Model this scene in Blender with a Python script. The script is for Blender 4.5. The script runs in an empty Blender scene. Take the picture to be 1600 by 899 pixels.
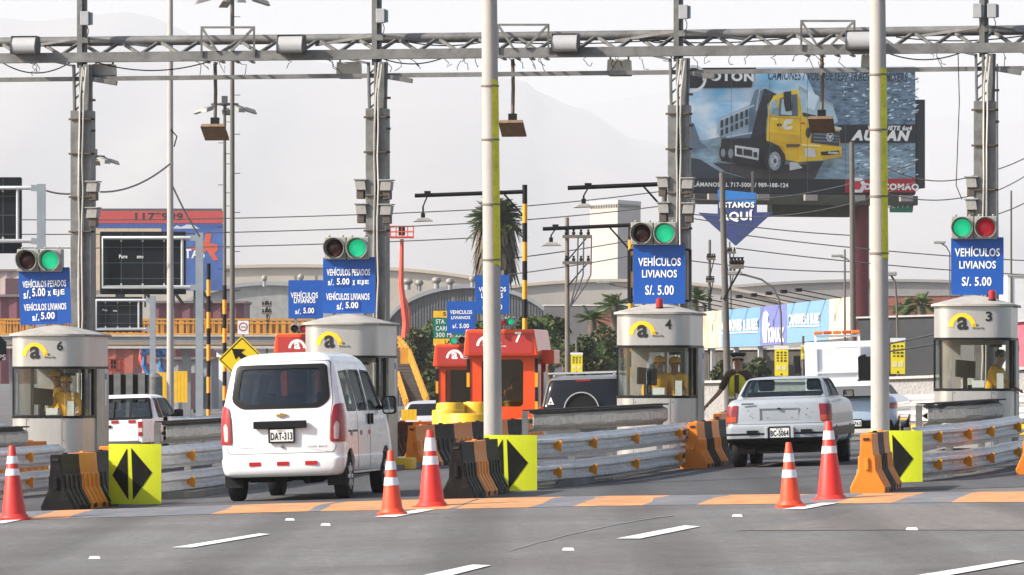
import bpy, bmesh, math, random
from mathutils import Vector, Matrix
R = math.radians
random.seed(7)
scn = bpy.context.scene
col = scn.collection

# ------------------------------------------------------------------ camera, sky, sun, exposure
F, HY, CX, EYE = 8000.0, 580.0, 800.0, 1.6          # focal length in photo pixels, horizon row, centre column, eye height
cam_d = bpy.data.cameras.new('camera'); cam = bpy.data.objects.new('camera', cam_d); col.objects.link(cam)
cam.location = (0, 0, EYE); cam.rotation_euler = (R(90), 0, 0)
cam_d.sensor_width = 36; cam_d.lens = F * 36 / 1600.0
cam_d.shift_y = (HY - 449.5) / 1600.0
cam_d.clip_start = 1.0; cam_d.clip_end = 60000
scn.camera = cam

SUN_AZ, SUN_EL = R(-108), R(35)                     # azimuth from +Y (view direction), clockwise; sun on the left, slightly behind
world = bpy.data.worlds.new('World'); scn.world = world; world.use_nodes = True
wt = world.node_tree; bg = wt.nodes['Background']
sky = wt.nodes.new('ShaderNodeTexSky'); sky.sky_type = 'NISHITA'; sky.sun_disc = False
sky.sun_elevation = SUN_EL; sky.sun_rotation = SUN_AZ; sky.dust_density = 3.0; sky.air_density = 1.0; sky.ozone_density = 1.0
wt.links.new(sky.outputs[0], bg.inputs[0]); bg.inputs[1].default_value = 0.125
sun_d = bpy.data.lights.new('sun', 'SUN'); sun = bpy.data.objects.new('sun', sun_d); col.objects.link(sun)
sun_d.energy = 4.7; sun_d.angle = R(0.6); sun_d.color = (1.0, 0.935, 0.85)
_d = Vector((math.sin(SUN_AZ) * math.cos(SUN_EL), math.cos(SUN_AZ) * math.cos(SUN_EL), math.sin(SUN_EL)))
sun.rotation_euler = _d.to_track_quat('Z', 'Y').to_euler()
scn.view_settings.view_transform = 'Standard'; scn.view_settings.look = 'None'
scn.view_settings.gamma = 1; scn.view_settings.use_curve_mapping = False
scn.view_settings.exposure = 0.68
scn.render.engine = 'CYCLES'
cy = scn.cycles
cy.max_bounces = 10; cy.transparent_max_bounces = 24; cy.volume_bounces = 1
cy.use_denoising = True
cy.sample_clamp_indirect = 6

# ------------------------------------------------------------------ the lie of the land
CROSS = 0.03
TH = math.atan(0.16)                                # the lanes run 9 degrees to the right of the view
def gz(X, Y):
    z = CROSS * max(-14, min(14, X))
    z -= 0.01 * max(0, min(Y, 200) - 95)
    return z
def at(px, py, Y):
    return Vector(((px - CX) / F * Y, Y, EYE - (py - HY) / F * Y))
def wx(px, Y): return (px - CX) / F * Y
def wz(py, Y): return EYE - (py - HY) / F * Y
def gp(px, py):
    dx = (px - CX) / F; dz = -(py - HY) / F
    Y = EYE / (CROSS * dx - dz)
    return Vector((dx * Y, Y, gz(dx * Y, Y)))
def on(px, Y):
    X = wx(px, Y); return Vector((X, Y, gz(X, Y)))
def row_y(px, Y0=84.2, px0=1025):
    k0 = (px0 - CX) / F; k = (px - CX) / F
    return Y0 * (1 + 0.16 * k0) / (1 + 0.16 * k)

# ------------------------------------------------------------------ objects, parts, tags
def tag(o, label=None, cat=None, group=None, kind=None):
    if label: o['label'] = label
    if cat: o['category'] = cat
    if group: o['group'] = group
    if kind: o['kind'] = kind
    return o
def thing(name, label, cat, loc=(0, 0, 0), rz=0.0, group=None, rx=0.0, ry=0.0):
    o = bpy.data.objects.new(name, None); col.objects.link(o)
    o.location = loc; o.rotation_euler = (rx, ry, rz); o.empty_display_size = 0.2
    return tag(o, label, cat, group)
def copy_tree(o, parent=None):
    c = o.copy(); col.objects.link(c)
    if parent is not None: c.parent = parent
    for ch in [x for x in bpy.data.objects if x.parent == o]:
        copy_tree(ch, c)
    return c

# ------------------------------------------------------------------ materials
MATS = {}
def pmat(name, c, rough=0.6, metal=0.0, var=0.12, scale=3.0, bump=0.0, bscale=40.0, dirt=None, dirt_amt=0.35, dirt_scale=2.0,
         stretch=(1, 1, 1), coat=0.0, emit=0.0, spec=0.5, detail=6.0):
    if name in MATS: return MATS[name]
    m = bpy.data.materials.new(name); m.use_nodes = True; MATS[name] = m
    nt = m.node_tree; b = nt.nodes['Principled BSDF']; L = nt.links.new
    b.inputs['Roughness'].default_value = rough; b.inputs['Metallic'].default_value = metal
    b.inputs['Specular IOR Level'].default_value = spec
    b.inputs['Coat Weight'].default_value = coat; b.inputs['Coat Roughness'].default_value = 0.08
    tc = nt.nodes.new('ShaderNodeTexCoord'); mp = nt.nodes.new('ShaderNodeMapping'); mp.inputs['Scale'].default_value = stretch
    L(tc.outputs['Object'], mp.inputs[0])
    n = nt.nodes.new('ShaderNodeTexNoise'); n.inputs['Scale'].default_value = scale; n.inputs['Detail'].default_value = detail
    n.inputs['Roughness'].default_value = 0.65
    L(mp.outputs[0], n.inputs['Vector'])
    cr = nt.nodes.new('ShaderNodeValToRGB')
    lo = [max(0, x * (1 - var)) for x in c]; hi = [min(1, x * (1 + var)) for x in c]
    cr.color_ramp.elements[0].position = 0.3; cr.color_ramp.elements[0].color = (*lo, 1)
    cr.color_ramp.elements[1].position = 0.7; cr.color_ramp.elements[1].color = (*hi, 1)
    L(n.outputs[0], cr.inputs[0]); out = cr.outputs[0]
    if dirt is not None:
        n2 = nt.nodes.new('ShaderNodeTexNoise'); n2.inputs['Scale'].default_value = dirt_scale; n2.inputs['Detail'].default_value = 9
        n2.inputs['Roughness'].default_value = 0.7
        L(mp.outputs[0], n2.inputs['Vector'])
        r2 = nt.nodes.new('ShaderNodeValToRGB'); r2.color_ramp.elements[0].position = 0.5; r2.color_ramp.elements[1].position = 0.72
        r2.color_ramp.elements[0].color = (0, 0, 0, 1); r2.color_ramp.elements[1].color = (dirt_amt,) * 3 + (1,)
        L(n2.outputs[0], r2.inputs[0])
        mx = nt.nodes.new('ShaderNodeMix'); mx.data_type = 'RGBA'; mx.inputs['B'].default_value = (*dirt, 1)
        L(r2.outputs[0], mx.inputs['Factor']); L(out, mx.inputs['A']); out = mx.outputs['Result']
    L(out, b.inputs['Base Color'])
    rr = nt.nodes.new('ShaderNodeMapRange'); rr.inputs[3].default_value = max(0.02, rough * 0.85); rr.inputs[4].default_value = min(1, rough * 1.15)
    L(n.outputs[0], rr.inputs[0]); L(rr.outputs[0], b.inputs['Roughness'])
    if bump:
        nb = nt.nodes.new('ShaderNodeTexNoise'); nb.inputs['Scale'].default_value = bscale; nb.inputs['Detail'].default_value = 5
        L(mp.outputs[0], nb.inputs['Vector'])
        bp = nt.nodes.new('ShaderNodeBump'); bp.inputs['Strength'].default_value = bump; bp.inputs['Distance'].default_value = 0.01
        L(nb.outputs[0], bp.inputs['Height']); L(bp.outputs[0], b.inputs['Normal'])
    if emit:
        b.inputs['Emission Color'].default_value = (*c, 1); b.inputs['Emission Strength'].default_value = emit
    return m
def glass(name, tint=(0.7, 0.75, 0.75), alpha=0.25, rough=0.03):
    """thin window glass: part tinted see-through, part glossy"""
    if name in MATS: return MATS[name]
    m = bpy.data.materials.new(name); m.use_nodes = True; MATS[name] = m
    nt = m.node_tree; L = nt.links.new
    for n in list(nt.nodes): nt.nodes.remove(n)
    o = nt.nodes.new('ShaderNodeOutputMaterial'); t = nt.nodes.new('ShaderNodeBsdfTransparent'); g = nt.nodes.new('ShaderNodeBsdfGlossy')
    t.inputs[0].default_value = (*tint, 1); g.inputs['Roughness'].default_value = rough; g.inputs['Color'].default_value = (0.9, 0.93, 0.95, 1)
    fr = nt.nodes.new('ShaderNodeLayerWeight'); fr.inputs[0].default_value = alpha
    mr = nt.nodes.new('ShaderNodeMapRange'); mr.inputs[3].default_value = 0.04 + alpha * 0.22; mr.inputs[4].default_value = 0.85
    L(fr.outputs['Facing'], mr.inputs[0])
    pw = nt.nodes.new('ShaderNodeMath'); pw.operation = 'POWER'; pw.inputs[1].default_value = 3.0
    L(fr.outputs['Facing'], pw.inputs[0]); L(pw.outputs[0], mr.inputs[0])
    x = nt.nodes.new('ShaderNodeMixShader'); L(mr.outputs[0], x.inputs[0]); L(t.outputs[0], x.inputs[1]); L(g.outputs[0], x.inputs[2])
    L(x.outputs[0], o.inputs[0])
    return m

# ------------------------------------------------------------------ mesh builder
_TXT = {}
def text_tris(s, bold=0.0, shear=0.0):
    k = (s, bold, shear)
    if k in _TXT: return _TXT[k]
    cu = bpy.data.curves.new('t', 'FONT'); cu.body = s; cu.size = 1.0; cu.offset = bold; cu.shear = shear; cu.space_character = 1.0 + bold * 3.0; cu.resolution_u = 3; cu.fill_mode = 'FRONT'
    o = bpy.data.objects.new('t', cu); me = o.to_mesh()
    vs = [(v.co.x, v.co.y) for v in me.vertices]; fs = [tuple(p.vertices) for p in me.polygons]
    o.to_mesh_clear(); bpy.data.objects.remove(o); bpy.data.curves.remove(cu)
    _TXT[k] = (vs, fs); return vs, fs

class MB:
    def __init__(s): s.v = []; s.f = []; s.mi = []; s.cur = 0; s.M = None
    def add(s, vs, fs, mi=None):
        b = len(s.v); M = s.M
        for p in vs:
            p = Vector(p); s.v.append(M @ p if M else p)
        for f in fs: s.f.append(tuple(b + i for i in f)); s.mi.append(s.cur if mi is None else mi)
        return s
    def box(s, c, d, mi=None, rot=None, taper=1.0):
        hx, hy, hz = d[0] / 2, d[1] / 2, d[2] / 2; c = Vector(c); vs = []
        for z in (-1, 1):
            t = taper if z > 0 else 1.0
            for x, y in ((-1, -1), (1, -1), (1, 1), (-1, 1)): vs.append(Vector((x * hx * t, y * hy * t, z * hz)))
        if rot is not None: vs = [rot @ v for v in vs]
        return s.add([v + c for v in vs], [(3, 2, 1, 0), (4, 5, 6, 7), (0, 1, 5, 4), (1, 2, 6, 5), (2, 3, 7, 6), (3, 0, 4, 7)], mi)
    def beam(s, p, q, w, h=None, up=(0, 0, 1), mi=None):
        h = w if h is None else h; p = Vector(p); q = Vector(q); d = (q - p)
        if d.length < 1e-6: return s
        d.normalize(); u = Vector(up)
        if abs(d.dot(u)) > 0.98: u = Vector((0, 1, 0))
        a = d.cross(u).normalized(); b = a.cross(d).normalized(); vs = []
        for e in (p, q):
            for x, y in ((-1, -1), (1, -1), (1, 1), (-1, 1)): vs.append(e + a * x * w / 2 + b * y * h / 2)
        return s.add(vs, [(0, 1, 2, 3), (7, 6, 5, 4), (4, 5, 1, 0), (5, 6, 2, 1), (6, 7, 3, 2), (7, 4, 0, 3)], mi)
    def tube(s, pts, r, n=10, mi=None, caps=True, mis=None):
        pts = [Vector(p) for p in pts]; rs = r if isinstance(r, (list, tuple)) else [r] * len(pts)
        vs = []; fs = []; prev = None
        for i, p in enumerate(pts):
            d = (pts[min(i + 1, len(pts) - 1)] - pts[max(i - 1, 0)]).normalized()
            if prev is None:
                u = Vector((0, 0, 1)) if abs(d.z) < 0.9 else Vector((0, 1, 0))
                a = d.cross(u).normalized()
            else:
                a = (prev - d * prev.dot(d)).normalized()
            prev = a; b = d.cross(a)
            for k in range(n):
                t = 2 * math.pi * k / n; vs.append(p + (a * math.cos(t) + b * math.sin(t)) * rs[i])
        b0 = len(s.v); s.add(vs, [])
        for i in range(len(pts) - 1):
            for k in range(n):
                s.f.append((b0 + i * n + k, b0 + i * n + (k + 1) % n, b0 + (i + 1) * n + (k + 1) % n, b0 + (i + 1) * n + k))
                s.mi.append(mis[i] if mis else (s.cur if mi is None else mi))
        if caps:
            e = len(pts) - 1
            s.f.append(tuple(b0 + k for k in reversed(range(n)))); s.mi.append(mis[0] if mis else (s.cur if mi is None else mi))
            s.f.append(tuple(b0 + e * n + k for k in range(n))); s.mi.append(mis[-1] if mis else (s.cur if mi is None else mi))
        return s
    def lathe(s, prof, n=24, c=(0, 0, 0), rot=None, mi=None, mis=None, caps=True):
        c = Vector(c); vs = []; b0 = len(s.v)
        for r, z in prof:
            for k in range(n):
                t = 2 * math.pi * k / n; p = Vector((r * math.cos(t), r * math.sin(t), z))
                vs.append((rot @ p if rot is not None else p) + c)
        s.add(vs, []); cm = s.cur if mi is None else mi
        for i in range(len(prof) - 1):
            for k in range(n):
                s.f.append((b0 + i * n + k, b0 + i * n + (k + 1) % n, b0 + (i + 1) * n + (k + 1) % n, b0 + (i + 1) * n + k)); s.mi.append(mis[i] if mis else cm)
        if not caps: return s
        s.f.append(tuple(b0 + k for k in reversed(range(n)))); s.mi.append(mis[0] if mis else cm)
        e = len(prof) - 1; s.f.append(tuple(b0 + e * n + k for k in range(n))); s.mi.append(mis[-1] if mis else cm)
        return s
    def prism(s, poly, a, b, axis='y', mi=None):
        """poly of 2D points extruded from a to b: axis y -> poly in (x, z); axis x -> (y, z); axis z -> (x, y)"""
        ar = sum(poly[i][0] * poly[(i + 1) % len(poly)][1] - poly[(i + 1) % len(poly)][0] * poly[i][1] for i in range(len(poly)))
        if ar < 0: poly = poly[::-1]
        f = {'y': lambda p, t: (p[0], t, p[1]), 'x': lambda p, t: (t, p[0], p[1]), 'z': lambda p, t: (p[0], p[1], t)}[axis]
        n = len(poly); vs = [f(p, a) for p in poly] + [f(p, b) for p in poly]
        fs = [tuple(range(n)), tuple(reversed(range(n, 2 * n)))] + [(i + n, (i + 1) % n + n, (i + 1) % n, i) for i in range(n)]
        if axis == 'x' or axis == 'z': fs = [tuple(reversed(q)) for q in fs]
        if b < a: fs = [tuple(reversed(q)) for q in fs]
        return s.add(vs, fs, mi)
    def quad(s, a, b, c, d, mi=None): return s.add([a, b, c, d], [(0, 1, 2, 3)], mi)
    def text(s, t, x0, x1, z0, z1, y, bold=0.0, mi=None, yf=None, shear=0.0, flip=False, keep=False):
        """the words fitted into a box of the x-z plane at depth y, facing -y; yf(x, z) bends them onto a curved face"""
        vs, fs = text_tris(t, bold, shear)
        if not vs: return s
        ax = min(v[0] for v in vs); bx = max(v[0] for v in vs); ay = min(v[1] for v in vs); by = max(v[1] for v in vs)
        if keep:
            k = (z1 - z0) / (by - ay); w = (bx - ax) * k; cx = (x0 + x1) / 2; x0, x1 = cx - w / 2, cx + w / 2
        o = []
        for u, w in vs:
            X = x0 + (u - ax) / (bx - ax) * (x1 - x0); Z = z0 + (w - ay) / (by - ay) * (z1 - z0)
            o.append((X, y if yf is None else yf(X, Z) + y, Z))
        return s.add(o, fs, mi)
    def build(s, name, mats, parent=None, smooth=None, bevel=0.0, seg=2, solid=0.0, loc=None):
        me = bpy.data.meshes.new(name); me.from_pydata([tuple(v) for v in s.v], [], s.f)
        if not isinstance(mats, (list, tuple)): mats = [mats]
        for m in mats: me.materials.append(m)
        for i, p in enumerate(me.polygons): p.material_index = min(s.mi[i], len(mats) - 1)
        if smooth is not None:
            me.shade_smooth(); me.set_sharp_from_angle(angle=R(smooth))
        me.update()
        o = bpy.data.objects.new(name, me); col.objects.link(o)
        if parent is not None: o.parent = parent
        if loc is not None: o.location = loc
        if solid:
            md = o.modifiers.new('solid', 'SOLIDIFY'); md.thickness = solid; md.offset = 0
        if bevel:
            md = o.modifiers.new('bevel', 'BEVEL'); md.width = bevel; md.segments = seg; md.limit_method = 'ANGLE'; md.angle_limit = R(35)
        return o
def rrect(x0, x1, z0, z1, r, n=5):
    p = []
    for cx, cz, a in ((x1 - r, z0 + r, -90), (x1 - r, z1 - r, 0), (x0 + r, z1 - r, 90), (x0 + r, z0 + r, 180)):
        for k in range(n + 1):
            t = R(a + 90 * k / n); p.append((cx + r * math.cos(t), cz + r * math.sin(t)))
    return p
def rpoly(pts, r, n=4):
    """polygon with every corner rounded"""
    out = []; N = len(pts)
    for i in range(N):
        p = Vector(pts[i]); a = Vector(pts[i - 1]); b = Vector(pts[(i + 1) % N])
        da = (a - p); db = (b - p); k = min(r, da.length * 0.45, db.length * 0.45)
        a = p + da.normalized() * k; b = p + db.normalized() * k
        for j in range(n + 1):
            t = j / n; q = a * (1 - t) ** 2 + p * 2 * t * (1 - t) + b * t * t; out.append((q.x, q.y))
    return out
def arc_band(cx, cz, r0, r1, a0, a1, n=18):
    o = []
    for k in range(n + 1):
        t = R(a0 + (a1 - a0) * k / n); o.append((cx + r1 * math.cos(t), cz + r1 * math.sin(t)))
    for k in range(n, -1, -1):
        t = R(a0 + (a1 - a0) * k / n); o.append((cx + r0 * math.cos(t), cz + r0 * math.sin(t)))
    return o
def rot_z(a): return Matrix.Rotation(a, 3, 'Z')
def rot_x(a): return Matrix.Rotation(a, 3, 'X')
def rot_y(a): return Matrix.Rotation(a, 3, 'Y')

# ------------------------------------------------------------------ colours
steel = pmat('booth_steel', (0.50, 0.485, 0.46), 0.34, 0.5, 0.14, 2.0, stretch=(1, 1, 0.25), dirt=(0.30, 0.24, 0.18), dirt_amt=0.45, dirt_scale=1.6)
steel_side = pmat('booth_steel_worn', (0.42, 0.41, 0.36), 0.5, 0.55, 0.3, 4.0, stretch=(1, 1, 0.3), dirt=(0.26, 0.24, 0.16), dirt_amt=0.7, dirt_scale=5)
roof_m = pmat('booth_roof', (0.44, 0.415, 0.375), 0.55, 0.2, 0.15, 4, dirt=(0.3, 0.26, 0.2), dirt_amt=0.5, dirt_scale=3)
black = pmat('black_paint', (0.012, 0.012, 0.013), 0.5, 0, 0.3, spec=0.2)
rubber = pmat('rubber', (0.022, 0.022, 0.024), 0.85, 0, 0.3, bump=0.2, spec=0.15)
white_txt = pmat('white_lettering', (0.82, 0.82, 0.80), 0.5, 0, 0.03)
black_txt = pmat('black_lettering', (0.012, 0.012, 0.014), 0.5, 0, 0.05)
yellow_logo = pmat('yellow_band', (0.85, 0.55, 0.02), 0.45, 0, 0.06)
blue_sign = pmat('blue_sign', (0.004, 0.07, 0.33), 0.4, 0, 0.08, 2)
grey_steel = pmat('galvanised', (0.165, 0.165, 0.16), 0.55, 0.2, 0.3, 3, dirt=(0.08, 0.065, 0.05), dirt_amt=0.7, dirt_scale=4)
rail_m = pmat('guard_rail_steel', (0.66, 0.65, 0.63), 0.45, 0.05, 0.12, 3, dirt=(0.20, 0.18, 0.16), dirt_amt=0.5, dirt_scale=5)
rail_dark = pmat('weathered_rail', (0.24, 0.23, 0.21), 0.6, 0.3, 0.3, 5, dirt=(0.06, 0.05, 0.045), dirt_amt=0.7, dirt_scale=5)
concrete_pole = pmat('concrete_pole', (0.40, 0.38, 0.35), 0.85, 0, 0.12, 6, bump=0.25, dirt=(0.22, 0.2, 0.17), dirt_amt=0.4, dirt_scale=3, stretch=(1, 1, 0.5))
dark_pole = pmat('dark_concrete', (0.12, 0.108, 0.095), 0.85, 0, 0.15, 6, bump=0.2)
orange_pl = pmat('orange_plastic', (0.72, 0.21, 0.012), 0.5, 0, 0.12, 3, dirt=(0.30, 0.17, 0.08), dirt_amt=0.35, dirt_scale=3)
black_pl = pmat('black_plastic', (0.008, 0.008, 0.009), 0.6, 0, 0.3, 3, spec=0.15, dirt=(0.07, 0.06, 0.05), dirt_amt=0.5, dirt_scale=4)
cone_m = pmat('cone_plastic', (0.66, 0.03, 0.02), 0.5, 0, 0.08, 3, dirt=(0.35, 0.05, 0.03), dirt_amt=0.3, dirt_scale=6)
cone_orange = pmat('cone_plastic_orange', (0.76, 0.065, 0.018), 0.5, 0, 0.08, 3, dirt=(0.4, 0.06, 0.03), dirt_amt=0.3, dirt_scale=6)
refl_w = pmat('reflective_white', (0.78, 0.78, 0.80), 0.4, 0, 0.06, 6, dirt=(0.3, 0.28, 0.27), dirt_amt=0.35, dirt_scale=9)
lime = pmat('lime_reflective', (0.58, 0.64, 0.012), 0.45, 0, 0.05, 3, dirt=(0.40, 0.46, 0.03), dirt_amt=0.3, dirt_scale=4)
amber = pmat('amber_reflector', (0.80, 0.30, 0.01), 0.3, 0, 0.1)
hazard_y = pmat('hazard_orange', (0.74, 0.33, 0.015), 0.5, 0, 0.1, 3, dirt=(0.35, 0.2, 0.05), dirt_amt=0.35)
yellow_p = pmat('yellow_paint', (0.82, 0.48, 0.015), 0.5, 0, 0.1, 3, dirt=(0.4, 0.25, 0.05), dirt_amt=0.3)
white_p = pmat('white_paint', (0.78, 0.78, 0.77), 0.5, 0, 0.05, 3, dirt=(0.45, 0.43, 0.4), dirt_amt=0.25)
red_b = pmat('red_fibreglass', (0.72, 0.07, 0.012), 0.3, 0, 0.08, 2, coat=0.3)
# ================================================================== THE SETTING
def asphalt(name, c, warm, k=1.0):
    m = bpy.data.materials.new(name); m.use_nodes = True; nt = m.node_tree; L = nt.links.new; b = nt.nodes['Principled BSDF']
    tc = nt.nodes.new('ShaderNodeTexCoord')
    mp = nt.nodes.new('ShaderNodeMapping'); mp.inputs['Rotation'].default_value = (0, 0, TH); mp.inputs['Scale'].default_value = (1, 0.035, 1)
    L(tc.outputs['Object'], mp.inputs[0])
    def noise(sc, det, vec, rough=0.6):
        n = nt.nodes.new('ShaderNodeTexNoise'); n.inputs['Scale'].default_value = sc; n.inputs['Detail'].default_value = det; n.inputs['Roughness'].default_value = rough
        L(vec, n.inputs['Vector']); return n.outputs[0]
    def ramp(v, p0, c0, p1, c1):
        r = nt.nodes.new('ShaderNodeValToRGB'); e = r.color_ramp.elements
        e[0].position = p0; e[0].color = (*c0, 1); e[1].position = p1; e[1].color = (*c1, 1); L(v, r.inputs[0]); return r.outputs[0]
    def mix(f, a, b_, bt='MIX', fv=None):
        x = nt.nodes.new('ShaderNodeMix'); x.data_type = 'RGBA'; x.blend_type = bt
        if fv is None: L(f, x.inputs['Factor'])
        else: x.inputs['Factor'].default_value = fv
        for s, k_ in ((a, 'A'), (b_, 'B')):
            if isinstance(s, tuple): x.inputs[k_].default_value = (*s, 1)
            else: L(s, x.inputs[k_])
        return x.outputs['Result']
    streak = ramp(noise(1.9, 5, mp.outputs[0], 0.7), 0.34, (0, 0, 0), 0.66, (1, 1, 1))
    blot = ramp(noise(0.22, 6, tc.outputs['Object'], 0.7), 0.42, (0, 0, 0), 0.60, (1, 1, 1))
    base = mix(blot, c, warm)
    dark = tuple(x * 0.66 for x in c); base = mix(streak, base, mix(None, base, dark, fv=0.75))
    grain = ramp(noise(55, 3, tc.outputs['Object']), 0.3, (0.72,) * 3, 0.7, (1.25,) * 3)
    base = mix(None, base, grain, 'MULTIPLY', 1.0)
    mott = ramp(noise(9, 4, tc.outputs['Object'], 0.75), 0.32, (0.72,) * 3, 0.68, (1.22,) * 3); base = mix(None, base, mott, 'MULTIPLY', 1.0)
    wv = nt.nodes.new('ShaderNodeTexWave'); wv.inputs['Scale'].default_value = 0.17; wv.inputs['Distortion'].default_value = 5.0; wv.inputs['Detail'].default_value = 3.0; wv.inputs['Detail Scale'].default_value = 0.6; L(mp.outputs[0], wv.inputs['Vector'])
    trk = ramp(wv.outputs['Fac'], 0.55, (1, 1, 1), 0.95, (0.74, 0.73, 0.72)); base = mix(None, base, trk, 'MULTIPLY', 1.0)
    oil = ramp(noise(0.9, 3, tc.outputs['Object']), 0.66, (1, 1, 1), 0.74, (0.62, 0.61, 0.60)); base = mix(None, base, oil, 'MULTIPLY', 1.0)
    sp = nt.nodes.new('ShaderNodeTexVoronoi'); sp.inputs['Scale'].default_value = 3.2; L(tc.outputs['Object'], sp.inputs['Vector'])
    spk = ramp(sp.outputs['Distance'], 0.02, (1, 1, 1), 0.05, (0, 0, 0))
    base = mix(spk, base, (0.45, 0.44, 0.42))
    L(base, b.inputs['Base Color']); b.inputs['Roughness'].default_value = 0.78; b.inputs['Specular IOR Level'].default_value = 0.35
    bp = nt.nodes.new('ShaderNodeBump'); bp.inputs['Strength'].default_value = 0.35; bp.inputs['Distance'].default_value = 0.006
    L(noise(90, 4, tc.outputs['Object']), bp.inputs['Height']); L(bp.outputs[0], b.inputs['Normal'])
    return m
asph = asphalt('asphalt', (0.172, 0.167, 0.164), (0.125, 0.112, 0.105))
asph_pale = asphalt('asphalt_pale', (0.195, 0.178, 0.165), (0.17, 0.155, 0.145))
asph_lane = asphalt('asphalt_lane', (0.098, 0.098, 0.103), (0.068, 0.067, 0.069))

def struct(name, mb, mats, **k):
    return tag(mb.build(name, mats, **k), kind='structure')
xs = [-6400, -600, -120, -40, -14, -9, -4, 0, 4, 9, 14, 40, 120, 600, 6400]
ys = [-40, 10, 25, 40, 55, 70, 85, 95, 110, 130, 160, 200, 260, 500, 1500, 4000, 9000, 24500]
mb = MB(); mb.add([(x, y, gz(x, y)) for y in ys for x in xs], [(j * len(xs) + i, j * len(xs) + i + 1, (j + 1) * len(xs) + i + 1, (j + 1) * len(xs) + i)
       for j in range(len(ys) - 1) for i in range(len(xs) - 1)])
struct('ground', mb, asph)

def ground_sheet(name, px, m, lift=0.004):
    mb = MB(); pts = [gp(*p) for p in px]
    mb.add([(p.x, p.y, p.z + lift) for p in pts], [tuple(range(len(pts)))])
    if (pts[1] - pts[0]).cross(pts[2] - pts[1]).z < 0: mb.f = [tuple(reversed(f)) for f in mb.f]
    return struct(name, mb, m)
# darker, faintly bluish asphalt over the toll lanes, behind the painted hump
def lane_sheet():
    mb = MB(); rows = []
    for k in range(14):
        Y = 62.3 + k * 3.0
        rows.append([(x - 0.16 * (70 - Y), Y - 0.0 * x, gz(x - 0.16 * (70 - Y), Y) + 0.004) for x in (-14, -7, 0, 6, 13.9)])
    mb.add([p for r in rows for p in r], [(j * 5 + i, j * 5 + i + 1, (j + 1) * 5 + i + 1, (j + 1) * 5 + i) for j in range(13) for i in range(4)])
    struct('toll_lane_asphalt', mb, asph_lane)
lane_sheet()
ground_sheet('asphalt_patch', [(1150, 830), (1250, 818), (1310, 806), (1352, 795), (1480, 794), (1640, 792), (1640, 829), (1500, 829), (1330, 829)], asph_pale, 0.005)

# painted speed hump across the approach, orange and blue-grey parallelograms
hump_o = pmat('hump_orange', (0.52, 0.235, 0.085), 0.75, 0, 0.25, 2, dirt=(0.20, 0.17, 0.15), dirt_amt=0.95, dirt_scale=2.5, bump=0.2)
hump_g = pmat('hump_grey', (0.13, 0.14, 0.158), 0.75, 0, 0.2, 2, dirt=(0.36, 0.22, 0.13), dirt_amt=0.6, dirt_scale=2.5, bump=0.2)
def hump():
    near = [(-60, 818), (60, 812), (200, 808), (420, 801), (640, 797), (950, 791), (1200, 788), (1600, 785), (1700, 784)]
    far = [(-60, 806), (60, 800), (200, 796), (420, 789), (640, 782), (950, 776), (1200, 774), (1600, 769), (1700, 768)]
    def ip(l, x):
        for (a, b), (c, d) in zip(l, l[1:]):
            if a <= x <= c: return b + (d - b) * (x - a) / (c - a)
        return l[-1][1]
    rj = random.Random(5); edges = [-55, 45, 105, 330, 480, 492, 703, 714, 832, 898, 1000, 1095, 1218, 1305, 1398, 1485, 1640]   # where a stripe meets the near edge
    mb = MB(); T = [0, 0.18, 0.4, 0.6, 0.82, 1.0]; H = [0.004, 0.030, 0.045, 0.045, 0.030, 0.004]
    class J(dict):
        def __missing__(s, k): s[k] = rj.uniform(-7, 7) if k[0] in edges else 0.0; return s[k]
    jit = J()
    for i in range(len(edges) - 1):
        a, b = edges[i], edges[i + 1]; n = 5
        for k in range(n):
            q = []
            for e in (k / n, (k + 1) / n):
                x0 = a + (b - a) * e; colp = []
                for t, h in zip(T, H):
                    x = x0 + 58 * t ** 0.8 + jit[(a if e < .001 + k / n and k == 0 else (b if e > .999 else x0)), t] ; x = max(-58, min(1695, x)); y = ip(near, x) * (1 - t) + ip(far, x) * t
                    p = gp(x, y); colp.append((p.x, p.y, p.z + h))
                q.append(colp)
            for j in range(len(T) - 1): mb.quad(q[0][j], q[1][j], q[1][j + 1], q[0][j + 1], 0 if i % 2 == 1 else 1)
    struct('speed_hump', mb, [hump_o, hump_g], smooth=40)
hump()
road_white = pmat('road_white', (0.72, 0.71, 0.69), 0.7, 0, 0.08, 4, dirt=(0.3, 0.29, 0.28), dirt_amt=0.6, dirt_scale=7)
for q in ([(268, 857), (300, 857), (422, 836), (405, 835)], [(963, 843), (1000, 843), (1094, 824), (1070, 822.5)], [(655, 902), (700, 902), (767, 885), (738, 884)],
          [(1425, 902), (1475, 902), (1605, 879), (1580, 877)], [(-20, 819), (5, 819), (40, 812), (18, 812)], [(585, 809), (618, 809), (680, 797), (655, 797)],
          [(1222, 797), (1255, 797), (1310, 787), (1285, 787)]):
    ground_sheet('lane_marking', q, road_white, 0.009)
crack = pmat('crack_seal', (0.19, 0.188, 0.186), 0.8, 0, 0.2)
def crack_line(pts, w=1.2):
    r = random.Random(len(pts)); top = []; bot = []
    for (a, b), (c, d) in zip(pts, pts[1:]):
        for k in range(8):
            t = k / 8; x = a + (c - a) * t; y = b + (d - b) * t + r.uniform(-0.7, 0.7); top.append((x, y - w / 2)); bot.append((x, y + w / 2))
    mb = MB()
    for i in range(len(top) - 1):
        p = [gp(*q) for q in (bot[i], bot[i + 1], top[i + 1], top[i])]
        mb.add([(v.x, v.y, v.z + 0.007) for v in p], [(0, 1, 2, 3)])
    struct('road_crack', mb, crack)
crack_line([(795, 862), (880, 838), (1000, 813), (1060, 805)], 0.8)

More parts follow.
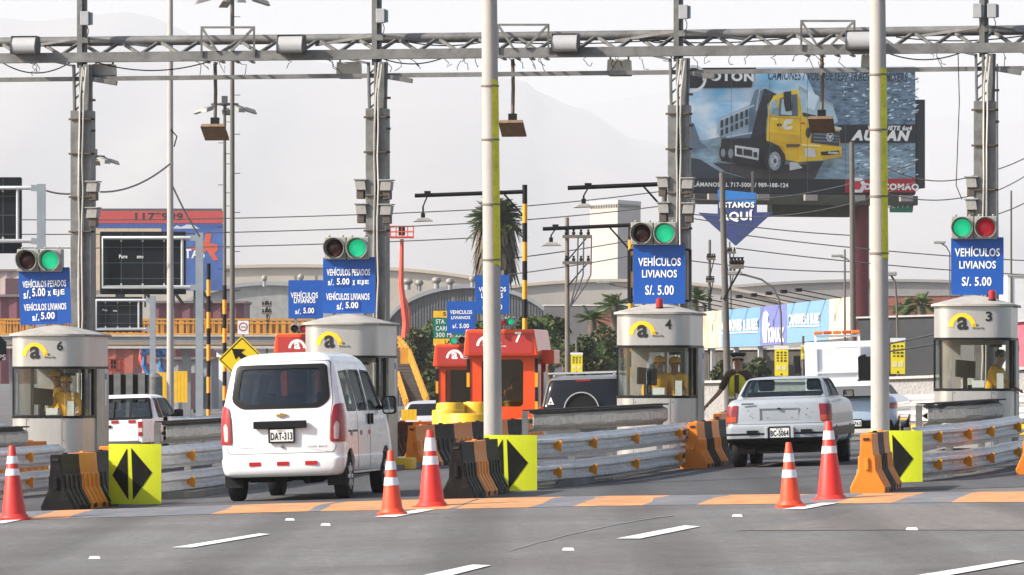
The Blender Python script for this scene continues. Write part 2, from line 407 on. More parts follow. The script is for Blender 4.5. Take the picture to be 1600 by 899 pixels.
# toll islands (raised kerbs)
kerb_m = pmat('island_concrete', (0.17, 0.165, 0.155), 0.85, 0, 0.2, 3, bump=0.3, dirt=(0.12, 0.11, 0.10), dirt_amt=0.5)
def island(cx, Yn, Yb, w):
    """island whose centre line passes (cx, Yb) and runs along the lanes, nose at Yn"""
    mb = MB(); pts = []
    d = Vector((math.sin(TH), math.cos(TH), 0)); n = Vector((math.cos(TH), -math.sin(TH), 0))
    P = Vector((cx, Yb, 0)); a = P - d * (Yb - Yn) / math.cos(TH); b = P + d * 9
    for k in range(9):
        t = math.pi * k / 8; pts.append(a - n * math.cos(t) * -w / 2 * -1 - d * math.sin(t) * w / 2)
    pts += [b + n * w / 2, b - n * w / 2]
    vs = [(p.x, p.y, gz(p.x, p.y) - 0.1) for p in pts] + [(p.x, p.y, gz(p.x, p.y) + 0.09) for p in pts]; N = len(pts)
    mb.add(vs, [tuple(range(N, 2 * N))] + [(i, (i + 1) % N, (i + 1) % N + N, i + N) for i in range(N)])
    struct('toll_island', mb, kerb_m)
for px, Yn, w in ((80, 66, 1.55), (545, 70, 1.55), (1025, 70.5, 1.55), (1520, 71, 1.5)):
    Yb = row_y(px); island(wx(px, Yb), Yn, Yb, w)

# mountains far behind
mount_m = pmat('bare_mountain', (0.20, 0.175, 0.15), 0.95, 0, 0.25, 0.001)
def ridge(name, prof, Y, Yf, seed):
    r = random.Random(seed); xs = list(range(-1400, 3001, 20)); rows = 12; g = []
    ph = [(r.uniform(0.002, 0.03), r.uniform(0, 6.3)) for _ in range(10)]
    def ip(x):
        for (a, b), (c, d) in zip(prof, prof[1:]):
            if a <= x <= c:
                t = (x - a) / (c - a); t = t * t * (3 - 2 * t); return b + (d - b) * t
        return prof[0][1] if x < prof[0][0] else prof[-1][1]
    for j in range(rows + 1):
        t = j / rows
        for x in xs:
            top = wz(ip(x), Y); nz = sum(math.sin(x * f + p) for f, p in ph) / 10
            z = top * (1 - t) ** 1.15 + nz * top * (0.02 + 0.22 * math.sin(t * math.pi)) * (1 if j else 0.25)
            g.append((wx(x, Y) + r.uniform(-15, 15) * (j > 0), Y + (Yf - Y) * t + nz * 700 * math.sin(t * math.pi), max(z, -2) if j < rows else -2))
    n = len(xs); mb = MB()
    mb.add(g, [(j * n + i + 1, j * n + i, (j + 1) * n + i, (j + 1) * n + i + 1) for j in range(rows) for i in range(n - 1)])
    mb.f = [tuple(reversed(f)) for f in mb.f]
    struct(name, mb, mount_m, smooth=50)
ridge('mountain_near_ridge', [(-1400, 150), (-300, 70), (0, 28), (60, 33), (110, 28), (150, 23), (200, 19), (232, 24), (265, 36), (300, 55), (350, 66), (430, 84), (520, 100), (640, 112),
       (760, 116), (815, 126), (855, 150), (900, 168), (1000, 220), (1200, 290), (3000, 420)], 16500, 9000, 3)
ridge('mountain_far_ridge', [(-1400, 250), (600, 240), (780, 200), (850, 178), (940, 160), (1000, 150), (1040, 143), (1120, 150), (1300, 172), (1440, 186), (1475, 181), (1520, 193), (1600, 189),
       (1900, 150), (3000, 120)], 21500, 14000, 5)

# the hazy air
hz = MB(); hz.box((0, 12480, 797), (13200, 25100, 1605))
hm = bpy.data.materials.new('hazy_air'); hm.use_nodes = True; nt = hm.node_tree
for n in list(nt.nodes): nt.nodes.remove(n)
o = nt.nodes.new('ShaderNodeOutputMaterial'); pv = nt.nodes.new('ShaderNodeVolumePrincipled')
pv.inputs['Color'].default_value = (0.93, 0.952, 0.98, 1); pv.inputs['Density'].default_value = 0.00011; pv.inputs['Anisotropy'].default_value = 0.0
nt.links.new(pv.outputs[0], o.inputs['Volume'])
tag(hz.build('haze', hm), 'thin pale haze hanging over the whole toll plaza and valley', 'haze', kind='stuff')
# ================================================================== THE OVERHEAD GANTRY
GY0 = 87.2
def gpt(px, py, dy=0.0):
    return at(px, py, row_y(px, GY0, 1060) + dy)
def gantry():
    g = thing('toll_gantry', 'grey steel truss gantry spanning all the toll lanes on four columns', 'gantry', (0, 0, 0))
    X0, X1 = -90, 1700
    def lin(a, b, px): return a + (b - a) * px / 1600.0          # rows at px 0 and 1600
    bm = MB()
    for dy in (0.0, 0.9):
        bm.beam(gpt(X0, lin(90.5, 73.5, X0), dy), gpt(X1, lin(90.5, 73.5, X1), dy), 0.10, 0.15)      # bottom chord
    bm.beam(gpt(X0, lin(97.5, 80.5, X0)), gpt(X1, lin(97.5, 80.5, X1)), 0.16, 0.035)
    bm.build('bottom_chord', grey_steel, g)
    tp = MB(); tp.tube([gpt(X0, lin(66, 47, X0), 0.45), gpt(700, 59, 0.45), gpt(X1, lin(66, 47, X1), 0.45)], 0.085, 12)
    tp.build('top_chord', grey_steel, g, smooth=40)
    lc = MB(); px = X0; k = 0
    while px < X1:
        a, b = px, px + 30
        for dy in (0.0, 0.9):
            lo, hi = (gpt(a, lin(87, 70, a), dy), gpt(b, lin(68, 49, b), 0.45))
            if k % 2: lo, hi = gpt(b, lin(87, 70, b), dy), gpt(a, lin(68, 49, a), 0.45)
            lc.beam(lo, hi, 0.05, 0.05)
        px += 30 + (2 if k % 2 else 0); k += 1
        if k % 2 == 0: lc.beam(gpt(px, lin(92, 75, px), 0.0), gpt(px, lin(92, 75, px), 0.9), 0.05)
    lc.build('truss_lacing', grey_steel, g)
    lp = MB(); lp.beam(gpt(X0, lin(125, 107, X0), 0.1), gpt(X1, lin(125, 107, X1), 0.1), 0.07, 0.075); lp.build('lower_rail', grey_steel, g)
    for cpx, yb in ((127, 101), (588, 97), (1060, 91), (1538, 84)):
        Y = row_y(cpx, GY0, 1060) - 0.05; zt = wz(yb, Y); X = wx(cpx, Y); z0 = gz(X, Y) - 0.05
        c = MB(); M = Matrix.Translation((X, Y, 0)) @ Matrix.Rotation(-TH, 4, 'Z'); c.M = M
        zs = zt - 0.80
        c.box((-0.085, 0.02, (z0 + zs) / 2), (0.18, 0.20, zs - z0)); c.box((0.105, 0.10, (z0 + zs) / 2), (0.17, 0.32, zs - z0))      # two channels
        c.box((0.02, 0.18, (z0 + zs) / 2), (0.24, 0.02, zs - z0))
        for x in (-0.13, -0.02, 0.15): c.beam((x, 0.05, zs), (x * 1.12, 0.05, zt), 0.045, 0.09)
        c.box((0.10, 0.1, (zs + zt) / 2), (0.10, 0.26, zt - zs))
        for i in range(4): c.beam((-0.13, 0.05, zs + 0.2 * i), (0.05, 0.05, zs + 0.2 * i + 0.16), 0.03)
        c.beam((0.16, 0.06, zt - 0.25), (0.62, 0.06, zt - 0.33), 0.08)                                 # knee brace to the lower rail
        c.beam((-0.15, 0.0, zt - 0.02), (-0.5, 0.0, zt + 0.06), 0.05, 0.04)
        c.build('column', grey_steel, g, bevel=0.008)
        mst = MB(); mst.M = M; mst.box((-0.045, 0.1, zt + 1.0), (0.09, 0.1, 2.1)); mst.box((0.03, 0.16, zt + 1.0), (0.06, 0.08, 2.0))
        mst.box((0.06, 0.06, zt + 0.42), (0.12, 0.14, 0.10))
        for s in (-1, 1):
            mst.beam((0, 0.1, zt + 0.47), (s * 1.15, 0.45, zt + 0.33), 0.045)
        mst.build('mast', grey_steel, g)
        cd = MB(); cd.M = M; r = random.Random(cpx)
        for x0, x1 in ((0.0, -0.03), (0.06, 0.03)):
            pts = []
            for i in range(12):
                t = i / 11; pts.append((x0 + (x1 - x0) * t + r.uniform(-0.012, 0.012) + (0.06 if i == 0 else 0), -0.11, zt - 0.05 + (z0 + 1.2 - zt) * t))
            cd.tube(pts, 0.016, 6)
        cd.build('conduit', pmat('pale_conduit', (0.48, 0.46, 0.42), 0.6, 0, 0.1), g, smooth=60)
        bd = MB(); bd.M = M
        for z in (zt - 0.95, zt - 1.55, zt - 2.3, zt - 2.9):
            bd.box((0.01, 0.06, z), (0.36, 0.35, 0.022)); bd.box((-0.19, -0.02, z), (0.05, 0.05, 0.035)); bd.box((0.205, 0.02, z), (0.06, 0.05, 0.035))
        for z in (zt - 0.62, zt - 1.15): bd.box((0.21, 0.0, z), (0.08, 0.04, 0.04))
        bd.build('clamp_band', pmat('rusty_steel', (0.10, 0.07, 0.05), 0.7, 0.2, 0.3), g)
    # trapezoid lamp brackets that stand on the truss
    for x0, x1, yt in ((315, 397, 43), (778, 857, 39), (1252, 1335, 33)):
        b = MB(); yb = lin(92, 75, (x0 + x1) / 2)
        for dy in (-0.08, 0.95):
            tl, tr, bl, br = gpt(x0, yt, dy), gpt(x1, yt, dy), gpt(x0, yb, dy), gpt(x1, yb, dy)
            for p, q in ((tl, tr), (tl, bl), (tr, br)): b.beam(p, q, 0.035)
            b.beam(tl, gpt(x0 + 24, yb - 8, dy), 0.04); b.beam(tr, gpt(x1 - 36, yb - 8, dy), 0.04)
        for x in (x0, x1): b.beam(gpt(x, yt, -0.08), gpt(x, yt, 0.95), 0.035)
        for i in range(4):
            x = x0 + 6 + i * (x1 - x0 - 12) / 3; b.beam(gpt(x, yb + 7, -0.2), gpt(x + 6, yb + 10, 1.0), 0.05, 0.03)
        b.build('lamp_bracket', grey_steel, g)
    w = MB(); r = random.Random(11)                                                                     # loose wires under the truss
    for i in range(46):
        px = r.uniform(0, 1600); y = lin(99, 82, px)
        pts = [gpt(px, y, 0.1)]
        for k in range(4): px += r.uniform(-6, 9); pts.append(gpt(px, y + (k + 1) * r.uniform(1.5, 6.5), 0.1))
        w.tube(pts, 0.006, 4)
    for a, b_, sag in ((150, 330, 14), (5, 110, 16), (600, 690, 8), (1010, 1050, 5), (1390, 1500, 10), (640, 760, 6), (760, 1040, 5), (1000, 1230, 6), (1400, 1600, 7)):
        pts = []
        for k in range(13):
            t = k / 12; px = a + (b_ - a) * t; pts.append(gpt(px, lin(99, 82, px) + sag * 4 * t * (1 - t) - (26 if sag < 8 else 0), 0.2))
        w.tube(pts, 0.011, 5)
    w.tube([gpt(1497, 84), gpt(1499, 160), gpt(1497, 210), gpt(1494, 290), gpt(1503, 312)], 0.008, 4)
    w.build('loose_wiring', black, g)
gantry()

hous = pmat('luminaire_housing', (0.40, 0.40, 0.40), 0.45, 0.25, 0.08, 3, dirt=(0.25, 0.23, 0.2), dirt_amt=0.3)
dark_edge = pmat('dark_trim', (0.09, 0.09, 0.09), 0.6, 0.2, 0.2)
def box_flood(px0, px1, py0, py1, label, under=False):
    px = (px0 + px1) / 2; Y = row_y(px, GY0, 1060) - (0.35 if not under else -0.2); s = F / Y
    w = (px1 - px0) / s; h = (py1 - py0) / s
    t = thing('box_floodlight', label, 'floodlight', (wx(px, Y), Y, wz(py1, Y)), -TH, 'box floodlights on the gantry')
    m = MB()
    if under:
        m.prism(rpoly([(-w / 2, h * .25), (w / 2, h * .25), (w / 2 * .95, h), (-w / 2 * .95, h)], 0.02), 0, 0.3)
        m.build('housing', pmat('cream_housing', (0.48, 0.46, 0.41), 0.5, 0.1, 0.1), t, smooth=30)
        e = MB(); e.prism(rpoly([(-w / 2 * 1.02, 0), (w / 2 * 1.02, 0), (w / 2 * 1.02, h * .24), (-w / 2 * 1.02, h * .24)], 0.03), -0.03, 0.32); e.build('lens_frame', dark_edge, t, smooth=30)
        e = MB(); e.beam((-w * .4, .15, h), (-w * .4, .15, h + 0.08), 0.03); e.beam((w * .4, .15, h), (w * .4, .15, h + 0.08), 0.03); e.build('bracket', dark_edge, t)
    else:
        m.prism(rpoly([(-0.02, 0), (0.30, 0.0), (0.36, h * .5), (0.30, h), (0.04, h), (-0.04, h * .45)], 0.06), -w / 2, w / 2, axis='x')
        m.build('housing', hous, t, smooth=40)
        e = MB()
        for x in (-w / 2 - 0.006, w / 2 + 0.006): e.prism([(-0.05, -0.01), (0.33, -0.01), (0.38, h * .5), (0.32, h + 0.012), (0.03, h + 0.012), (-0.055, h * .45)], x - 0.005, x + 0.005, axis='x')
        e.box((0, 0.17, h + 0.006), (w, 0.28, 0.008)); e.build('end_plate', dark_edge, t)
box_flood(17, 55, 57, 83, 'silver box floodlight at the far left end of the truss', False)
box_flood(433, 472, 55, 82, 'silver box floodlight on the truss above the white van', False)
box_flood(862, 901, 53, 80, 'silver box floodlight on the truss between concrete pole and lane four column', False)
box_flood(1322, 1360, 48, 76, 'silver box floodlight on the truss half behind the right concrete pole', False)
box_flood(525, 561, 97, 122, 'cream box floodlight slung under the truss left of the lane five column', True)
box_flood(948, 984, 93, 118, 'cream box floodlight slung under the truss left of the billboard', True)
box_flood(1345, 1382, 86, 112, 'cream box floodlight slung under the truss behind the right concrete pole', True)
box_flood(143, 177, 100, 124, 'cream box floodlight slung under the truss right of the lane six column', True)

def junction_box(px, py, label):
    Y = row_y(px, GY0, 1060) - 0.12; t = thing('junction_box', label, 'junction box', at(px, py, Y), -TH, 'junction boxes on the gantry masts')
    m = MB(); m.box((0, 0, 0), (0.15, 0.12, 0.24)); m.build('case', pmat('junction_grey', (0.36, 0.37, 0.38), 0.5, 0.1, 0.1), t, bevel=0.008)
    m = MB(); m.box((0.075, 0.05, 0.0), (0.07, 0.14, 0.21)); m.build('lid', pmat('junction_dark', (0.22, 0.23, 0.24), 0.5, 0.1, 0.1), t, bevel=0.006)
    m = MB(); m.tube([(0.03, 0, -0.12), (0.06, 0, -0.2), (0.05, 0, -0.28), (0.0, 0.05, -0.33)], 0.008, 5); m.build('cable', black, t)
junction_box(133, 29, 'grey junction box high on the lane six mast'); junction_box(595, 25, 'grey junction box high on the lane five mast')
junction_box(1068, 19, 'grey junction box high on the lane four mast'); junction_box(1550, 17, 'right one of the two junction boxes on the lane three mast')
junction_box(1527, 17, 'left one of the two junction boxes on the lane three mast')

grimy = pmat('grimy_box', (0.33, 0.32, 0.30), 0.6, 0.1, 0.2, 5, dirt=(0.12, 0.1, 0.08), dirt_amt=0.6, dirt_scale=6)
brown_box = pmat('brown_underbox', (0.09, 0.07, 0.055), 0.7, 0, 0.2)
def vent_box(px, py, left, label):
    Y = row_y(px, GY0, 1060) - 0.1; t = thing('speaker_box', label, 'speaker', at(px, py, Y), -TH, 'speaker boxes on the gantry columns'); s = -1 if left else 1
    m = MB(); m.prism(rpoly([(-0.09, -0.09), (0.09, -0.09), (0.09 + 0.02 * s, 0.07), (-0.09 + 0.02 * s, 0.09)], 0.012), -0.08, 0.16); m.box((0.01 * s, 0.04, 0.09), (0.24, 0.28, 0.02)); m.build('cabinet', grimy, t, bevel=0.006)
    m = MB(); m.box((0.02 * s, 0.04, -0.165), (0.13, 0.18, 0.15)); m.build('horn', brown_box, t, bevel=0.01)
    m = MB(); m.beam((0, 0.05, 0), (-0.16 * s, 0.06, 0), 0.05); m.build('bracket', grimy, t)
for px, py, l, lb in ((144, 292, 0, 'upper speaker box on the lane six column'), (144, 333, 0, 'lower speaker box on the lane six column'),
                      (565, 289, 1, 'upper left speaker box on the lane five column'), (566, 327, 1, 'lower left speaker box on the lane five column'),
                      (603, 290, 0, 'upper right speaker box on the lane five column'), (603, 328, 0, 'lower right speaker box on the lane five column'),
                      (1037, 285, 1, 'upper left speaker box on the lane four column'), (1038, 325, 1, 'lower left speaker box on the lane four column'),
                      (1074, 287, 0, 'upper right speaker box on the lane four column'), (1075, 326, 0, 'lower right speaker box on the lane four column'),
                      (1519, 285, 1, 'upper speaker box on the lane three column'), (1519, 320, 1, 'lower speaker box on the lane three column')):
    vent_box(px, py, l, lb)

rust_lamp = pmat('lamp_underside', (0.20, 0.125, 0.075), 0.6, 0, 0.25, 8)
def hanging_lamp(px, py_top, py, label, dark=False):
    Y = row_y(px, GY0, 1060) + 0.4; t = thing('hanging_lamp', label, 'lamp', at(px, py, Y), -TH, 'square lamps hanging from the gantry')
    L = (py - py_top) / F * Y
    m = MB(); m.tube([(0, 0, L), (0.01, 0, L * .5), (0, 0, 0.05)], 0.032, 8); m.build('rod', pmat('rusty_rod', (0.16, 0.13, 0.11), 0.7, 0.2, 0.3), t, smooth=50)
    m = MB(); m.box((0, 0, 0.02), (0.14, 0.12, 0.14)); m.box((0.0, 0, -0.055), (0.30, 0.26, 0.03)); m.build('ballast', black, t, bevel=0.006)
    m = MB(); rt = rot_x(R(-30)); m.box((0, 0, -0.16), (0.44, 0.46, 0.07), rot=rt, taper=0.92); m.build('lamp_head', rust_lamp if not dark else pmat('lamp_dark', (0.16, 0.10, 0.06), 0.6, 0, 0.2, 8), t, bevel=0.01)
hanging_lamp(336, 97, 192, 'square rusty lamp hanging from the truss left of the white van')
hanging_lamp(801, 92, 186, 'square rusty lamp hanging beside the centre concrete pole')
hanging_lamp(1284, 85, 180, 'square dark lamp hanging in front of the yellow truck billboard', True)

# ================================================================== TOLL BOOTHS
def plan(hw, D, bulge=0.10, r=0.30, n=10):
    """booth outline from the back right corner round the curved front to the back left corner"""
    p = [(hw, D), (hw, D * .66), (hw, D * .33), (hw, r)]
    for k in range(1, n):
        t = math.pi / 2 * k / n; p.append((hw - r + r * math.cos(t), r - r * math.sin(t)))
    p.append((hw - r, 0.0)); q = hw - r; fr = []
    for k in range(1, 10):
        x = q - 2 * q * k / 10; fr.append((x, 0.0))
    p += fr; p += [(-x, y) for x, y in reversed(p[:3 + n + 1])]
    return [(x, y - bulge * max(0, 1 - (x / hw) ** 2)) for x, y in p]
def front_y(hw, r, bulge):
    def f(x, z):
        a = abs(x); y = 0.0
        if a > hw - r: y = r - math.sqrt(max(0, r * r - (a - (hw - r)) ** 2))
        return y - bulge * max(0, 1 - (x / hw) ** 2)
    return f
def wall_mb(pts, z0, z1, th, mi=0, m=None):
    m = m or MB(); n = len(pts); inn = []
    for i, (x, y) in enumerate(pts):
        a = Vector(pts[max(0, i - 1)]); b = Vector(pts[min(n - 1, i + 1)]); d = (b - a).normalized(); inn.append((x + d.y * th, y - d.x * th))
    vs = [(x, y, z0) for x, y in pts] + [(x, y, z1) for x, y in pts] + [(x, y, z0) for x, y in inn] + [(x, y, z1) for x, y in inn]
    fs = []
    for i in range(n - 1):
        fs += [(i, i + n, i + 1 + n, i + 1), (i + 2 * n, i + 1 + 2 * n, i + 1 + 3 * n, i + 3 * n), (i + n, i + 3 * n, i + 1 + 3 * n, i + 1 + n), (i, i + 1, i + 1 + 2 * n, i + 2 * n)]
    fs += [(0, 2 * n, 3 * n, n), (n - 1, 2 * n - 1, 4 * n - 1, 3 * n - 1)]
    m.add(vs, fs, mi); return m
booth_glass = glass('booth_glass', (0.86, 0.88, 0.86), 0.16, 0.03)
dark_int = pmat('booth_interior', (0.34, 0.32, 0.30), 0.7, 0, 0.2)
BH = {}
def steel_booth(num, px_c, eave_py, label, width=1.22, beacon=None, depth=2.0):
    Y = row_y(px_c); X = wx(px_c, Y); ze = wz(eave_py, Y); g0 = gz(X, Y) + 0.12; H = ze - g0
    t = thing('toll_booth', label, 'toll booth', (X, Y, g0), -TH, 'steel toll booths')
    hw, D, r, bu = width / 2, depth, 0.28, 0.07; P = plan(hw, D, bu, r); fy = front_y(hw, r, bu)
    zb, zw = H - 0.53, H - 1.37                                      # band bottom, window bottom
    w = MB(); wall_mb(P, 0.0, zw, 0.05, m=w); w.box((0, D - 0.03, zw / 2), (width - 0.12, 0.05, zw)); w.build('lower_wall', steel, t, smooth=40)
    w = MB(); wall_mb(P, zb, H, 0.05, m=w); w.box((0, D - 0.03, (zb + H) / 2), (width - 0.12, 0.05, H - zb))
    w.build('upper_band', steel, t, smooth=40)
    tr = MB(); Po = plan(hw + 0.012, D + 0.01, bu, r + 0.01); wall_mb(Po, zb - 0.03, zb + 0.012, 0.05, m=tr); wall_mb(Po, zw - 0.02, zw + 0.025, 0.05, m=tr)
    tr.box((hw - 0.005, 0.30, (zb + zw) / 2), (0.05, 0.07, zb - zw - 0.055)); tr.box((-hw + 0.005, 0.30, (zb + zw) / 2), (0.03, 0.05, zb - zw - 0.055))
    tr.box((hw - 0.02, 1.02, (zb + zw) / 2), (0.05, 0.06, zb - zw - 0.055)); tr.box((-hw + 0.02, 1.5, (zb + zw) / 2), (0.05, 0.06, zb - zw - 0.055))
    tr.build('window_frame', black, t, smooth=40)
    # glass round the front, from the left side to the right corner post
    n = len(P); G = [p for p in plan(hw - 0.02, D, bu, r)][2:n - 1]
    gm = MB(); wall_mb([G[0], *G[1:]], zw + 0.03, zb - 0.035, 0.008, m=gm); gm.build('window', booth_glass, t, smooth=60)
    ps = MB(); ps.box((hw - 0.03, 1.62, (zb + zw) / 2), (0.07, 0.72, zb - zw - 0.06)); ps.build('door_post', steel_side, t)
    sd = MB(); sd.box((hw + 0.012, 1.55, H * 0.5 - 0.28), (0.03, 0.84, H - 0.56)); sd.build('side_door', steel_side, t, bevel=0.006)
    dn = MB(); dn.box((hw + 0.03, 1.70, (zb + zw) / 2 + 0.08), (0.012, 0.10, 0.62)); dn.build('notice_strip', white_p, t)
    dn = MB(); dn.box((hw + 0.038, 1.70, zb - 0.16), (0.01, 0.08, 0.10)); dn.build('blue_sticker', blue_sign, t)
    bw = MB(); bw.box((-hw + 0.16, D - 0.03, (zb + zw) / 2), (0.30, 0.05, zb - zw)); bw.box((hw - 0.12, D - 0.03, (zb + zw) / 2), (0.16, 0.05, zb - zw)); bw.box((0, D - 0.03, zb - 0.05), (width - .1, 0.04, 0.10))
    bw.build('rear_wall', dark_int, t)
    it = MB(); it.box((0, 0.42, zw - 0.03), (width - 0.16, 0.56, 0.04)); it.box((-0.05, 0.3, H - 0.55), (width - 0.2, 0.4, 0.02)); it.build('counter', dark_int, t)
    mo = MB(); mo.box((-0.13, 0.42, zw + 0.34), (0.34, 0.06, 0.28), rot=rot_x(R(-12)) @ rot_z(R(25))); mo.box((-0.14, 0.45, zw + 0.12), (0.06, 0.06, 0.26)); mo.box((-0.14, 0.4, zw + 0.01), (0.24, 0.2, 0.03))
    mo.box((0.02, 0.3, zw + 0.05), (0.2, 0.16, 0.06)); mo.tube([(-0.12, 0.22, zw + .02), (-0.12, 0.22, zw + .2)], 0.04, 10); mo.build('monitor', black, t, bevel=0.01)
    pr = MB(); pr.box((0.10, 0.22, zw + 0.07), (0.2, 0.2, 0.12), rot=rot_x(R(-15))); pr.box((hw - 0.17, 0.06, zw + 0.14), (0.11, 0.008, 0.26)); pr.build('paper_notice', white_p, t)
    # roof: an overhanging shallow cone
    rf = MB(); ro = plan(hw + 0.05, D + 0.06, bu + 0.03, r); c = (0.0, D * .42, H + 0.185); N = len(ro)
    vs = [(x, y - 0.02, H - 0.005) for x, y in ro] + [(x, y - 0.02, H + 0.028) for x, y in ro]; mid = []
    for f_, zf in ((0.62, 0.10), (0.3, 0.155)):
        for x, y in ro: mid.append((c[0] + (x - c[0]) * f_, c[1] + (y - c[1]) * f_, H + zf))
    vs += mid + [c]
    fs = [tuple(reversed(range(N)))]
    for k in range(3):
        for i in range(N): fs.append((k * N + i, k * N + (i + 1) % N, (k + 1) * N + (i + 1) % N, (k + 1) * N + i))
    for i in range(N): fs.append((3 * N + i, 3 * N + (i + 1) % N, 4 * N))
    rf.add(vs, fs); rf.M = None
    ro_o = rf.build('roof', roof_m, t, smooth=25)
    ed = MB(); wall_mb(plan(hw + 0.055, D + 0.06, bu + 0.035, r), H - 0.012, H + 0.012, 0.03, m=ed); ed.build('roof_rim', pmat('roof_rim', (0.16, 0.13, 0.10), 0.7, 0, 0.3), t)
    for x in (-hw * .48, hw * .52):
        sm = MB(); sm.box((x, fy(x, 0) - 0.0015, zw * .5), (0.007, 0.004, zw)); sm.build('panel_seam', dark_edge, t)
        for z in (0.2, 0.55, 0.9): q = MB(); q.lathe([(0.011, 0), (0.009, 0.006)], 8, (x + 0.03, fy(x + .03, 0) - 0.001, z), rot_x(R(90))); q.build('rivet', dark_edge, t)
    hb = MB(); hb.box((hw * .6, 0.25, zb - 0.12), (0.2, 0.1, 0.05)); hb.build('intercom', black, t)
    # lettering on the band
    def X_(dx): return dx - 0.02
    arc = MB(); ab = arc_band(X_(-0.125), H - 0.345, 0.150, 0.225, 0, 180)
    h = len(ab) // 2; vs = [(x, fy(x, z) - 0.006, z) for x, z in ab]
    arc.add(vs, [(i, i + 1, len(ab) - 2 - i, len(ab) - 1 - i) for i in range(h - 1)]); arc.build('yellow_arc', yellow_logo, t)
    lt = MB(); lt.text('a', X_(-0.21), X_(-0.03), H - 0.395, H - 0.18, -0.008, 0.028, yf=fy)
    lt.text('L\u00ednea', X_(0.045), X_(0.14), H - 0.335, H - 0.285, -0.006, 0.012, yf=fy); lt.text('Amarilla', X_(0.045), X_(0.235), H - 0.385, H - 0.345, -0.006, 0.012, yf=fy)
    if num != 5: lt.text(str(num), X_(0.255), X_(0.36), H - 0.255, H - 0.095, -0.008, 0.03, yf=fy)
    lt.build('lettering', black_txt, t)
    if beacon:
        bx = beacon
        b = MB(); b.lathe([(0.065, 0), (0.065, 0.06)], 16, (bx, 0.25, H + 0.05)); b.build('beacon_base', black, t, smooth=40)
        b = MB(); b.lathe([(0.06, 0), (0.062, 0.09), (0.06, 0.13), (0.04, 0.15)], 16, (bx, 0.25, H + 0.11)); b.build('beacon', pmat('red_lens', (0.35, 0.012, 0.02), 0.2, 0, 0.1, coat=0.4), t, smooth=40)
    BH[num] = (t, X, Y, g0, H, zw)
    return t
steel_booth(6, 69, 524.5, 'steel toll booth numbered 6 with two yellow clad attendants')
steel_booth(5, 529, 507, 'steel toll booth half hidden behind the white van')
steel_booth(4, 1018, 490.5, 'steel toll booth numbered 4 with red beacon in the middle of its roof', beacon=0.10)
steel_booth(3, 1518, 478, 'steel toll booth numbered 3 with red beacon on its right roof edge', width=1.26, beacon=0.32)

# ================================================================== LANE SIGNS AND SIGNALS
lens_green = pmat('green_lens_lit', (0.01, 0.55, 0.25), 0.3, 0, 0.05, emit=0.42)
lens_off = pmat('red_lens_off', (0.05, 0.008, 0.010), 0.25, 0, 0.2)
lens_red = pmat('red_lens_lit', (0.55, 0.012, 0.03), 0.3, 0, 0.05, emit=0.12)
sig_grey = pmat('signal_grey', (0.30, 0.30, 0.27), 0.55, 0.1, 0.15, 4, dirt=(0.1, 0.09, 0.08), dirt_amt=0.5)
visor_m = pmat('signal_visor', (0.34, 0.33, 0.30), 0.55, 0.1, 0.15)
def signal(px, py, w, order, label, name='traffic_signal', Y=None, grp='lane signals above the toll signs'):
    """two lamps side by side, w = px width of the pair; order e.g. ('off', 'green')"""
    Y = Y or row_y(px, 85.4); s = F / Y; d = w / s / 2
    t = thing(name, label, 'traffic light', at(px, py, Y), -TH, grp)
    for k, o in enumerate(order):
        x = (-d / 2, d / 2)[k]
        b = MB(); b.box((x, 0.1, 0), (d * .97, 0.18, d * .97)); b.box((x - d * .3, 0.1, d * .53), (0.04, 0.05, 0.04)); b.box((x + d * .3, 0.1, d * .53), (0.04, 0.05, 0.04)); h = b.build('lamp_housing', sig_grey, t, bevel=0.015)
        v = MB(); n = 20; ro, ri = d * .47, d * .44; L = d * .62; vs = []
        for kk in range(n + 1):
            a = R(-70 + 320 * kk / n); f_ = 0.55 + 0.45 * max(0, math.sin(a)) if math.sin(a) < 0.999 else 1.0
            for r_, yy in ((ro, 0.01), (ro, -L * f_), (ri, -L * f_), (ri, 0.01)): vs.append((x + r_ * math.cos(a), yy, r_ * math.sin(a)))
        v.add(vs, [(4 * i + j, 4 * i + (j + 1) % 4, 4 * i + 4 + (j + 1) % 4, 4 * i + 4 + j) for i in range(n) for j in range(4)])
        v.build('visor', visor_m, t, smooth=40)
        l = MB(); l.lathe([(0.001, 0.05), (d * .2, 0.045), (d * .34, 0.02), (d * .385, -0.01)], 24, (x, 0.005, 0), rot_x(R(90))); l.build('lens', {'off': lens_off, 'green': lens_green, 'red': lens_red}[o], t, smooth=60)
    return t
signal(61, 407, 73, ('off', 'green'), 'twin traffic light showing green above the leftmost toll sign')
signal(541, 388, 72, ('off', 'green'), 'twin traffic light showing green above the sign behind the white van')
signal(1021, 365, 73, ('off', 'green'), 'twin traffic light showing green above booth 4')
signal(1522, 356, 73, ('green', 'red'), 'twin traffic light with green left lamp and red right lamp')
patch_blue = pmat('blue_price_patch', (0.003, 0.045, 0.24), 0.4, 0, 0.1)
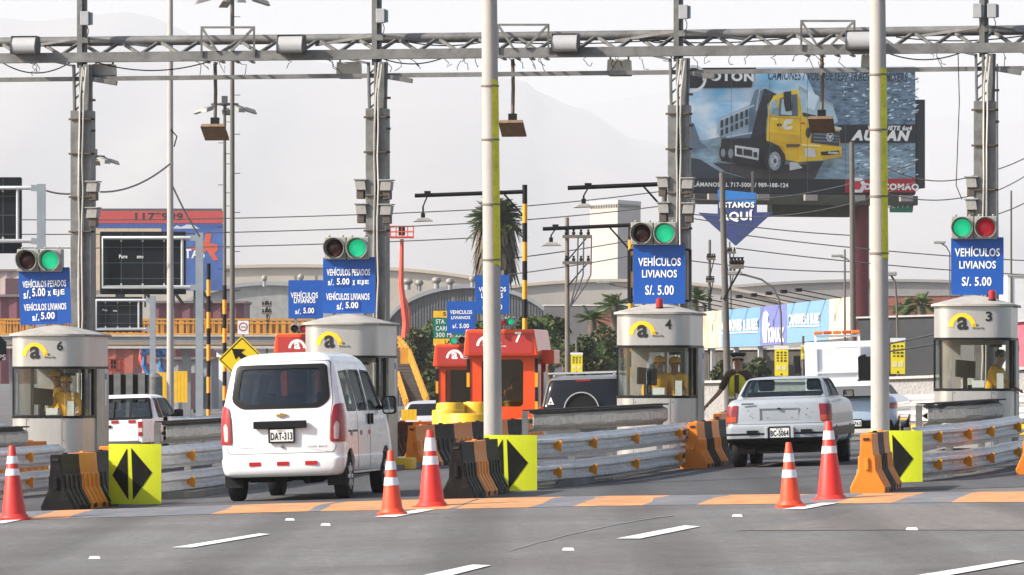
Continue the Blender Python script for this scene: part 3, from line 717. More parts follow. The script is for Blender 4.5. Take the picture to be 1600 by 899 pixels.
def toll_sign(x0, x1, y0, y1, lines, label, Y=None, patches=(), frame=False, tilt=0.0, extra_legs=True, grp='blue toll price signs', bold=0.02):
    px, py = (x0 + x1) / 2, (y0 + y1) / 2; Y = Y or row_y(px, 85.5); s = F / Y
    t = thing('toll_price_sign', label, 'sign', at(px, py, Y), -TH, grp); t.rotation_euler = (0, R(tilt), -TH)
    w, h = (x1 - x0) / s, (y1 - y0) / s
    p = MB(); p.prism(rrect(-w / 2, w / 2, -h / 2, h / 2, 0.02), 0, 0.02); p.build('panel', blue_sign, t)
    l = MB()
    for tx, a, b, c, d in lines: l.text(tx, (a - px) / s, (b - px) / s, (py - d) / s, (py - c) / s, -0.006, bold)
    l.build('lettering', white_txt, t)
    if patches:
        for a, b, c, d in patches:
            q = MB(); q.box((((a + b) / 2 - px) / s, 0.0, (py - (c + d) / 2) / s), ((b - a) / s, 0.008, (d - c) / s)); q.build('price_patch', patch_blue, t)
    if extra_legs:
        f = MB()
        for x in (-w * .3, w * .3): f.beam((x, 0.04, -h / 2 - 0.15), (x, 0.04, h / 2 + 0.1), 0.05)
        f.beam((-w * .45, 0.05, 0), (w * .45, 0.05, 0), 0.04); f.build('bracket', grey_steel, t)
    if frame:
        for sx in (-1, 1):
            f = MB(); x = sx * (w / 2 + 0.075); f.beam((x, 0.05, -h / 2 + 0.05), (x, 0.05, h / 2 - 0.08), 0.05)
            for z in (-h / 2 + 0.05, h / 2 - 0.08): f.beam((x, 0.05, z), (x - sx * 0.12, 0.05, z), 0.04)
            f.build('side_frame', black, t)
    return t
toll_sign(29, 111, 419, 507, [('VEH\u00cdCULOS PESADOS', 35, 105, 436, 449), ('s/.', 36, 47, 453, 466), ('5.00', 50, 71, 450, 463), ('x', 75, 80, 455, 463), ('EJE', 84, 102, 453, 464),
          ('VEH\u00cdCULOS LIVIANOS', 36, 104, 472, 485), ('s/.', 49, 60, 490, 501), ('5.00', 63, 85, 488, 499)], 'blue price sign with heavy and light vehicle fares above booth 6',
          patches=((48, 73, 448, 466), (61, 88, 486, 503)), tilt=-1.8)
toll_sign(504, 587, 402, 490, [('VEH\u00cdCULOS PESADOS', 510, 579, 418, 431), ('s/.', 512, 521, 436, 446), ('5.00', 526, 546, 435, 445), ('x', 551, 555, 438, 446), ('EJE', 559, 577, 438, 446),
          ('VEH\u00cdCULOS LIVIANOS', 509, 578, 456, 469), ('s/.', 526, 536, 473, 484), ('5.00', 540, 560, 472, 482)], 'blue price sign with heavy and light vehicle fares behind the white van',
          patches=((523, 548, 432, 449), (538, 564, 470, 486)))
toll_sign(989, 1071, 383, 475, [('VEH\u00cdCULOS', 997, 1064, 400, 416), ('LIVIANOS', 1003, 1058, 422, 434), ('S/. 5.00', 1008, 1053, 446, 461)], 'blue light vehicle price sign in black side frames above booth 4', frame=True, bold=0.02)
toll_sign(1486, 1568, 371, 461, [('VEH\u00cdCULOS', 1492, 1562, 385, 401), ('LIVIANOS', 1499, 1556, 408, 420), ('S/. 5.00', 1503, 1549, 433, 447)], 'blue light vehicle price sign at the right edge above booth 3', bold=0.02)
# ================================================================== BARRIERS, RAILS, CONES, BOARDS, POLES
BPROF = [(0.205, 0.0), (0.21, 0.07), (0.105, 0.28), (0.098, 0.45), (0.085, 0.46), (0.072, 0.60), (0.07, 0.72)]
wood_side = pmat('worn_black_plastic', (0.035, 0.033, 0.030), 0.65, 0, 0.35, 6, spec=0.2, dirt=(0.20, 0.18, 0.13), dirt_amt=0.6, dirt_scale=7)
barrier_orange_side = pmat('worn_orange_lit_side', (0.84, 0.30, 0.02), 0.55, 0, 0.15, 4, dirt=(0.34, 0.18, 0.08), dirt_amt=0.55, dirt_scale=5)  # worn plastic; light painted in, base lifted since these sides lie in shade
PROTO = {}
def barrier_proto(kind, L):
    k = (kind, round(L, 2))
    if k in PROTO: return PROTO[k]
    t = thing('plastic_barrier', 'x', 'barrier'); bm, rm = (orange_pl, barrier_orange_side) if kind == 'orange' else (black_pl, wood_side)
    b = MB(); poly = [(x, z) for x, z in BPROF] + [(-x, z) for x, z in reversed(BPROF)]; b.prism(poly, 0.004, L - 0.004)
    b.box((0, -0.006, 0.36), (0.045, 0.03, 0.15)); b.box((0, L * .5, 0.725), (0.05, 0.12, 0.03)); b.build('body', bm, t, bevel=0.012)
    for i in range(4):
        y = L * (0.14 + 0.24 * i)
        for s in (-1, 1):
            r = MB(); pts = [(s * (x + 0.012), z) for x, z in BPROF[1:5]]; q = [(s * (x - 0.02), z) for x, z in BPROF[1:5]]
            r.M = Matrix.Translation((0, y - L * .055, 0)); r.prism(pts + q[::-1], 0, L * .11); r.build('rib', rm, t)
    for s in (-1, 1):
        for y in (L * .25, L * .75):
            f = MB(); f.box((s * 0.207, y, 0.045), (0.012, L * .18, 0.06)); f.build('fork_slot', black, t)
    sl = MB(); sl.box((0, -0.001, 0.655), (0.075, 0.012, 0.03)); sl.build('grip_slot', pmat('slot_dark', (0.03, 0.02, 0.015), 0.8), t)
    PROTO[k] = t; return t
USED = set()
def barrier(P, kind, L, label, rz=-TH, grp='plastic barriers around the toll islands'):
    t = barrier_proto(kind, L); k = (kind, round(L, 2))
    if k in USED: t = copy_tree(t)
    USED.add(k); t.location = P; t.rotation_euler = (0, -math.atan(CROSS), rz); tag(t, label, None, grp); return t
def chain(px, py, kinds, labels, L=0.95):
    p = gp(px, py); d = Vector((math.sin(TH), math.cos(TH), 0))
    for i, (k, lb) in enumerate(zip(kinds, labels)):
        q = p + d * L * i; q.z = gz(q.x, q.y); barrier(q, k, L, lb)
o_, b_ = 'orange', 'black'
chain(89, 800, (b_, o_, b_), ('black barrier with its end face towards us, left of the double arrow board', 'orange barrier between two black ones left of the double arrow board', 'olive black barrier beside the left edge of the double arrow board'))
chain(715, 781, (b_, o_, b_), ('black barrier with its end face towards us at the foot of the centre pole', 'orange barrier between two black ones at the foot of the centre pole', 'black barrier with scuffed top behind the orange one at the centre pole'))
chain(1356, 772, (o_, b_, o_), ('orange barrier with its end face towards us at the foot of the right pole', 'thin dark barrier between two orange ones at the right pole', 'orange barrier beside the right arrow board'), 0.8)
chain(1084, 733, (o_, b_, o_, b_), ('orange barrier at the right foot of booth 4', 'black barrier behind the orange one at the right foot of booth 4', 'second orange barrier beside the right side of booth 4', 'rear black barrier between booth 4 and the grey sedan'))
chain(165, 778, (o_,), ('orange barrier standing behind the left edge of the double arrow board',))
chain(1612, 742, (o_,), ('orange barrier cut by the right edge of the photo beside booth 3',), 1.0)
def line_chain(a, b, n, kinds, lab):
    A, B = on(*a), on(*b); L = (B - A).length / n; d = (B - A).normalized(); rz = -math.atan2(d.x, d.y)
    for i in range(n):
        q = A + d * L * i; q.z = gz(q.x, q.y); barrier(q, kinds[i % len(kinds)], L, lab(i, kinds[i % len(kinds)]), rz)
ordn = ['first', 'second', 'third', 'fourth', 'fifth', 'sixth', 'seventh', 'eighth']
line_chain((645, 87.5), (842, 95.5), 7, (o_, b_), lambda i, k: f'{k} barrier, {ordn[i]} from the left in the curving row before the orange booths')
line_chain((612, 104), (700, 107), 3, (b_, o_), lambda i, k: f'{k} barrier, {ordn[i]} from the left in the far short row beside the yellow drums')
line_chain((1122, 92), (1142, 98), 2, (o_, b_), lambda i, k: f'{k} barrier in front of the pebbled wall by the police officer')
line_chain((-20, 80.5), (70, 81.5), 2, (o_, o_), lambda i, k: ('orange barrier cut by the left edge before booth 6', 'orange barrier directly before the front of booth 6')[i])
yb = MB()

WP = [(0, 0), (0.0, 0.025), (0.075, 0.065), (0.08, 0.10), (0.0, 0.14), (0.0, 0.17), (0.08, 0.21), (0.075, 0.245), (0.0, 0.285), (0, 0.31)]
def sweep_rail(path, zb, th=0.006, jit=0.0, seed=1):
    """W profile along a path of ground points; bulges towards the camera side"""
    r = random.Random(seed); m = MB(); pts = []
    for (a, b) in zip(path, path[1:]):
        for k in range(6): pts.append(a.lerp(b, k / 6))
    pts.append(path[-1]); n = len(WP); vs = []
    for i, p in enumerate(pts):
        d = (pts[min(i + 1, len(pts) - 1)] - pts[max(i - 1, 0)]); d.z = 0; d.normalize(); nn = Vector((d.y, -d.x, 0))
        g = gz(p.x, p.y); jz = r.uniform(-jit, jit); jo = r.uniform(-jit, jit)
        for o, z in WP: vs.append(p.xy.to_3d() + nn * (o + jo) + Vector((0, 0, g + zb + z + jz)))
    m.add(vs, [(i * n + j, (i + 1) * n + j, (i + 1) * n + j + 1, i * n + j + 1) for i in range(len(pts) - 1) for j in range(n - 1)])
    return m, pts
def guard_rail(pp, zbs, label, mat=rail_m, refl=(), posts=3, jit=0.004, lid=False, grp='guard rails along the toll islands', name='guard_rail'):
    path = [on(*p) for p in pp]; t = thing(name, label, 'guard rail', (0, 0, 0), 0, grp); o0 = path[0].copy(); t.location = o0
    T = Matrix.Translation(-o0)
    for zi, zb in enumerate(zbs):
        m, pts = sweep_rail(path, zb, jit=jit, seed=zi + len(pp)); m.v = [T @ v for v in m.v]; m.build('rail', mat, t, smooth=50, solid=0.006)
        for u in refl:
            x = u * (len(pts) - 1); i = min(int(x), len(pts) - 2); p = pts[i].lerp(pts[i + 1], x - i); d = (pts[i + 1] - pts[i]); d.z = 0; d.normalize(); nn = Vector((d.y, -d.x, 0))
            q = MB(); g = gz(p.x, p.y) + zb + 0.155; c = T @ Vector((p.x, p.y, g)) + nn * 0.088; a = Vector((0.92, -0.3, 0)).normalized(); nrm = Vector((-0.3, -0.92, 0)).normalized(); pl = []
            for k in range(11): s_ = R(90 + 180 * k / 10); pl.append((0.05 + 0.12 * math.cos(s_), 0.076 * math.sin(s_)))
            vs = [c + a * x_ + Vector((0, 0, z_)) + nrm * e for e in (0.0, 0.02) for x_, z_ in pl]; N = len(pl)
            q.add(vs, [tuple(range(N)), tuple(reversed(range(N, 2 * N)))] + [(k, k + N, (k + 1) % N + N, (k + 1) % N) for k in range(N)]); q.build('reflector', amber, t)
    for k in range(posts):
        p = path[0].lerp(path[-1], (k + 0.35) / posts) if len(path) < 3 else path[min(len(path) - 1, k * (len(path) - 1) // max(1, posts - 1))]
        i = min(range(len(path)), key=lambda j: (path[j] - p).length); d = (path[min(i + 1, len(path) - 1)] - path[max(i - 1, 0)]); d.z = 0; d.normalize(); nn = Vector((d.y, -d.x, 0))
        p = p - nn * 0.06; q = MB(); g = gz(p.x, p.y); zt = zbs[0] + 0.30; q.box(T @ Vector((p.x, p.y, g + zt / 2)), (0.09, 0.12, zt)); q.build('post', grey_steel, t)
    if lid:
        m, pts = sweep_rail(path, zbs[0]); b = MB(); c = MB()
        for a, e in zip(pts, pts[1:]):
            d = (e - a); d.z = 0; d.normalize(); nn = Vector((d.y, -d.x, 0)); g = gz(a.x, a.y); g2 = gz(e.x, e.y)
            b.beam(T @ Vector((a.x, a.y, g + zbs[0] + 0.315)) + nn * 0.0, T @ Vector((e.x, e.y, g2 + zbs[0] + 0.315)) + nn * 0.0, 0.20, 0.02)
            c.beam(T @ Vector((a.x, a.y, g + zbs[0] + 0.155)) + nn * 0.075, T @ Vector((e.x, e.y, g2 + zbs[0] + 0.155)) + nn * 0.075, 0.012, 0.13)
        b.build('rail_cap', black_pl, t); c.build('plate_strip', pmat('pale_plate', (0.42, 0.40, 0.36), 0.55, 0.1, 0.25, 9, dirt=(0.2, 0.15, 0.12), dirt_amt=0.6, dirt_scale=12), t)
    return t
guard_rail([(800, 68.6), (838, 69.2), (900, 70.6), (960, 73), (1020, 76.3), (1074, 80)], (0.41, 0.045), 'double steel guard rail with amber reflectors curving from the centre arrow board to booth 4', refl=(0.28, 0.46, 0.68, 0.92), posts=5)
guard_rail([(238, 69.2), (300, 71.2), (360, 74), (420, 77), (480, 81)], (0.41, 0.045), 'pale double guard rail between the double arrow board and the white van', refl=(0.21,), posts=4)
guard_rail([(-60, 72), (20, 73.5), (94, 76)], (0.41, 0.045), 'pale double guard rail at the far left behind the red cone', refl=(0.62,), posts=2)
guard_rail([(1425, 66.6), (1490, 68.5), (1540, 71), (1592, 75.5)], (0.41, 0.045), 'double guard rail with amber reflectors before booth 3', refl=(0.16, 0.42, 0.66, 0.93), posts=4)
guard_rail([(826, 75), (930, 77), (1036, 80)], (0.70,), 'dark single upper rail with pale plates before booth 4', rail_dark, posts=2, jit=0.004, lid=True, grp='dark upper rails')
guard_rail([(252, 74), (300, 75.5), (372, 78)], (0.70,), 'dark single upper rail with pale plates left of the white van', rail_dark, posts=2, jit=0.004, lid=True, grp='dark upper rails')
guard_rail([(1442, 73), (1480, 74), (1562, 77)], (0.64,), 'battered single upper rail with bent plates before booth 3', rail_dark, posts=2, jit=0.022, lid=True, grp='dark upper rails')
guard_rail([(-50, 73.5), (0, 74.5), (36, 75.5)], (0.68,), 'dark upper rail stub at the left edge below booth 6', rail_dark, posts=1, lid=True, grp='dark upper rails')

def arrow_board(x0, x1, y0, y1, label, Y):
    s = F / Y; px = (x0 + x1) / 2; P = at(px, y1, Y); t = thing('arrow_board', label, 'arrow board', P, -TH, 'lime arrow boards at the island noses')
    w, h = (x1 - x0) / s, (y1 - y0) / s
    def bend(x): return 0.25 * (x * x)
    p = MB(); n = 10; vs = []
    for yy in (0.0, 0.012):
        for z in (0, h):
            for i in range(n + 1): x = -w / 2 + w * i / n; vs.append((x, bend(x) + yy, z))
    N = n + 1
    p.add(vs, [(i, i + 1, N + i + 1, N + i) for i in range(n)] + [(2 * N + i + 1, 2 * N + i, 3 * N + i, 3 * N + i + 1) for i in range(n)] + [(N + i, N + i + 1, 3 * N + i + 1, 3 * N + i) for i in range(n)] +
          [(i + 1, i, 2 * N + i, 2 * N + i + 1) for i in range(n)] + [(0, N, 3 * N, 2 * N), (n, 2 * N + n, 3 * N + n, N + n)])
    p.build('panel', lime, t)
    for tri in (((0.075, .48), (0.36, .93), (0.39, .065)), ((0.44, .935), (0.475, .07), (0.83, .53))):
        m = MB(); v = []; 
        a, b, c = [Vector((q[0] * w - w / 2, q[1] * h)) for q in tri]; K = 8
        idx = {}
        for i in range(K + 1):
            for j in range(K + 1 - i):
                q = a * (1 - (i + j) / K) + b * (i / K) + c * (j / K); idx[i, j] = len(v); v.append((q.x, bend(q.x) - 0.005, q.y))
        f = []
        for i in range(K):
            for j in range(K - i):
                f.append((idx[i, j], idx[i + 1, j], idx[i, j + 1]))
                if i + j < K - 1: f.append((idx[i + 1, j], idx[i + 1, j + 1], idx[i, j + 1]))
        m.add(v, f); m.build('arrow', pmat('board_black', (0.010, 0.010, 0.009), 0.6, 0, 0.2, spec=0.12, dirt=(0.06, 0.06, 0.03), dirt_amt=0.3), t)
    for x in (-w * .36, w * .36):
        q = MB(); q.box((x, 0.10, h * .45), (0.06, 0.08, h * .9 + 0.1)); q.build('post', grey_steel, t)
    return t
arrow_board(168, 252, 694, 788, 'lime board with two black arrows pointing outwards left of the white van', 66.3)
arrow_board(755, 839, 680, 771, 'lime arrow board half hidden behind the black barriers at the centre pole', 68.2)
arrow_board(1357, 1441, 673, 765, 'lime arrow board half hidden by the right concrete pole', 66.5)

def cone(px, py, h, label, m, tilt=0.0, band=None):
    p = gp(px, py); t = thing('traffic_cone', label, 'traffic cone', p, R(random.uniform(-20, 20)), 'red traffic cones', rx=tilt, ry=-math.atan(CROSS)); k = h / 0.92
    r0, r1 = 0.155 * k, 0.040 * k; zb = 0.045
    def rr(z): return r0 + (r1 - r0) * (z - zb) / (h - zb)
    B = band or ((0.53, 0.64), (0.74, 0.88))
    c = MB(); c.lathe([(rr(zb), zb), (rr(h - .01), h - 0.012), (r1 * .8, h)], 28); c.build('cone_body', m, t, smooth=40)
    b = MB(); w = 0.2 * k; b.prism(rpoly([(-w, -w), (w, -w), (w, w), (-w, w)], 0.07), 0.0, 0.032, axis='z'); b.lathe([(r0 * 1.22, 0.03), (r0 * 1.12, 0.055), (r0, 0.075)], 28); b.build('base', m, t, smooth=40)
    for lo, hi in B:
        s = MB(); s.lathe([(rr(h * lo) + 0.003, h * lo), (rr(h * hi) + 0.003, h * hi)], 28); s.build('reflective_band', refl_w, t, smooth=40)
    return t
cone(613, 805, 0.74, 'short orange cone nearest to the white van', cone_orange, band=((0.46, 0.58), (0.70, 0.83)))
cone(675, 794, 0.93, 'tall red cone in front of the centre barriers', cone_m, band=((0.555, 0.665), (0.73, 0.90)))
cone(1235, 793, 0.72, 'short orange cone in front of the grey sedan', cone_orange, band=((0.46, 0.58), (0.70, 0.83)))
cone(1298, 784, 0.92, 'tall red cone at the right rear corner of the grey sedan', cone_m, band=((0.60, 0.69), (0.77, 0.88)))
cone(22, 813, 0.89, 'dull red cone at the left edge of the road', pmat('cone_dull', (0.55, 0.03, 0.02), 0.5, 0, 0.1, 3, dirt=(0.3, 0.03, 0.03), dirt_amt=0.3), band=((0.60, 0.69), (0.76, 0.86)))
for _px, _Y, _lb in ((663, 100, 'distant red cone with only its tip showing above the curving barrier row'),):
    _g = on(_px, _Y); _h = wz(669, _Y) - _g.z; cone(_px, HY + (EYE - _g.z) * F / _Y, _h, _lb, cone_m)
_p = on(633, 86); _t = thing('yellow_block', 'low yellow kerb block at the foot of the booth behind the van', 'kerb block', _p, -TH); _q = MB(); _q.box((0, 0, 0.10), (0.30, 0.5, 0.20)); _q.build('block', yellow_p, _t, bevel=0.02)

# cat's eye studs on the road
for i, (x, y) in enumerate(((148, 874), (509, 822), (453, 814), (888, 861), (1152, 808), (1425, 829))):
    p = gp(x, y); t = tag(MB().box((0, 0, 0.012), (0.11, 0.10, 0.022), taper=0.75).build('road_stud', pmat('stud_white', (0.75, 0.74, 0.70), 0.4), loc=(p.x, p.y, p.z + 0.004)),
        ('white road stud at the bottom left of the road', 'white road stud left of the short orange cone', 'chipped white road stud beyond the left lane dash', 'white road stud between the two middle lane dashes', 'white road stud right of the middle lane dash', 'flat white road stud on the pale asphalt patch')[i], 'road stud', 'white road studs')

# the two concrete poles with yellow warning strips
def front_pole(pb, pt, yb, Y, r0, r1, strip, label):
    b = on(pb, Y); H = 9.0; tx = wx(pt, Y); zt = wz(0, Y); lean = (tx - b.x) / (zt - b.z)
    t = thing('concrete_pole', label, 'pole', b, 0, 'tall concrete poles at the island noses')
    m = MB(); m.tube([(lean * z, 0, z) for z in [H * i / 14 for i in range(15)]], [r0 + (r1 - r0) * i / 14 for i in range(15)], 28); m.build('shaft', concrete_pole, t, smooth=50)
    za, zb = wz(strip[1], Y) - b.z, wz(strip[0], Y) - b.z; s = MB(); v = []; n = 26; K = 7
    for i in range(n + 1):
        z = za + (zb - za) * i / n; rad = r0 + (r1 - r0) * z / H + 0.006
        for k in range(K): a = R(-76 + 78 * k / (K - 1)); v.append((lean * z + rad * math.cos(a), rad * math.sin(a), z + 0.015 * math.sin(k)))
    s.add(v, [(i * K + k, i * K + k + 1, (i + 1) * K + k + 1, (i + 1) * K + k) for i in range(n) for k in range(K - 1)])
    s.build('yellow_strip', pmat('yellow_strip', (0.70, 0.66, 0.01), 0.5, 0, 0.15, 6, dirt=(0.25, 0.22, 0.02), dirt_amt=0.6, dirt_scale=9), t, smooth=60)
    for f in (0.03, 0.33, 0.68, 0.97):
        z = za + (zb - za) * f; rad = r0 + (r1 - r0) * z / H; c = MB(); c.lathe([(rad + 0.012, -0.012), (rad + 0.012, 0.012)], 24, (lean * z, 0, z)); c.build('strap', pmat('strap', (0.2, 0.17, 0.14), 0.6, 0.3, 0.3), t, smooth=40)
front_pole(771, 764.5, 695, 70.0, 0.128, 0.100, (126, 415), 'pale concrete pole with yellow strip rising between the centre barriers')
front_pole(1376, 1371, 690, 68.5, 0.128, 0.100, (108, 405), 'pale concrete pole with yellow strip beside the right arrow board')
# ================================================================== VEHICLES
def smooth_rows(rows, n=4):
    out = []; N = len(rows)
    for i in range(N - 1):
        p0, p1, p2, p3 = rows[max(0, i - 1)], rows[i], rows[i + 1], rows[min(N - 1, i + 2)]
        for k in range(n):
            t = k / n; q = []
            for a, b, c, d in zip(p0, p1, p2, p3):
                m1 = (c - a) / 2; m2 = (d - b) / 2
                if (b - a) * (c - b) <= 0: m1 = 0
                if (c - b) * (d - c) <= 0: m2 = 0
                q.append((2 * t ** 3 - 3 * t * t + 1) * b + (t ** 3 - 2 * t * t + t) * m1 + (-2 * t ** 3 + 3 * t * t) * c + (t ** 3 - t * t) * m2)
            out.append(tuple(q))
    out.append(tuple(rows[-1])); return out
def outline(yr, yf, hw, rr, rf, bulge):
    """rounded plan outline, clockwise from rear left; rear edge bows backwards by bulge"""
    pts = []; nc = 7; ns = 8
    def corner(cx, cy, r, a0):
        for k in range(nc + 1):
            a = R(a0 + 90 * k / nc); pts.append((cx + r * math.cos(a), cy + r * math.sin(a)))
    def edge(p, q, n):
        for k in range(1, n): pts.append((p[0] + (q[0] - p[0]) * k / n, p[1] + (q[1] - p[1]) * k / n))
    rr = min(rr, hw * .9, (yf - yr) * .4); rf = min(rf, hw * .9, (yf - yr) * .4)
    corner(-hw + rr, yr + rr, rr, 180); edge((-hw + rr, yr), (hw - rr, yr), ns)
    corner(hw - rr, yr + rr, rr, 270); edge((hw, yr + rr), (hw, yf - rf), ns * 2)
    corner(hw - rf, yf - rf, rf, 0); edge((hw - rf, yf), (-hw + rf, yf), ns)
    corner(-hw + rf, yf - rf, rf, 90); edge((-hw, yf - rf), (-hw, yr + rr), ns * 2)
    return [(x, y + (bulge * (x / hw) ** 2 if y < yr + rr + 0.05 and bulge else 0)) for x, y in pts]
def loft(rows, o=0.0, bulge=0.04, rr=0.12, rf=0.25, flip=False, n=4):
    rs = smooth_rows(rows, n); z0, z1 = rs[0][0], rs[-1][0]; e = 0.005 if o > 0 else (-0.005 if o < 0 else 0.0); k = (z1 - z0 + e + o) / (z1 - z0); m = []; vs = []; fs = []
    for (z, yr, yf, hw, *ex) in rs:
        c = ex[0] if ex else rr
        for x, y in outline(yr - o, yf + o, hw + o, max(0.02, c + o), rf + o, bulge): vs.append((x, y, z0 - e + (z - z0) * k))
    N = len(outline(0, 4, 1, .1, .1, 0))
    for j in range(len(rs) - 1):
        for i in range(N): fs.append((j * N + i, j * N + (i + 1) % N, (j + 1) * N + (i + 1) % N, (j + 1) * N + i))
    fs.append(tuple(reversed(range(N)))); b0 = (len(rs) - 1) * N; fs.append(tuple(b0 + i for i in range(N)))
    if flip: fs = [tuple(reversed(f)) for f in fs]
    return vs, fs
def tmp_obj(mb):
    me = bpy.data.meshes.new('tmp'); me.from_pydata([tuple(v) for v in mb.v], [], mb.f); me.update()
    o = bpy.data.objects.new('tmp', me); col.objects.link(o); return o
def fix_normals(o):
    b = bmesh.new(); b.from_mesh(o.data); bmesh.ops.recalc_face_normals(b, faces=b.faces); b.to_mesh(o.data); b.free()
def csg(base, ops, name, mat, parent, smooth=32):
    """base MB combined with (operation, MB) steps; returns a linked object"""
    o = tmp_obj(base); cut = []
    for op, mb in ops:
        c = tmp_obj(mb); fix_normals(c); cut.append(c); md = o.modifiers.new('b', 'BOOLEAN'); md.operation = op; md.solver = 'EXACT'; md.object = c
    dg = bpy.context.evaluated_depsgraph_get(); dg.update()
    me = bpy.data.meshes.new_from_object(o.evaluated_get(dg)); me.name = name
    for c in cut + [o]:
        d = c.data; bpy.data.objects.remove(c); bpy.data.meshes.remove(d)
    me.materials.clear(); me.materials.append(mat)
    for p in me.polygons: p.material_index = 0
    me.shade_smooth(); me.set_sharp_from_angle(angle=R(smooth))
    q = bpy.data.objects.new(name, me); col.objects.link(q); q.parent = parent; return q
def shell_mb(rows, t_out=0.0, t_in=-0.035, **k):
    m = MB(); v, f = loft(rows, t_out, **k); m.add(v, f); v, f = loft(rows, t_in, flip=True, **k); m.add(v, f); return m
def PR(poly, a, b, axis): return MB().prism(poly, a, b, axis=axis)
def patch(rows, poly, a, b, axis, name, mat, parent, out=0.004, th=0.012, minus=None, **k):
    ops = [('INTERSECT', PR(poly, a, b, axis))]
    if minus: ops.append(('DIFFERENCE', PR(minus, a - 0.1, b + 0.1, axis)))
    return csg(shell_mb(rows, out, out - th, **k), ops, name, mat, parent)
def wheel(parent, x, y, r, w, rim_c, side):
    o = MB(); M = rot_y(R(90)); o.lathe([(r * .62, -w / 2), (r * .93, -w / 2), (r, -w * .32), (r, w * .32), (r * .93, w / 2), (r * .62, w / 2)], 32, (x, y, r), M); t = o.build('wheel', rubber, parent, smooth=40)
    q = MB(); s = side; q.lathe([(r * .64, 0), (r * .6, s * w * .30), (r * .5, s * w * .25), (r * .22, s * w * .36), (r * .1, s * w * .42), (0.001, s * w * .42)], 28, (x + s * w * .14, y, r), M)
    for k in range(8):
        a = 2 * math.pi * k / 8; q.box((x + s * w * .49, y + r * .4 * math.cos(a), r + r * .4 * math.sin(a)), (0.03, 0.05, r * .34), rot=rot_x(a - math.pi / 2))
    q.build('rim', rim_c, t, smooth=40); return t
def seats(parent, pos, zb, mat):
    for x, y in pos:
        s = MB(); s.box((x, y, zb + 0.28), (0.48, 0.12, 0.56), taper=0.85); s.box((x, y, zb + 0.66), (0.26, 0.09, 0.18)); s.build('seat', mat, parent, bevel=0.04, seg=3)
def plate(parent, x, y, z, w, h, txt, top=None):
    p = MB(); p.box((x, y, z), (w, 0.015, h)); o = p.build('number_plate', pmat('plate_white', (0.72, 0.73, 0.70), 0.4, 0, 0.06, dirt=(0.3, 0.29, 0.27), dirt_amt=0.3), parent)
    l = MB(); l.text(txt, x - w * .46, x + w * .46, z - h * .38, z + h * .25, y - 0.0105, 0.03)
    if top: l.text(top, x - w * .16, x + w * .16, z + h * .31, z + h * .42, y - 0.0105, 0.01)
    l.build('lettering', black_txt, o)
    f = MB()
    for a, b in (((-1, -1), (1, -1)), ((1, -1), (1, 1)), ((1, 1), (-1, 1)), ((-1, 1), (-1, -1))):
        f.beam((x + a[0] * w * .53, y, z + a[1] * h * .56), (x + b[0] * w * .53, y, z + b[1] * h * .56), 0.022)
    f.build('plate_frame', black, o)
def place(px, Y, name, label, cat='car', rz=None, dz=0.0):
    p = on(px, Y); p.z += dz
    return thing(name, label, cat, p, -TH if rz is None else rz, None, ry=-math.atan(CROSS))
paint_white = pmat('car_white', (0.80, 0.81, 0.82), 0.28, 0, 0.03, 2, coat=0.6, dirt=(0.62, 0.60, 0.57), dirt_amt=0.25, dirt_scale=1.5)
paint_grey = pmat('car_silver_grey', (0.33, 0.36, 0.39), 0.35, 0.15, 0.08, 3, coat=0.3, dirt=(0.30, 0.29, 0.27), dirt_amt=0.45, dirt_scale=3)
paint_worn = pmat('car_worn_patch', (0.42, 0.38, 0.32), 0.7, 0, 0.3, 6, dirt=(0.22, 0.18, 0.14), dirt_amt=0.6, dirt_scale=7)
paint_blue = pmat('car_ice_blue', (0.36, 0.46, 0.58), 0.25, 0.1, 0.04, 2, coat=0.6)
paint_silver = pmat('car_silver', (0.50, 0.51, 0.52), 0.3, 0.3, 0.05, 2, coat=0.5)
trim_b = pmat('black_trim', (0.010, 0.010, 0.011), 0.5, 0, 0.2, spec=0.2)
seam_m = pmat('panel_gap', (0.10, 0.10, 0.105), 0.7)
lamp_red = pmat('tail_red', (0.30, 0.006, 0.012), 0.18, 0, 0.2, 14, coat=0.6)
lamp_clear = pmat('tail_clear', (0.50, 0.40, 0.40), 0.15, 0, 0.2, 14, coat=0.6)
tape_red = pmat('red_reflector', (0.42, 0.012, 0.016), 0.3, 0, 0.1)
rim_silver = pmat('rim_silver', (0.50, 0.51, 0.52), 0.35, 0.6, 0.1)
car_glass = glass('car_glass', (0.42, 0.46, 0.50), 0.06, 0.02)
clear_glass = glass('car_clear_glass', (0.80, 0.85, 0.84), 0.05, 0.02)
seat_m = pmat('seat_cloth', (0.035, 0.038, 0.045), 0.9, 0, 0.2)
under = pmat('underbody', (0.010, 0.009, 0.009), 0.9, 0, 0.3, spec=0.1)

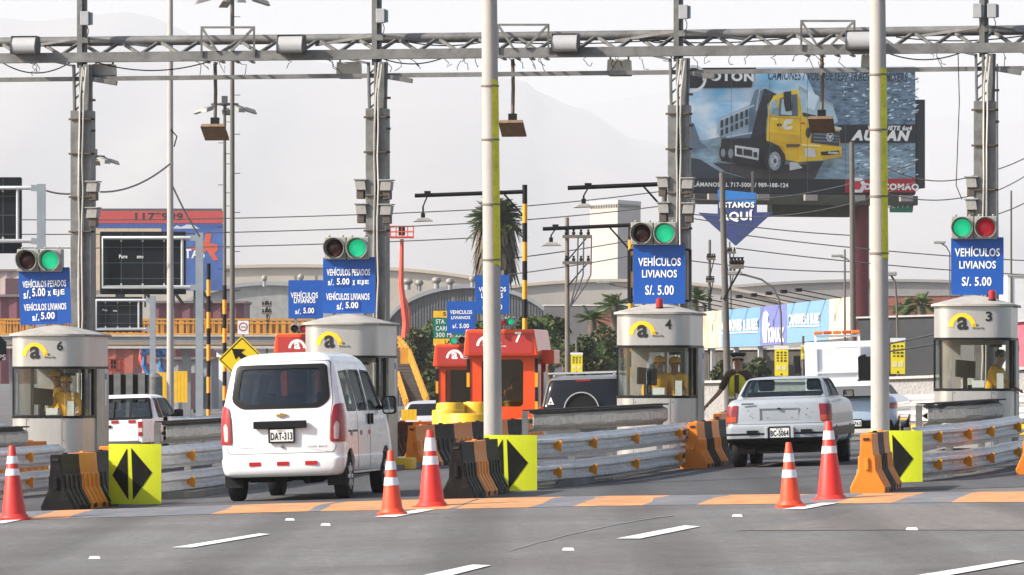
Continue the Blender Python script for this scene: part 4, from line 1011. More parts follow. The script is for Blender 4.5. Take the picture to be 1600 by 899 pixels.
def cyl_cut(x0, x1, y, z, r):
    m = MB(); n = 36; m.prism([(y + r * math.cos(2 * math.pi * k / n), z + r * math.sin(2 * math.pi * k / n)) for k in range(n)], x0, x1, axis='x'); return m
def white_van():
    t = place(440.5, 66.4, 'white_van', 'white minivan waiting at the toll booth, rear plate and dark rear window towards us', 'van', rz=-math.atan(0.155)); t.scale = (1, 1, 1.03)
    rows = [(0.31, 0.06, 3.93, 0.72), (0.34, 0.01, 3.97, 0.775), (0.42, -0.015, 4.0, 0.80), (0.53, -0.01, 4.0, 0.812), (0.56, 0.025, 3.97, 0.806), (0.75, 0.03, 3.85, 0.81), (1.0, 0.045, 3.66, 0.805), (1.13, 0.06, 3.42, 0.795),
            (1.35, 0.10, 3.16, 0.752), (1.55, 0.145, 2.96, 0.708), (1.70, 0.19, 2.78, 0.668, 0.15), (1.79, 0.245, 2.62, 0.61, 0.2), (1.845, 0.36, 2.42, 0.52, 0.25), (1.87, 0.6, 2.1, 0.38, 0.3), (1.878, 0.9, 1.8, 0.22, 0.2)]
    K = dict(bulge=0.06, rr=0.13, rf=0.3)
    wr = rpoly([(-0.655, 1.27), (-0.52, 1.165), (0.52, 1.165), (0.655, 1.27), (0.60, 1.725), (-0.60, 1.725)], 0.07)           # black border
    wg = rpoly([(-0.565, 1.30), (-0.47, 1.225), (0.47, 1.225), (0.565, 1.30), (0.515, 1.67), (-0.515, 1.67)], 0.06)
    sw = [rpoly([(0.52, 1.13), (1.14, 1.13), (1.10, 1.62), (0.50, 1.60)], 0.06), rpoly([(1.26, 1.13), (1.98, 1.13), (1.90, 1.62), (1.22, 1.62)], 0.06), rpoly([(2.10, 1.13), (3.02, 1.13), (2.72, 1.60), (2.04, 1.62)], 0.06)]
    ops = [('DIFFERENCE', PR(wg, -0.6, 0.7, 'y'))]
    for s in sw:
        ops += [('DIFFERENCE', PR(s, 0.3, 1.2, 'x')), ('DIFFERENCE', PR(s, -1.2, -0.3, 'x'))]
    ops.append(('DIFFERENCE', PR(rpoly([(-0.6, 1.2), (0.6, 1.2), (0.53, 1.66), (-0.53, 1.66)], 0.08), 2.3, 4.4, 'y')))
    for y in (0.62, 3.22):
        for a, b in ((0.48, 1.2), (-1.2, -0.48)): ops.append(('DIFFERENCE', cyl_cut(a, b, y, 0.31, 0.335)))
    body = csg(shell_mb(rows, 0, -0.035, **K), ops, 'body', paint_white, t)
    patch(rows, wr, -0.6, 0.7, 'y', 'rear_window_trim', trim_b, t, 0.005, 0.012, minus=wg, **K)
    patch(rows, wg, -0.6, 0.7, 'y', 'rear_window', car_glass, t, -0.008, 0.006, **K)
    for s in sw:
        patch(rows, s, 0.3, 1.2, 'x', 'side_window', clear_glass if s is sw[0] else car_glass, t, -0.012, 0.006, **K); patch(rows, s, -1.2, -0.3, 'x', 'side_window', car_glass, t, -0.012, 0.006, **K)
        patch(rows, [(y0 + (y0 - 1.0 * sum(p[0] for p in s) / len(s)) * 0.07, z0 + (z0 - 1.37) * 0.09) for y0, z0 in s], 0.3, 1.2, 'x', 'window_seal', trim_b, t, 0.003, 0.01, minus=s, **K)
    patch(rows, rpoly([(-0.6, 1.2), (0.6, 1.2), (0.53, 1.66), (-0.53, 1.66)], 0.08), 2.3, 4.4, 'y', 'windscreen', clear_glass, t, -0.008, 0.006, **K)
    for s in (-1, 1):
        la = rpoly([(s * 0.655, 0.73), (s * 0.86, 0.73), (s * 0.86, 1.10), (s * 0.80, 1.22), (s * 0.70, 1.20), (s * 0.668, 1.05)], 0.03)
        lb = rpoly([(s * 0.70, 0.765), (s * 0.755, 0.765), (s * 0.77, 0.96), (s * 0.735, 1.0), (s * 0.70, 0.94)], 0.03)
        lm = patch(rows, la, -0.3, 0.32, 'y', 'tail_light', lamp_red, t, 0.016, 0.03, **K)
        patch(rows, lb, -0.3, 0.32, 'y', 'clear_lens', lamp_clear, lm, 0.020, 0.02, **K)
        wheel(t, s * 0.705, 0.62, 0.29, 0.17, rim_silver, s); wheel(t, s * 0.705, 3.22, 0.29, 0.17, rim_silver, s)
        f = MB(); f.box((s * 0.68, 0.28, 0.29), (0.24, 0.03, 0.22)); f.build('mud_flap', rubber, t)
        m = MB(); m.prism(rrect(-0.095, 0.095, -0.12, 0.12, 0.05), 0, 0.1); mm = m.build('wing_mirror', trim_b, t, smooth=40, bevel=0.02); mm.location = (s * 0.93, 2.86, 1.17)
        q = MB(); q.beam((-s * 0.18, 0.07, -0.03), (0, 0.05, -0.02), 0.05); q.build('mirror_arm', trim_b, mm)
        q = MB(); q.prism(rrect(-0.075, 0.075, -0.10, 0.10, 0.04), -0.006, 0.0); q.build('mirror_glass', pmat('mirror', (0.75, 0.77, 0.8), 0.05, 1.0, 0.0), mm)
    # tail gate: panel gap, bar, plate, badge, reflectors
    gate = rpoly([(-0.70, 0.60), (0.70, 0.60), (0.735, 0.70), (0.648, 0.73), (0.66, 1.05), (0.69, 1.25), (0.635, 1.765), (-0.635, 1.765), (-0.69, 1.25), (-0.66, 1.05), (-0.648, 0.73), (-0.735, 0.70)], 0.05)
    gate_in = [(x * 0.988, 1.17 + (z - 1.17) * 0.987) for x, z in gate]
    patch(rows, gate, -0.6, 0.6, 'y', 'tailgate_gap', seam_m, t, 0.0015, 0.01, minus=gate_in, **K)
    b = MB(); b.box((0.0, 0.01, 0.965), (0.70, 0.055, 0.095)); b.build('handle_bar', trim_b, t, bevel=0.012)
    plate(t, 0.02, 0.005, 0.83, 0.31, 0.155, 'DAT-313', 'PERU')
    b = MB(); g = [(-0.075, 0.0), (-0.06, 0.022), (-0.025, 0.022), (-0.02, 0.034), (0.03, 0.034), (0.025, 0.022), (0.075, 0.022), (0.06, -0.004), (0.02, -0.004), (0.015, -0.018), (-0.03, -0.018), (-0.025, -0.002)]
    b.prism([(x + 0.02, z + 1.075) for x, z in g], 0.03, 0.05); b.build('badge', pmat('gold_badge', (0.55, 0.36, 0.12), 0.25, 0.8, 0.1), t)
    l = MB(); l.text('CHEVROLET', -0.56, -0.34, 0.665, 0.685, 0.014, 0.02); l.text('N300 MAX', 0.36, 0.62, 0.665, 0.69, 0.022, 0.02); l.build('lettering', pmat('chrome_letters', (0.18, 0.18, 0.19), 0.4, 0.5), t)
    b = MB(); b.lathe([(0.022, 0), (0.02, 0.02), (0.001, 0.022)], 14, (0.02, 0.028, 0.69), rot_x(R(90))); b.build('lock', pmat('lock_metal', (0.3, 0.3, 0.3), 0.3, 0.8), t, smooth=40)
    for x in (-0.34, 0.03, 0.40):
        b = MB(); b.box((x, -0.012 + 0.05 * (x / .8) ** 2, 0.475), (0.155, 0.022, 0.05)); b.build('reflector', tape_red, t)
    for y in (0.72, 1.42, 2.02):
        b = MB(); b.box((0.812, y, 0.83), (0.012, 0.12, 0.06)); b.build('reflector', tape_red, t)
    u = MB(); u.box((0, 2.0, 0.36), (1.30, 3.6, 0.14)); u.box((0, 0.62, 0.30), (1.2, 0.1, 0.1)); u.tube([(0.3, 0.2, 0.26), (0.3, 1.2, 0.26)], 0.05, 10); u.box((-0.2, 0.35, 0.3), (0.5, 0.3, 0.12)); u.build('underbody', under, t)
    u = MB(); u.box((0.60, 2.0, 0.34), (0.35, 2.0, 0.04)); u.build('side_step', rim_silver, t)
    for y, z in ((1.18, 0.86), (2.06, 0.86)):      # door gaps on both flanks
        for s in (-1, 1):
            patch(rows, [(y, 0.38), (y + 0.018, 0.38), (y + 0.0, 1.66), (y - 0.018, 1.66)], min(s * 0.3, s * 1.2), max(s * 0.3, s * 1.2), 'x', 'door_gap', seam_m, t, 0.0015, 0.01, **K)
    patch(rows, [(0.5, 0.845), (1.15, 0.845), (1.15, 0.87), (0.5, 0.87)], 0.3, 1.2, 'x', 'slide_rail', trim_b, t, 0.004, 0.012, **K)
    for y in (1.95, 2.18):
        h = MB(); h.box((0.822, y, 1.0), (0.03, 0.07, 0.14)); h.build('door_handle', trim_b, t, bevel=0.012)
    seats(t, [(-0.40, 1.2), (0.0, 1.2), (0.40, 1.2)], 0.62, seat_m); seats(t, [(-0.36, 2.3), (0.36, 2.3)], 0.58, seat_m)
    d = MB(); d.box((0, 2.0, 0.55), (1.4, 3.2, 0.05)); d.build('cabin_floor', under, t)
white_van()

def grey_sedan():
    t = place(1218, 78.4, 'grey_sedan', 'worn silver grey sedan stopped beside the police officer', 'car', rz=-math.atan(0.15))
    low = [(0.36, 0.10, 4.35, 0.74), (0.40, 0.02, 4.42, 0.79), (0.47, -0.03, 4.46, 0.81), (0.625, -0.03, 4.46, 0.815), (0.645, 0.0, 4.44, 0.80), (0.66, 0.045, 4.42, 0.80), (0.80, 0.06, 4.38, 0.805), (0.95, 0.085, 4.2, 0.79),
           (1.01, 0.11, 4.0, 0.765), (1.045, 0.17, 3.7, 0.72), (1.06, 0.30, 3.4, 0.64), (1.066, 0.45, 3.2, 0.5)]
    KL = dict(bulge=0.05, rr=0.10, rf=0.2)
    up = [(1.02, 0.55, 3.35, 0.715), (1.08, 0.64, 3.22, 0.70), (1.18, 0.80, 3.02, 0.665), (1.28, 0.97, 2.80, 0.625), (1.345, 1.10, 2.62, 0.585), (1.375, 1.22, 2.45, 0.52, .2), (1.392, 1.45, 2.2, 0.38, .25), (1.396, 1.65, 2.0, 0.25, .2)]
    KU = dict(bulge=0.05, rr=0.12, rf=0.15)
    ops = []
    for y in (0.92, 3.42):
        for a, b in ((0.5, 1.2), (-1.2, -0.5)): ops.append(('DIFFERENCE', cyl_cut(a, b, y, 0.30, 0.33)))
    ops.append(('DIFFERENCE', MB().box((0.01, 0.0, 0.815), (0.60, 0.16, 0.19))))
    body = csg(MB().add(*loft(low, 0, **KL)), ops, 'body', paint_grey, t)
    wg = rpoly([(-0.635, 1.085), (0.635, 1.085), (0.535, 1.345), (-0.535, 1.345)], 0.04)
    sr = [rpoly([(1.02, 1.09), (1.80, 1.09), (1.80, 1.335), (1.30, 1.335)], 0.04), rpoly([(1.90, 1.09), (2.88, 1.09), (2.50, 1.335), (1.90, 1.335)], 0.04)]
    ops = [('DIFFERENCE', PR(wg, 0.2, 1.5, 'y')), ('DIFFERENCE', PR(wg, 2.3, 3.6, 'y'))]
    for s in sr: ops += [('DIFFERENCE', PR(s, 0.3, 1.2, 'x')), ('DIFFERENCE', PR(s, -1.2, -0.3, 'x'))]
    csg(shell_mb(up, 0, -0.03, **KU), ops, 'roof', paint_grey, t)
    patch(up, wg, 0.2, 1.5, 'y', 'rear_window', clear_glass, t, -0.005, 0.006, **KU)
    patch(up, [(x * 1.035, 1.215 + (z - 1.215) * 1.06) for x, z in wg], 0.2, 1.5, 'y', 'window_trim', trim_b, t, 0.004, 0.012, minus=wg, **KU)
    patch(up, wg, 2.3, 3.6, 'y', 'windscreen', clear_glass, t, -0.005, 0.006, **KU)
    for s in sr:
        for a, b in ((0.3, 1.2), (-1.2, -0.3)):
            patch(up, s, a, b, 'x', 'side_window', car_glass, t, -0.006, 0.006, **KU)
            patch(up, [(y + (y - sum(p[0] for p in s) / len(s)) * 0.06, 1.21 + (z - 1.21) * 1.13) for y, z in s], a, b, 'x', 'window_trim', trim_b, t, 0.003, 0.01, minus=s, **KU)
    for s in (-1, 1):
        la = rpoly([(s * 0.645, 0.695), (s * 0.83, 0.695), (s * 0.83, 0.955), (s * 0.62, 0.965)], 0.02)
        lm = patch(low, la, -0.3, 0.36, 'y', 'tail_light', pmat('tail_dark_red', (0.20, 0.012, 0.016), 0.25, 0, 0.3, 10, coat=0.4), t, 0.010, 0.03, **KL)
        patch(low, [(s * 0.655, 0.71), (s * 0.82, 0.71), (s * 0.82, 0.79), (s * 0.65, 0.79)], -0.3, 0.36, 'y', 'indicator', pmat('tail_orange', (0.42, 0.055, 0.01), 0.25, 0, 0.2, 10, coat=0.4), lm, 0.013, 0.02, **KL)
        wheel(t, s * 0.70, 0.92, 0.285, 0.175, pmat('rim_dull', (0.15, 0.15, 0.15), 0.5, 0.4), s); wheel(t, s * 0.70, 3.42, 0.285, 0.175, MATS['rim_dull'], s)
        m = MB(); m.box((0, 0, 0), (0.17, 0.09, 0.12)); mm = m.build('wing_mirror', trim_b, t, bevel=0.02); mm.location = (s * 0.86, 2.78, 1.10)
        m = MB(); m.prism(rrect(-0.07, 0.07, -0.045, 0.045, 0.02), -0.052, -0.047); m.build('mirror_glass', MATS['mirror'], mm)
        patch(low, [(0.25, 0.46), (4.3, 0.46), (4.3, 0.60), (0.25, 0.60)], min(s * .4, s * 1.2), max(s * .4, s * 1.2), 'x', 'side_moulding', trim_b, t, 0.004, 0.012, **KL)
    # paint gone dull on the right rear flank
    patch(low, rpoly([(0.14, 0.42), (1.5, 0.50), (2.4, 0.66), (2.2, 0.92), (0.7, 0.98), (0.3, 0.80)], 0.2), 0.4, 1.2, 'x', 'dull_flank', paint_worn, t, 0.0025, 0.01, **KL)
    # bumper strip and slots
    patch(low, [(-0.9, 0.505), (0.9, 0.505), (0.9, 0.535), (-0.9, 0.535)], -0.3, 0.7, 'y', 'bumper_strip', trim_b, t, 0.005, 0.012, **KL)
    patch(low, [(-0.9, 0.62), (0.9, 0.62), (0.9, 0.648), (-0.9, 0.648)], -0.3, 0.7, 'y', 'bumper_lip', pmat('bumper_dull', (0.34, 0.35, 0.36), 0.6, 0, 0.1), t, 0.012, 0.02, **KL)
    patch(low, [(-0.9, 0.36), (0.9, 0.36), (0.9, 0.455), (-0.9, 0.455)], -0.3, 0.7, 'y', 'bumper_valance', trim_b, t, 0.005, 0.012, **KL)
    for x in (-0.40, 0.43):
        b = MB(); b.box((x, -0.03, 0.55), (0.17, 0.03, 0.055)); b.build('bumper_slot', trim_b, t)
    plate(t, 0.02, -0.045, 0.535, 0.30, 0.15, 'BC-5064', 'PE')
    for x in (-0.18, 0.22):
        b = MB(); b.box((x, -0.045, 0.535), (0.05, 0.05, 0.17)); b.build('overrider', pmat('bumper_dull', (0.34, 0.35, 0.36), 0.6), t, bevel=0.01)
    b = MB()
    for z in (0.725, 0.905): b.box((0.01, 0.07, z), (0.60, 0.012, 0.012))
    for x in (-0.285, 0.305): b.box((x, 0.07, 0.815), (0.012, 0.012, 0.19))
    b.build('plate_recess_trim', pmat('recess_trim', (0.25, 0.26, 0.27), 0.5), t)
    b = MB(); b.box((0.01, 0.052, 0.905), (0.05, 0.02, 0.02)); b.build('boot_lock', trim_b, t)
    for x, z in ((-0.43, 0.80), (-0.46, 0.88), (0.43, 0.80), (0.45, 0.89), (-0.16, 0.76), (0.21, 0.76)):
        b = MB(); b.lathe([(0.009, 0), (0.009, 0.006)], 10, (x, 0.052, z), rot_x(R(90))); b.build('screw_hole', black, t)
    patch(low, [(-0.80, 0.668), (0.80, 0.668), (0.80, 0.676), (-0.80, 0.676)], -0.3, 0.4, 'y', 'boot_gap', seam_m, t, 0.002, 0.01, **KL)
    l = MB(); l.box((-0.47, 0.073, 0.985), (0.19, 0.012, 0.018)); l.build('name_badge', black, t)
    u = MB(); u.box((0, 2.3, 0.30), (1.2, 4.0, 0.14)); u.box((0, 0.35, 0.32), (1.3, 0.5, 0.2)); u.tube([(-0.4, 0.03, 0.27), (-0.4, 0.8, 0.27)], 0.03, 10); u.build('underbody', under, t)
    seats(t, [(-0.38, 2.2), (0.38, 2.2)], 0.60, seat_m)
    s = MB(); s.box((0, 1.35, 0.95), (1.2, 0.14, 0.42)); s.build('rear_bench', seat_m, t, bevel=0.05)
    s = MB(); s.box((0, 0.95, 1.075), (1.2, 0.6, 0.02)); s.build('parcel_shelf', pmat('shelf_grey', (0.22, 0.22, 0.21), 0.9), t)
grey_sedan()

def pickup():
    t = place(168, 121.0, 'pickup_truck', 'white pickup truck with three pane rear window passing booth 6', 'pickup', dz=-0.10)
    cab = [(0.45, 1.62, 5.1, 0.80), (0.6, 1.58, 5.15, 0.86), (1.05, 1.58, 5.0, 0.865), (1.15, 1.60, 3.9, 0.84), (1.35, 1.68, 3.7, 0.77), (1.55, 1.78, 3.45, 0.70), (1.64, 1.9, 3.2, 0.62, .15), (1.68, 2.1, 3.0, 0.45, .2)]
    K = dict(bulge=0.02, rr=0.08, rf=0.2)
    wg = rpoly([(-0.70, 1.13), (0.70, 1.13), (0.60, 1.55), (-0.60, 1.55)], 0.05); sw = [rpoly([(1.78, 1.13), (2.25, 1.13), (2.22, 1.56), (1.92, 1.56)], 0.05), rpoly([(2.38, 1.13), (3.72, 1.13), (3.30, 1.56), (2.34, 1.56)], 0.05)]
    ops = [('DIFFERENCE', PR(wg, 1.2, 2.4, 'y')), ('DIFFERENCE', PR(wg, 3.0, 4.4, 'y'))]
    for s in sw: ops += [('DIFFERENCE', PR(s, 0.3, 1.2, 'x')), ('DIFFERENCE', PR(s, -1.2, -0.3, 'x'))]
    csg(shell_mb(cab, 0, -0.03, **K), ops, 'cab', paint_white, t)
    patch(cab, wg, 1.2, 2.4, 'y', 'rear_window', clear_glass, t, -0.005, 0.006, **K); patch(cab, wg, 3.0, 4.4, 'y', 'windscreen', clear_glass, t, -0.005, 0.006, **K)
    patch(cab, [(x * 1.09, 1.34 + (z - 1.34) * 1.22) for x, z in wg], 1.2, 2.4, 'y', 'window_trim', trim_b, t, 0.014, 0.024, minus=wg, **K)
    for s in sw:
        for a, b in ((0.3, 1.2), (-1.2, -0.3)):
            patch(cab, s, a, b, 'x', 'side_window', car_glass, t, -0.006, 0.006, **K)
            patch(cab, [(y + (y - sum(p[0] for p in s) / len(s)) * 0.09, 1.345 + (z - 1.345) * 1.12) for y, z in s], a, b, 'x', 'window_trim', trim_b, t, 0.004, 0.012, minus=s, **K)
    for x in (-0.215, 0.215):
        q = MB(); q.beam((x, 1.54, 1.12), (x * .96, 1.725, 1.56), 0.05); q.build('window_bar', trim_b, t)
    q = MB(); c4 = [(-0.73, 1.55, 1.115), (0.73, 1.55, 1.115), (0.63, 1.74, 1.575), (-0.63, 1.74, 1.575)]
    for i in range(4): q.beam(c4[i], c4[(i + 1) % 4], 0.05, 0.045)
    q.build('window_surround', trim_b, t)
    bed = MB(); bed.box((0, 0.02, 0.82), (1.56, 0.06, 0.50)); bed.build('tailgate', paint_white, t, bevel=0.015)
    for s in (-1, 1):
        b = MB(); b.box((s * 0.83, 0.80, 0.80), (0.10, 1.62, 0.56)); b.build('bed_side', paint_white, t, bevel=0.02)
        l = MB(); l.box((s * 0.83, -0.02, 0.86), (0.115, 0.05, 0.34)); lm = l.build('tail_light', lamp_red, t, bevel=0.01)
        l = MB(); l.box((s * 0.83, -0.03, 0.83), (0.10, 0.05, 0.10)); l.build('clear_lens', lamp_clear, lm)
        for y in (0.9, 4.1): wheel(t, s * 0.76, y, 0.34, 0.22, rim_silver, s)
        m = MB(); m.box((0, 0, 0), (0.22, 0.10, 0.20)); mm = m.build('wing_mirror', trim_b, t, bevel=0.05, seg=3); mm.location = (s * 1.0, 3.35, 1.2)
        m = MB(); m.beam((-s * 0.22, 0.05, -0.06), (0, 0.03, -0.02), 0.05); m.build('mirror_arm', trim_b, mm)
    for i in range(4):
        x = -0.62 + 0.415 * i; b = MB(); b.box((x, -0.016, 1.035), (0.17, 0.02, 0.065)); b.build('reflector', tape_red, t)
    b = MB(); b.box((0, -0.10, 0.50), (1.7, 0.14, 0.13)); b.build('rear_bumper', pmat('bumper_dark', (0.05, 0.05, 0.05), 0.5), t, bevel=0.02)
    b = MB(); b.box((0, -0.02, 0.93), (0.24, 0.03, 0.06)); b.build('tailgate_handle', trim_b, t)
    b = MB(); b.box((0, 0.8, 0.56), (1.6, 1.6, 0.04)); b.box((0, 2.4, 0.42), (1.3, 4.6, 0.16)); b.build('underbody', under, t)
    seats(t, [(-0.36, 2.3), (0.36, 2.3)], 0.75, seat_m)
pickup()

def suv():
    t = place(912, 104.0, 'dark_suv', 'dark windowed silver sport utility car with roof rack and spare wheel left of booth 4', 'car', dz=-0.06)
    rows = [(0.35, 0.05, 4.1, 0.80), (0.6, 0.0, 4.2, 0.87), (0.95, 0.02, 4.15, 0.88), (1.02, 0.05, 3.2, 0.86), (1.3, 0.12, 2.9, 0.80), (1.5, 0.20, 2.6, 0.745), (1.58, 0.30, 2.4, 0.68, .15), (1.62, 0.5, 2.1, 0.5, .2)]
    K = dict(bulge=0.04, rr=0.16, rf=0.3)
    csg(MB().add(*loft(rows, 0, **K)), [], 'body', pmat('suv_grey', (0.16, 0.165, 0.17), 0.3, 0.2, 0.05, 2, coat=0.5), t)
    dk = pmat('privacy_glass', (0.008, 0.009, 0.011), 0.08, 0, 0.1, spec=0.35)
    patch(rows, rpoly([(-0.82, 0.96), (0.82, 0.96), (0.78, 1.2), (0.70, 1.535), (-0.70, 1.535), (-0.78, 1.2)], 0.06), -0.5, 0.6, 'y', 'rear_window', dk, t, 0.004, 0.012, **K)
    for s in (-1, 1):
        patch(rows, rpoly([(0.35, 1.04), (2.9, 1.04), (2.45, 1.48), (0.42, 1.48)], 0.05), min(s * .3, s * 1.2), max(s * .3, s * 1.2), 'x', 'side_window', dk, t, 0.004, 0.012, **K)
        b = MB(); b.tube([(s * 0.62, 0.35, 1.60), (s * 0.62, 0.5, 1.67), (s * 0.62, 2.1, 1.67), (s * 0.62, 2.3, 1.60)], 0.022, 8); b.build('roof_rail', paint_silver, t, smooth=40)
        l = MB(); l.box((s * 0.83, 0.05, 0.86), (0.10, 0.08, 0.30)); l.build('tail_light', lamp_red, t, bevel=0.02)
        for y in (0.75, 3.3): wheel(t, s * 0.76, y, 0.34, 0.22, rim_silver, s)
    b = MB(); b.box((0, 0.42, 1.675), (1.5, 0.06, 0.035)); b.box((0, 1.9, 1.675), (1.4, 0.06, 0.035)); b.build('roof_bar', paint_silver, t)
    b = MB(); b.lathe([(0.33, 0), (0.36, 0.04), (0.36, 0.16), (0.33, 0.20), (0.02, 0.205)], 36, (0.0, 0.10, 0.92), rot_x(R(90))); sp = b.build('spare_wheel', trim_b, t, smooth=40)
    b = MB(); b.lathe([(0.345, 0.0), (0.365, 0.0), (0.365, 0.03), (0.345, 0.03)], 36, (0.0, -0.11, 0.92), rot_x(R(90)), caps=False); b.build('rim_band', paint_silver, sp, smooth=40)
    b = MB(); b.text('A', -0.70, -0.60, 1.07, 1.19, 0.045, 0.05); b.text('aa', -0.715, -0.585, 1.04, 1.08, 0.045, 0.05); b.build('sticker', white_txt, t)
    b = MB(); b.tube([(0.0, 0.45, 1.60), (-0.03, 0.42, 1.80)], 0.008, 5); b.build('aerial', black, t)
    b = MB(); b.box((0, 0.20, 1.515), (0.3, 0.02, 0.03)); b.build('high_brake_light', lamp_red, t)
    b = MB(); b.box((0, 2.0, 0.36), (1.4, 3.6, 0.16)); b.build('underbody', under, t)
suv()

def coupe():
    t = place(1337, 113.0, 'blue_coupe', 'pale blue coupe with white roof and slanted tail light ahead of the grey sedan', 'car', dz=0.0)
    rows = [(0.28, 0.06, 4.4, 0.80), (0.45, 0.0, 4.5, 0.90), (0.75, 0.02, 4.3, 0.91), (0.92, 0.05, 4.1, 0.87), (0.98, 0.12, 3.6, 0.80), (1.0, 0.3, 3.4, 0.70)]
    K = dict(bulge=0.12, rr=0.25, rf=0.3)
    csg(MB().add(*loft(rows, 0, **K)), [], 'body', paint_blue, t)
    up = [(0.96, 0.30, 3.4, 0.76), (1.08, 0.60, 3.1, 0.69), (1.22, 0.95, 2.75, 0.61), (1.30, 1.2, 2.45, 0.52, .2), (1.33, 1.45, 2.2, 0.36, .25)]
    csg(MB().add(*loft(up, 0, bulge=0.05, rr=0.15, rf=0.2)), [], 'roof', paint_white, t)
    KU = dict(bulge=0.05, rr=0.15, rf=0.2); g = pmat('grey_glass', (0.17, 0.18, 0.19), 0.12, 0, 0.1)
    patch(up, rpoly([(-0.66, 1.0), (0.66, 1.0), (0.54, 1.225), (-0.54, 1.225)], 0.05), -0.2, 1.5, 'y', 'rear_window', g, t, 0.004, 0.012, **KU)
    for s in (-1, 1):
        patch(up, rpoly([(0.9, 1.02), (2.9, 1.02), (2.4, 1.24), (1.2, 1.24)], 0.05), min(s * .3, s * 1.2), max(s * .3, s * 1.2), 'x', 'side_window', trim_b, t, 0.004, 0.012, **KU)
        patch(rows, rpoly([(s * 0.50, 0.72), (s * 0.95, 0.70), (s * 0.95, 0.86), (s * 0.78, 0.83)], 0.02), -0.3, 0.7, 'y', 'tail_light', lamp_red, t, 0.012, 0.03, **K)
        for y in (0.85, 3.6): wheel(t, s * 0.80, y, 0.33, 0.22, rim_silver, s)
        b = MB(); b.box((s * 0.45, 0.16, 1.02), (0.04, 0.1, 0.10)); b.build('spoiler_post', paint_blue, t)
    b = MB(); b.box((0, 0.15, 1.075), (1.36, 0.20, 0.035)); b.build('spoiler', paint_blue, t, bevel=0.012)
    patch(rows, rpoly([(-0.84, 0.27), (0.84, 0.27), (0.80, 0.46), (-0.80, 0.46)], 0.05), -0.3, 0.9, 'y', 'diffuser', trim_b, t, 0.006, 0.014, **K)
    plate(t, -0.02, -0.015, 0.40, 0.32, 0.14, 'B6-763')
    b = MB(); b.lathe([(0.04, 0), (0.035, 0.015), (0.001, 0.016)], 14, (0, 0.03, 0.76), rot_x(R(90))); b.build('badge', rim_silver, t, smooth=40)
    b = MB(); b.tube([(0, 1.4, 1.32), (0, 1.3, 1.40)], 0.012, 6); b.build('aerial', black, t)
coupe()

def tow_truck():
    t = place(1318, 140.0, 'tow_truck', 'white flatbed tow truck with amber light bar beyond the blue coupe', 'truck', rz=-0.05, dz=0.25)
    s = F / 140.0
    c = MB(); c.prism(rpoly([(2.0, 0.6), (4.2, 0.6), (4.2, 1.5), (3.8, 2.35), (2.0, 2.35)], 0.15), -0.98, 0.98, axis='x'); c.build('cab', paint_white, t, bevel=0.05, seg=3)
    b = MB(); b.box((0, 0.3, 0.85), (2.0, 3.6, 0.14)); b.build('flatbed', pmat('bed_grey', (0.35, 0.35, 0.36), 0.5, 0.3), t)
    h = MB(); h.box((-0.08, 1.75, 1.55), (1.15, 0.06, 1.2)); h.build('headboard', paint_white, t, bevel=0.02)
    for x in (-0.68, 0.52):
        q = MB(); q.beam((x, 1.70, 0.9), (x, 1.70, 2.55), 0.07); q.build('light_bar_post', paint_white, t)
    q = MB(); q.beam((-0.72, 1.70, 2.5), (0.56, 1.70, 2.5), 0.06); q.box((-0.08, 1.70, 1.5), (1.15, 0.08, 0.05)); q.build('cross_rail', paint_white, t)
    for k in range(5):
        q = MB(); q.box((-0.60 + 0.26 * k, 1.70, 2.60), (0.24, 0.16, 0.09)); q.build('beacon', pmat('amber_beacon', (0.80, 0.20, 0.02), 0.25, 0, 0.1, coat=0.4) if k % 2 == 0 else pmat('red_beacon', (0.6, 0.08, 0.02), 0.25), t, bevel=0.02)
    w = MB(); w.tube([(0.62, 1.3, 1.1), (0.7, 1.35, 1.5), (0.6, 1.4, 1.95)], 0.10, 8); w.box((0.68, 1.4, 1.55), (0.42, 0.3, 0.72)); w.tube([(0.2, 0.9, 0.95), (0.5, 1.1, 1.3), (0.8, 1.2, 1.4)], 0.03, 6); w.build('winch', black, t, bevel=0.03)
    for x in (-1.0, 1.0):
        d = MB(); d.prism(rpoly([(2.35, 1.45), (3.75, 1.45), (3.55, 2.15), (2.35, 2.15)], 0.08), x - 0.004, x + 0.004, axis='x'); d.build('side_window', car_glass, t)
        m = MB(); m.box((x * 1.2, 3.7, 1.75), (0.2, 0.12, 0.5)); m.build('wing_mirror', black, t, bevel=0.03)
        for y in (-0.4, 3.4): wheel(t, x * 0.82, y, 0.45, 0.28, rim_silver, 1 if x > 0 else -1)
    for x in (-0.85, 0.85):
        q = MB(); q.box((x, -1.5, 0.8), (0.2, 0.04, 0.12)); q.build('tail_light', lamp_red, t)
tow_truck()

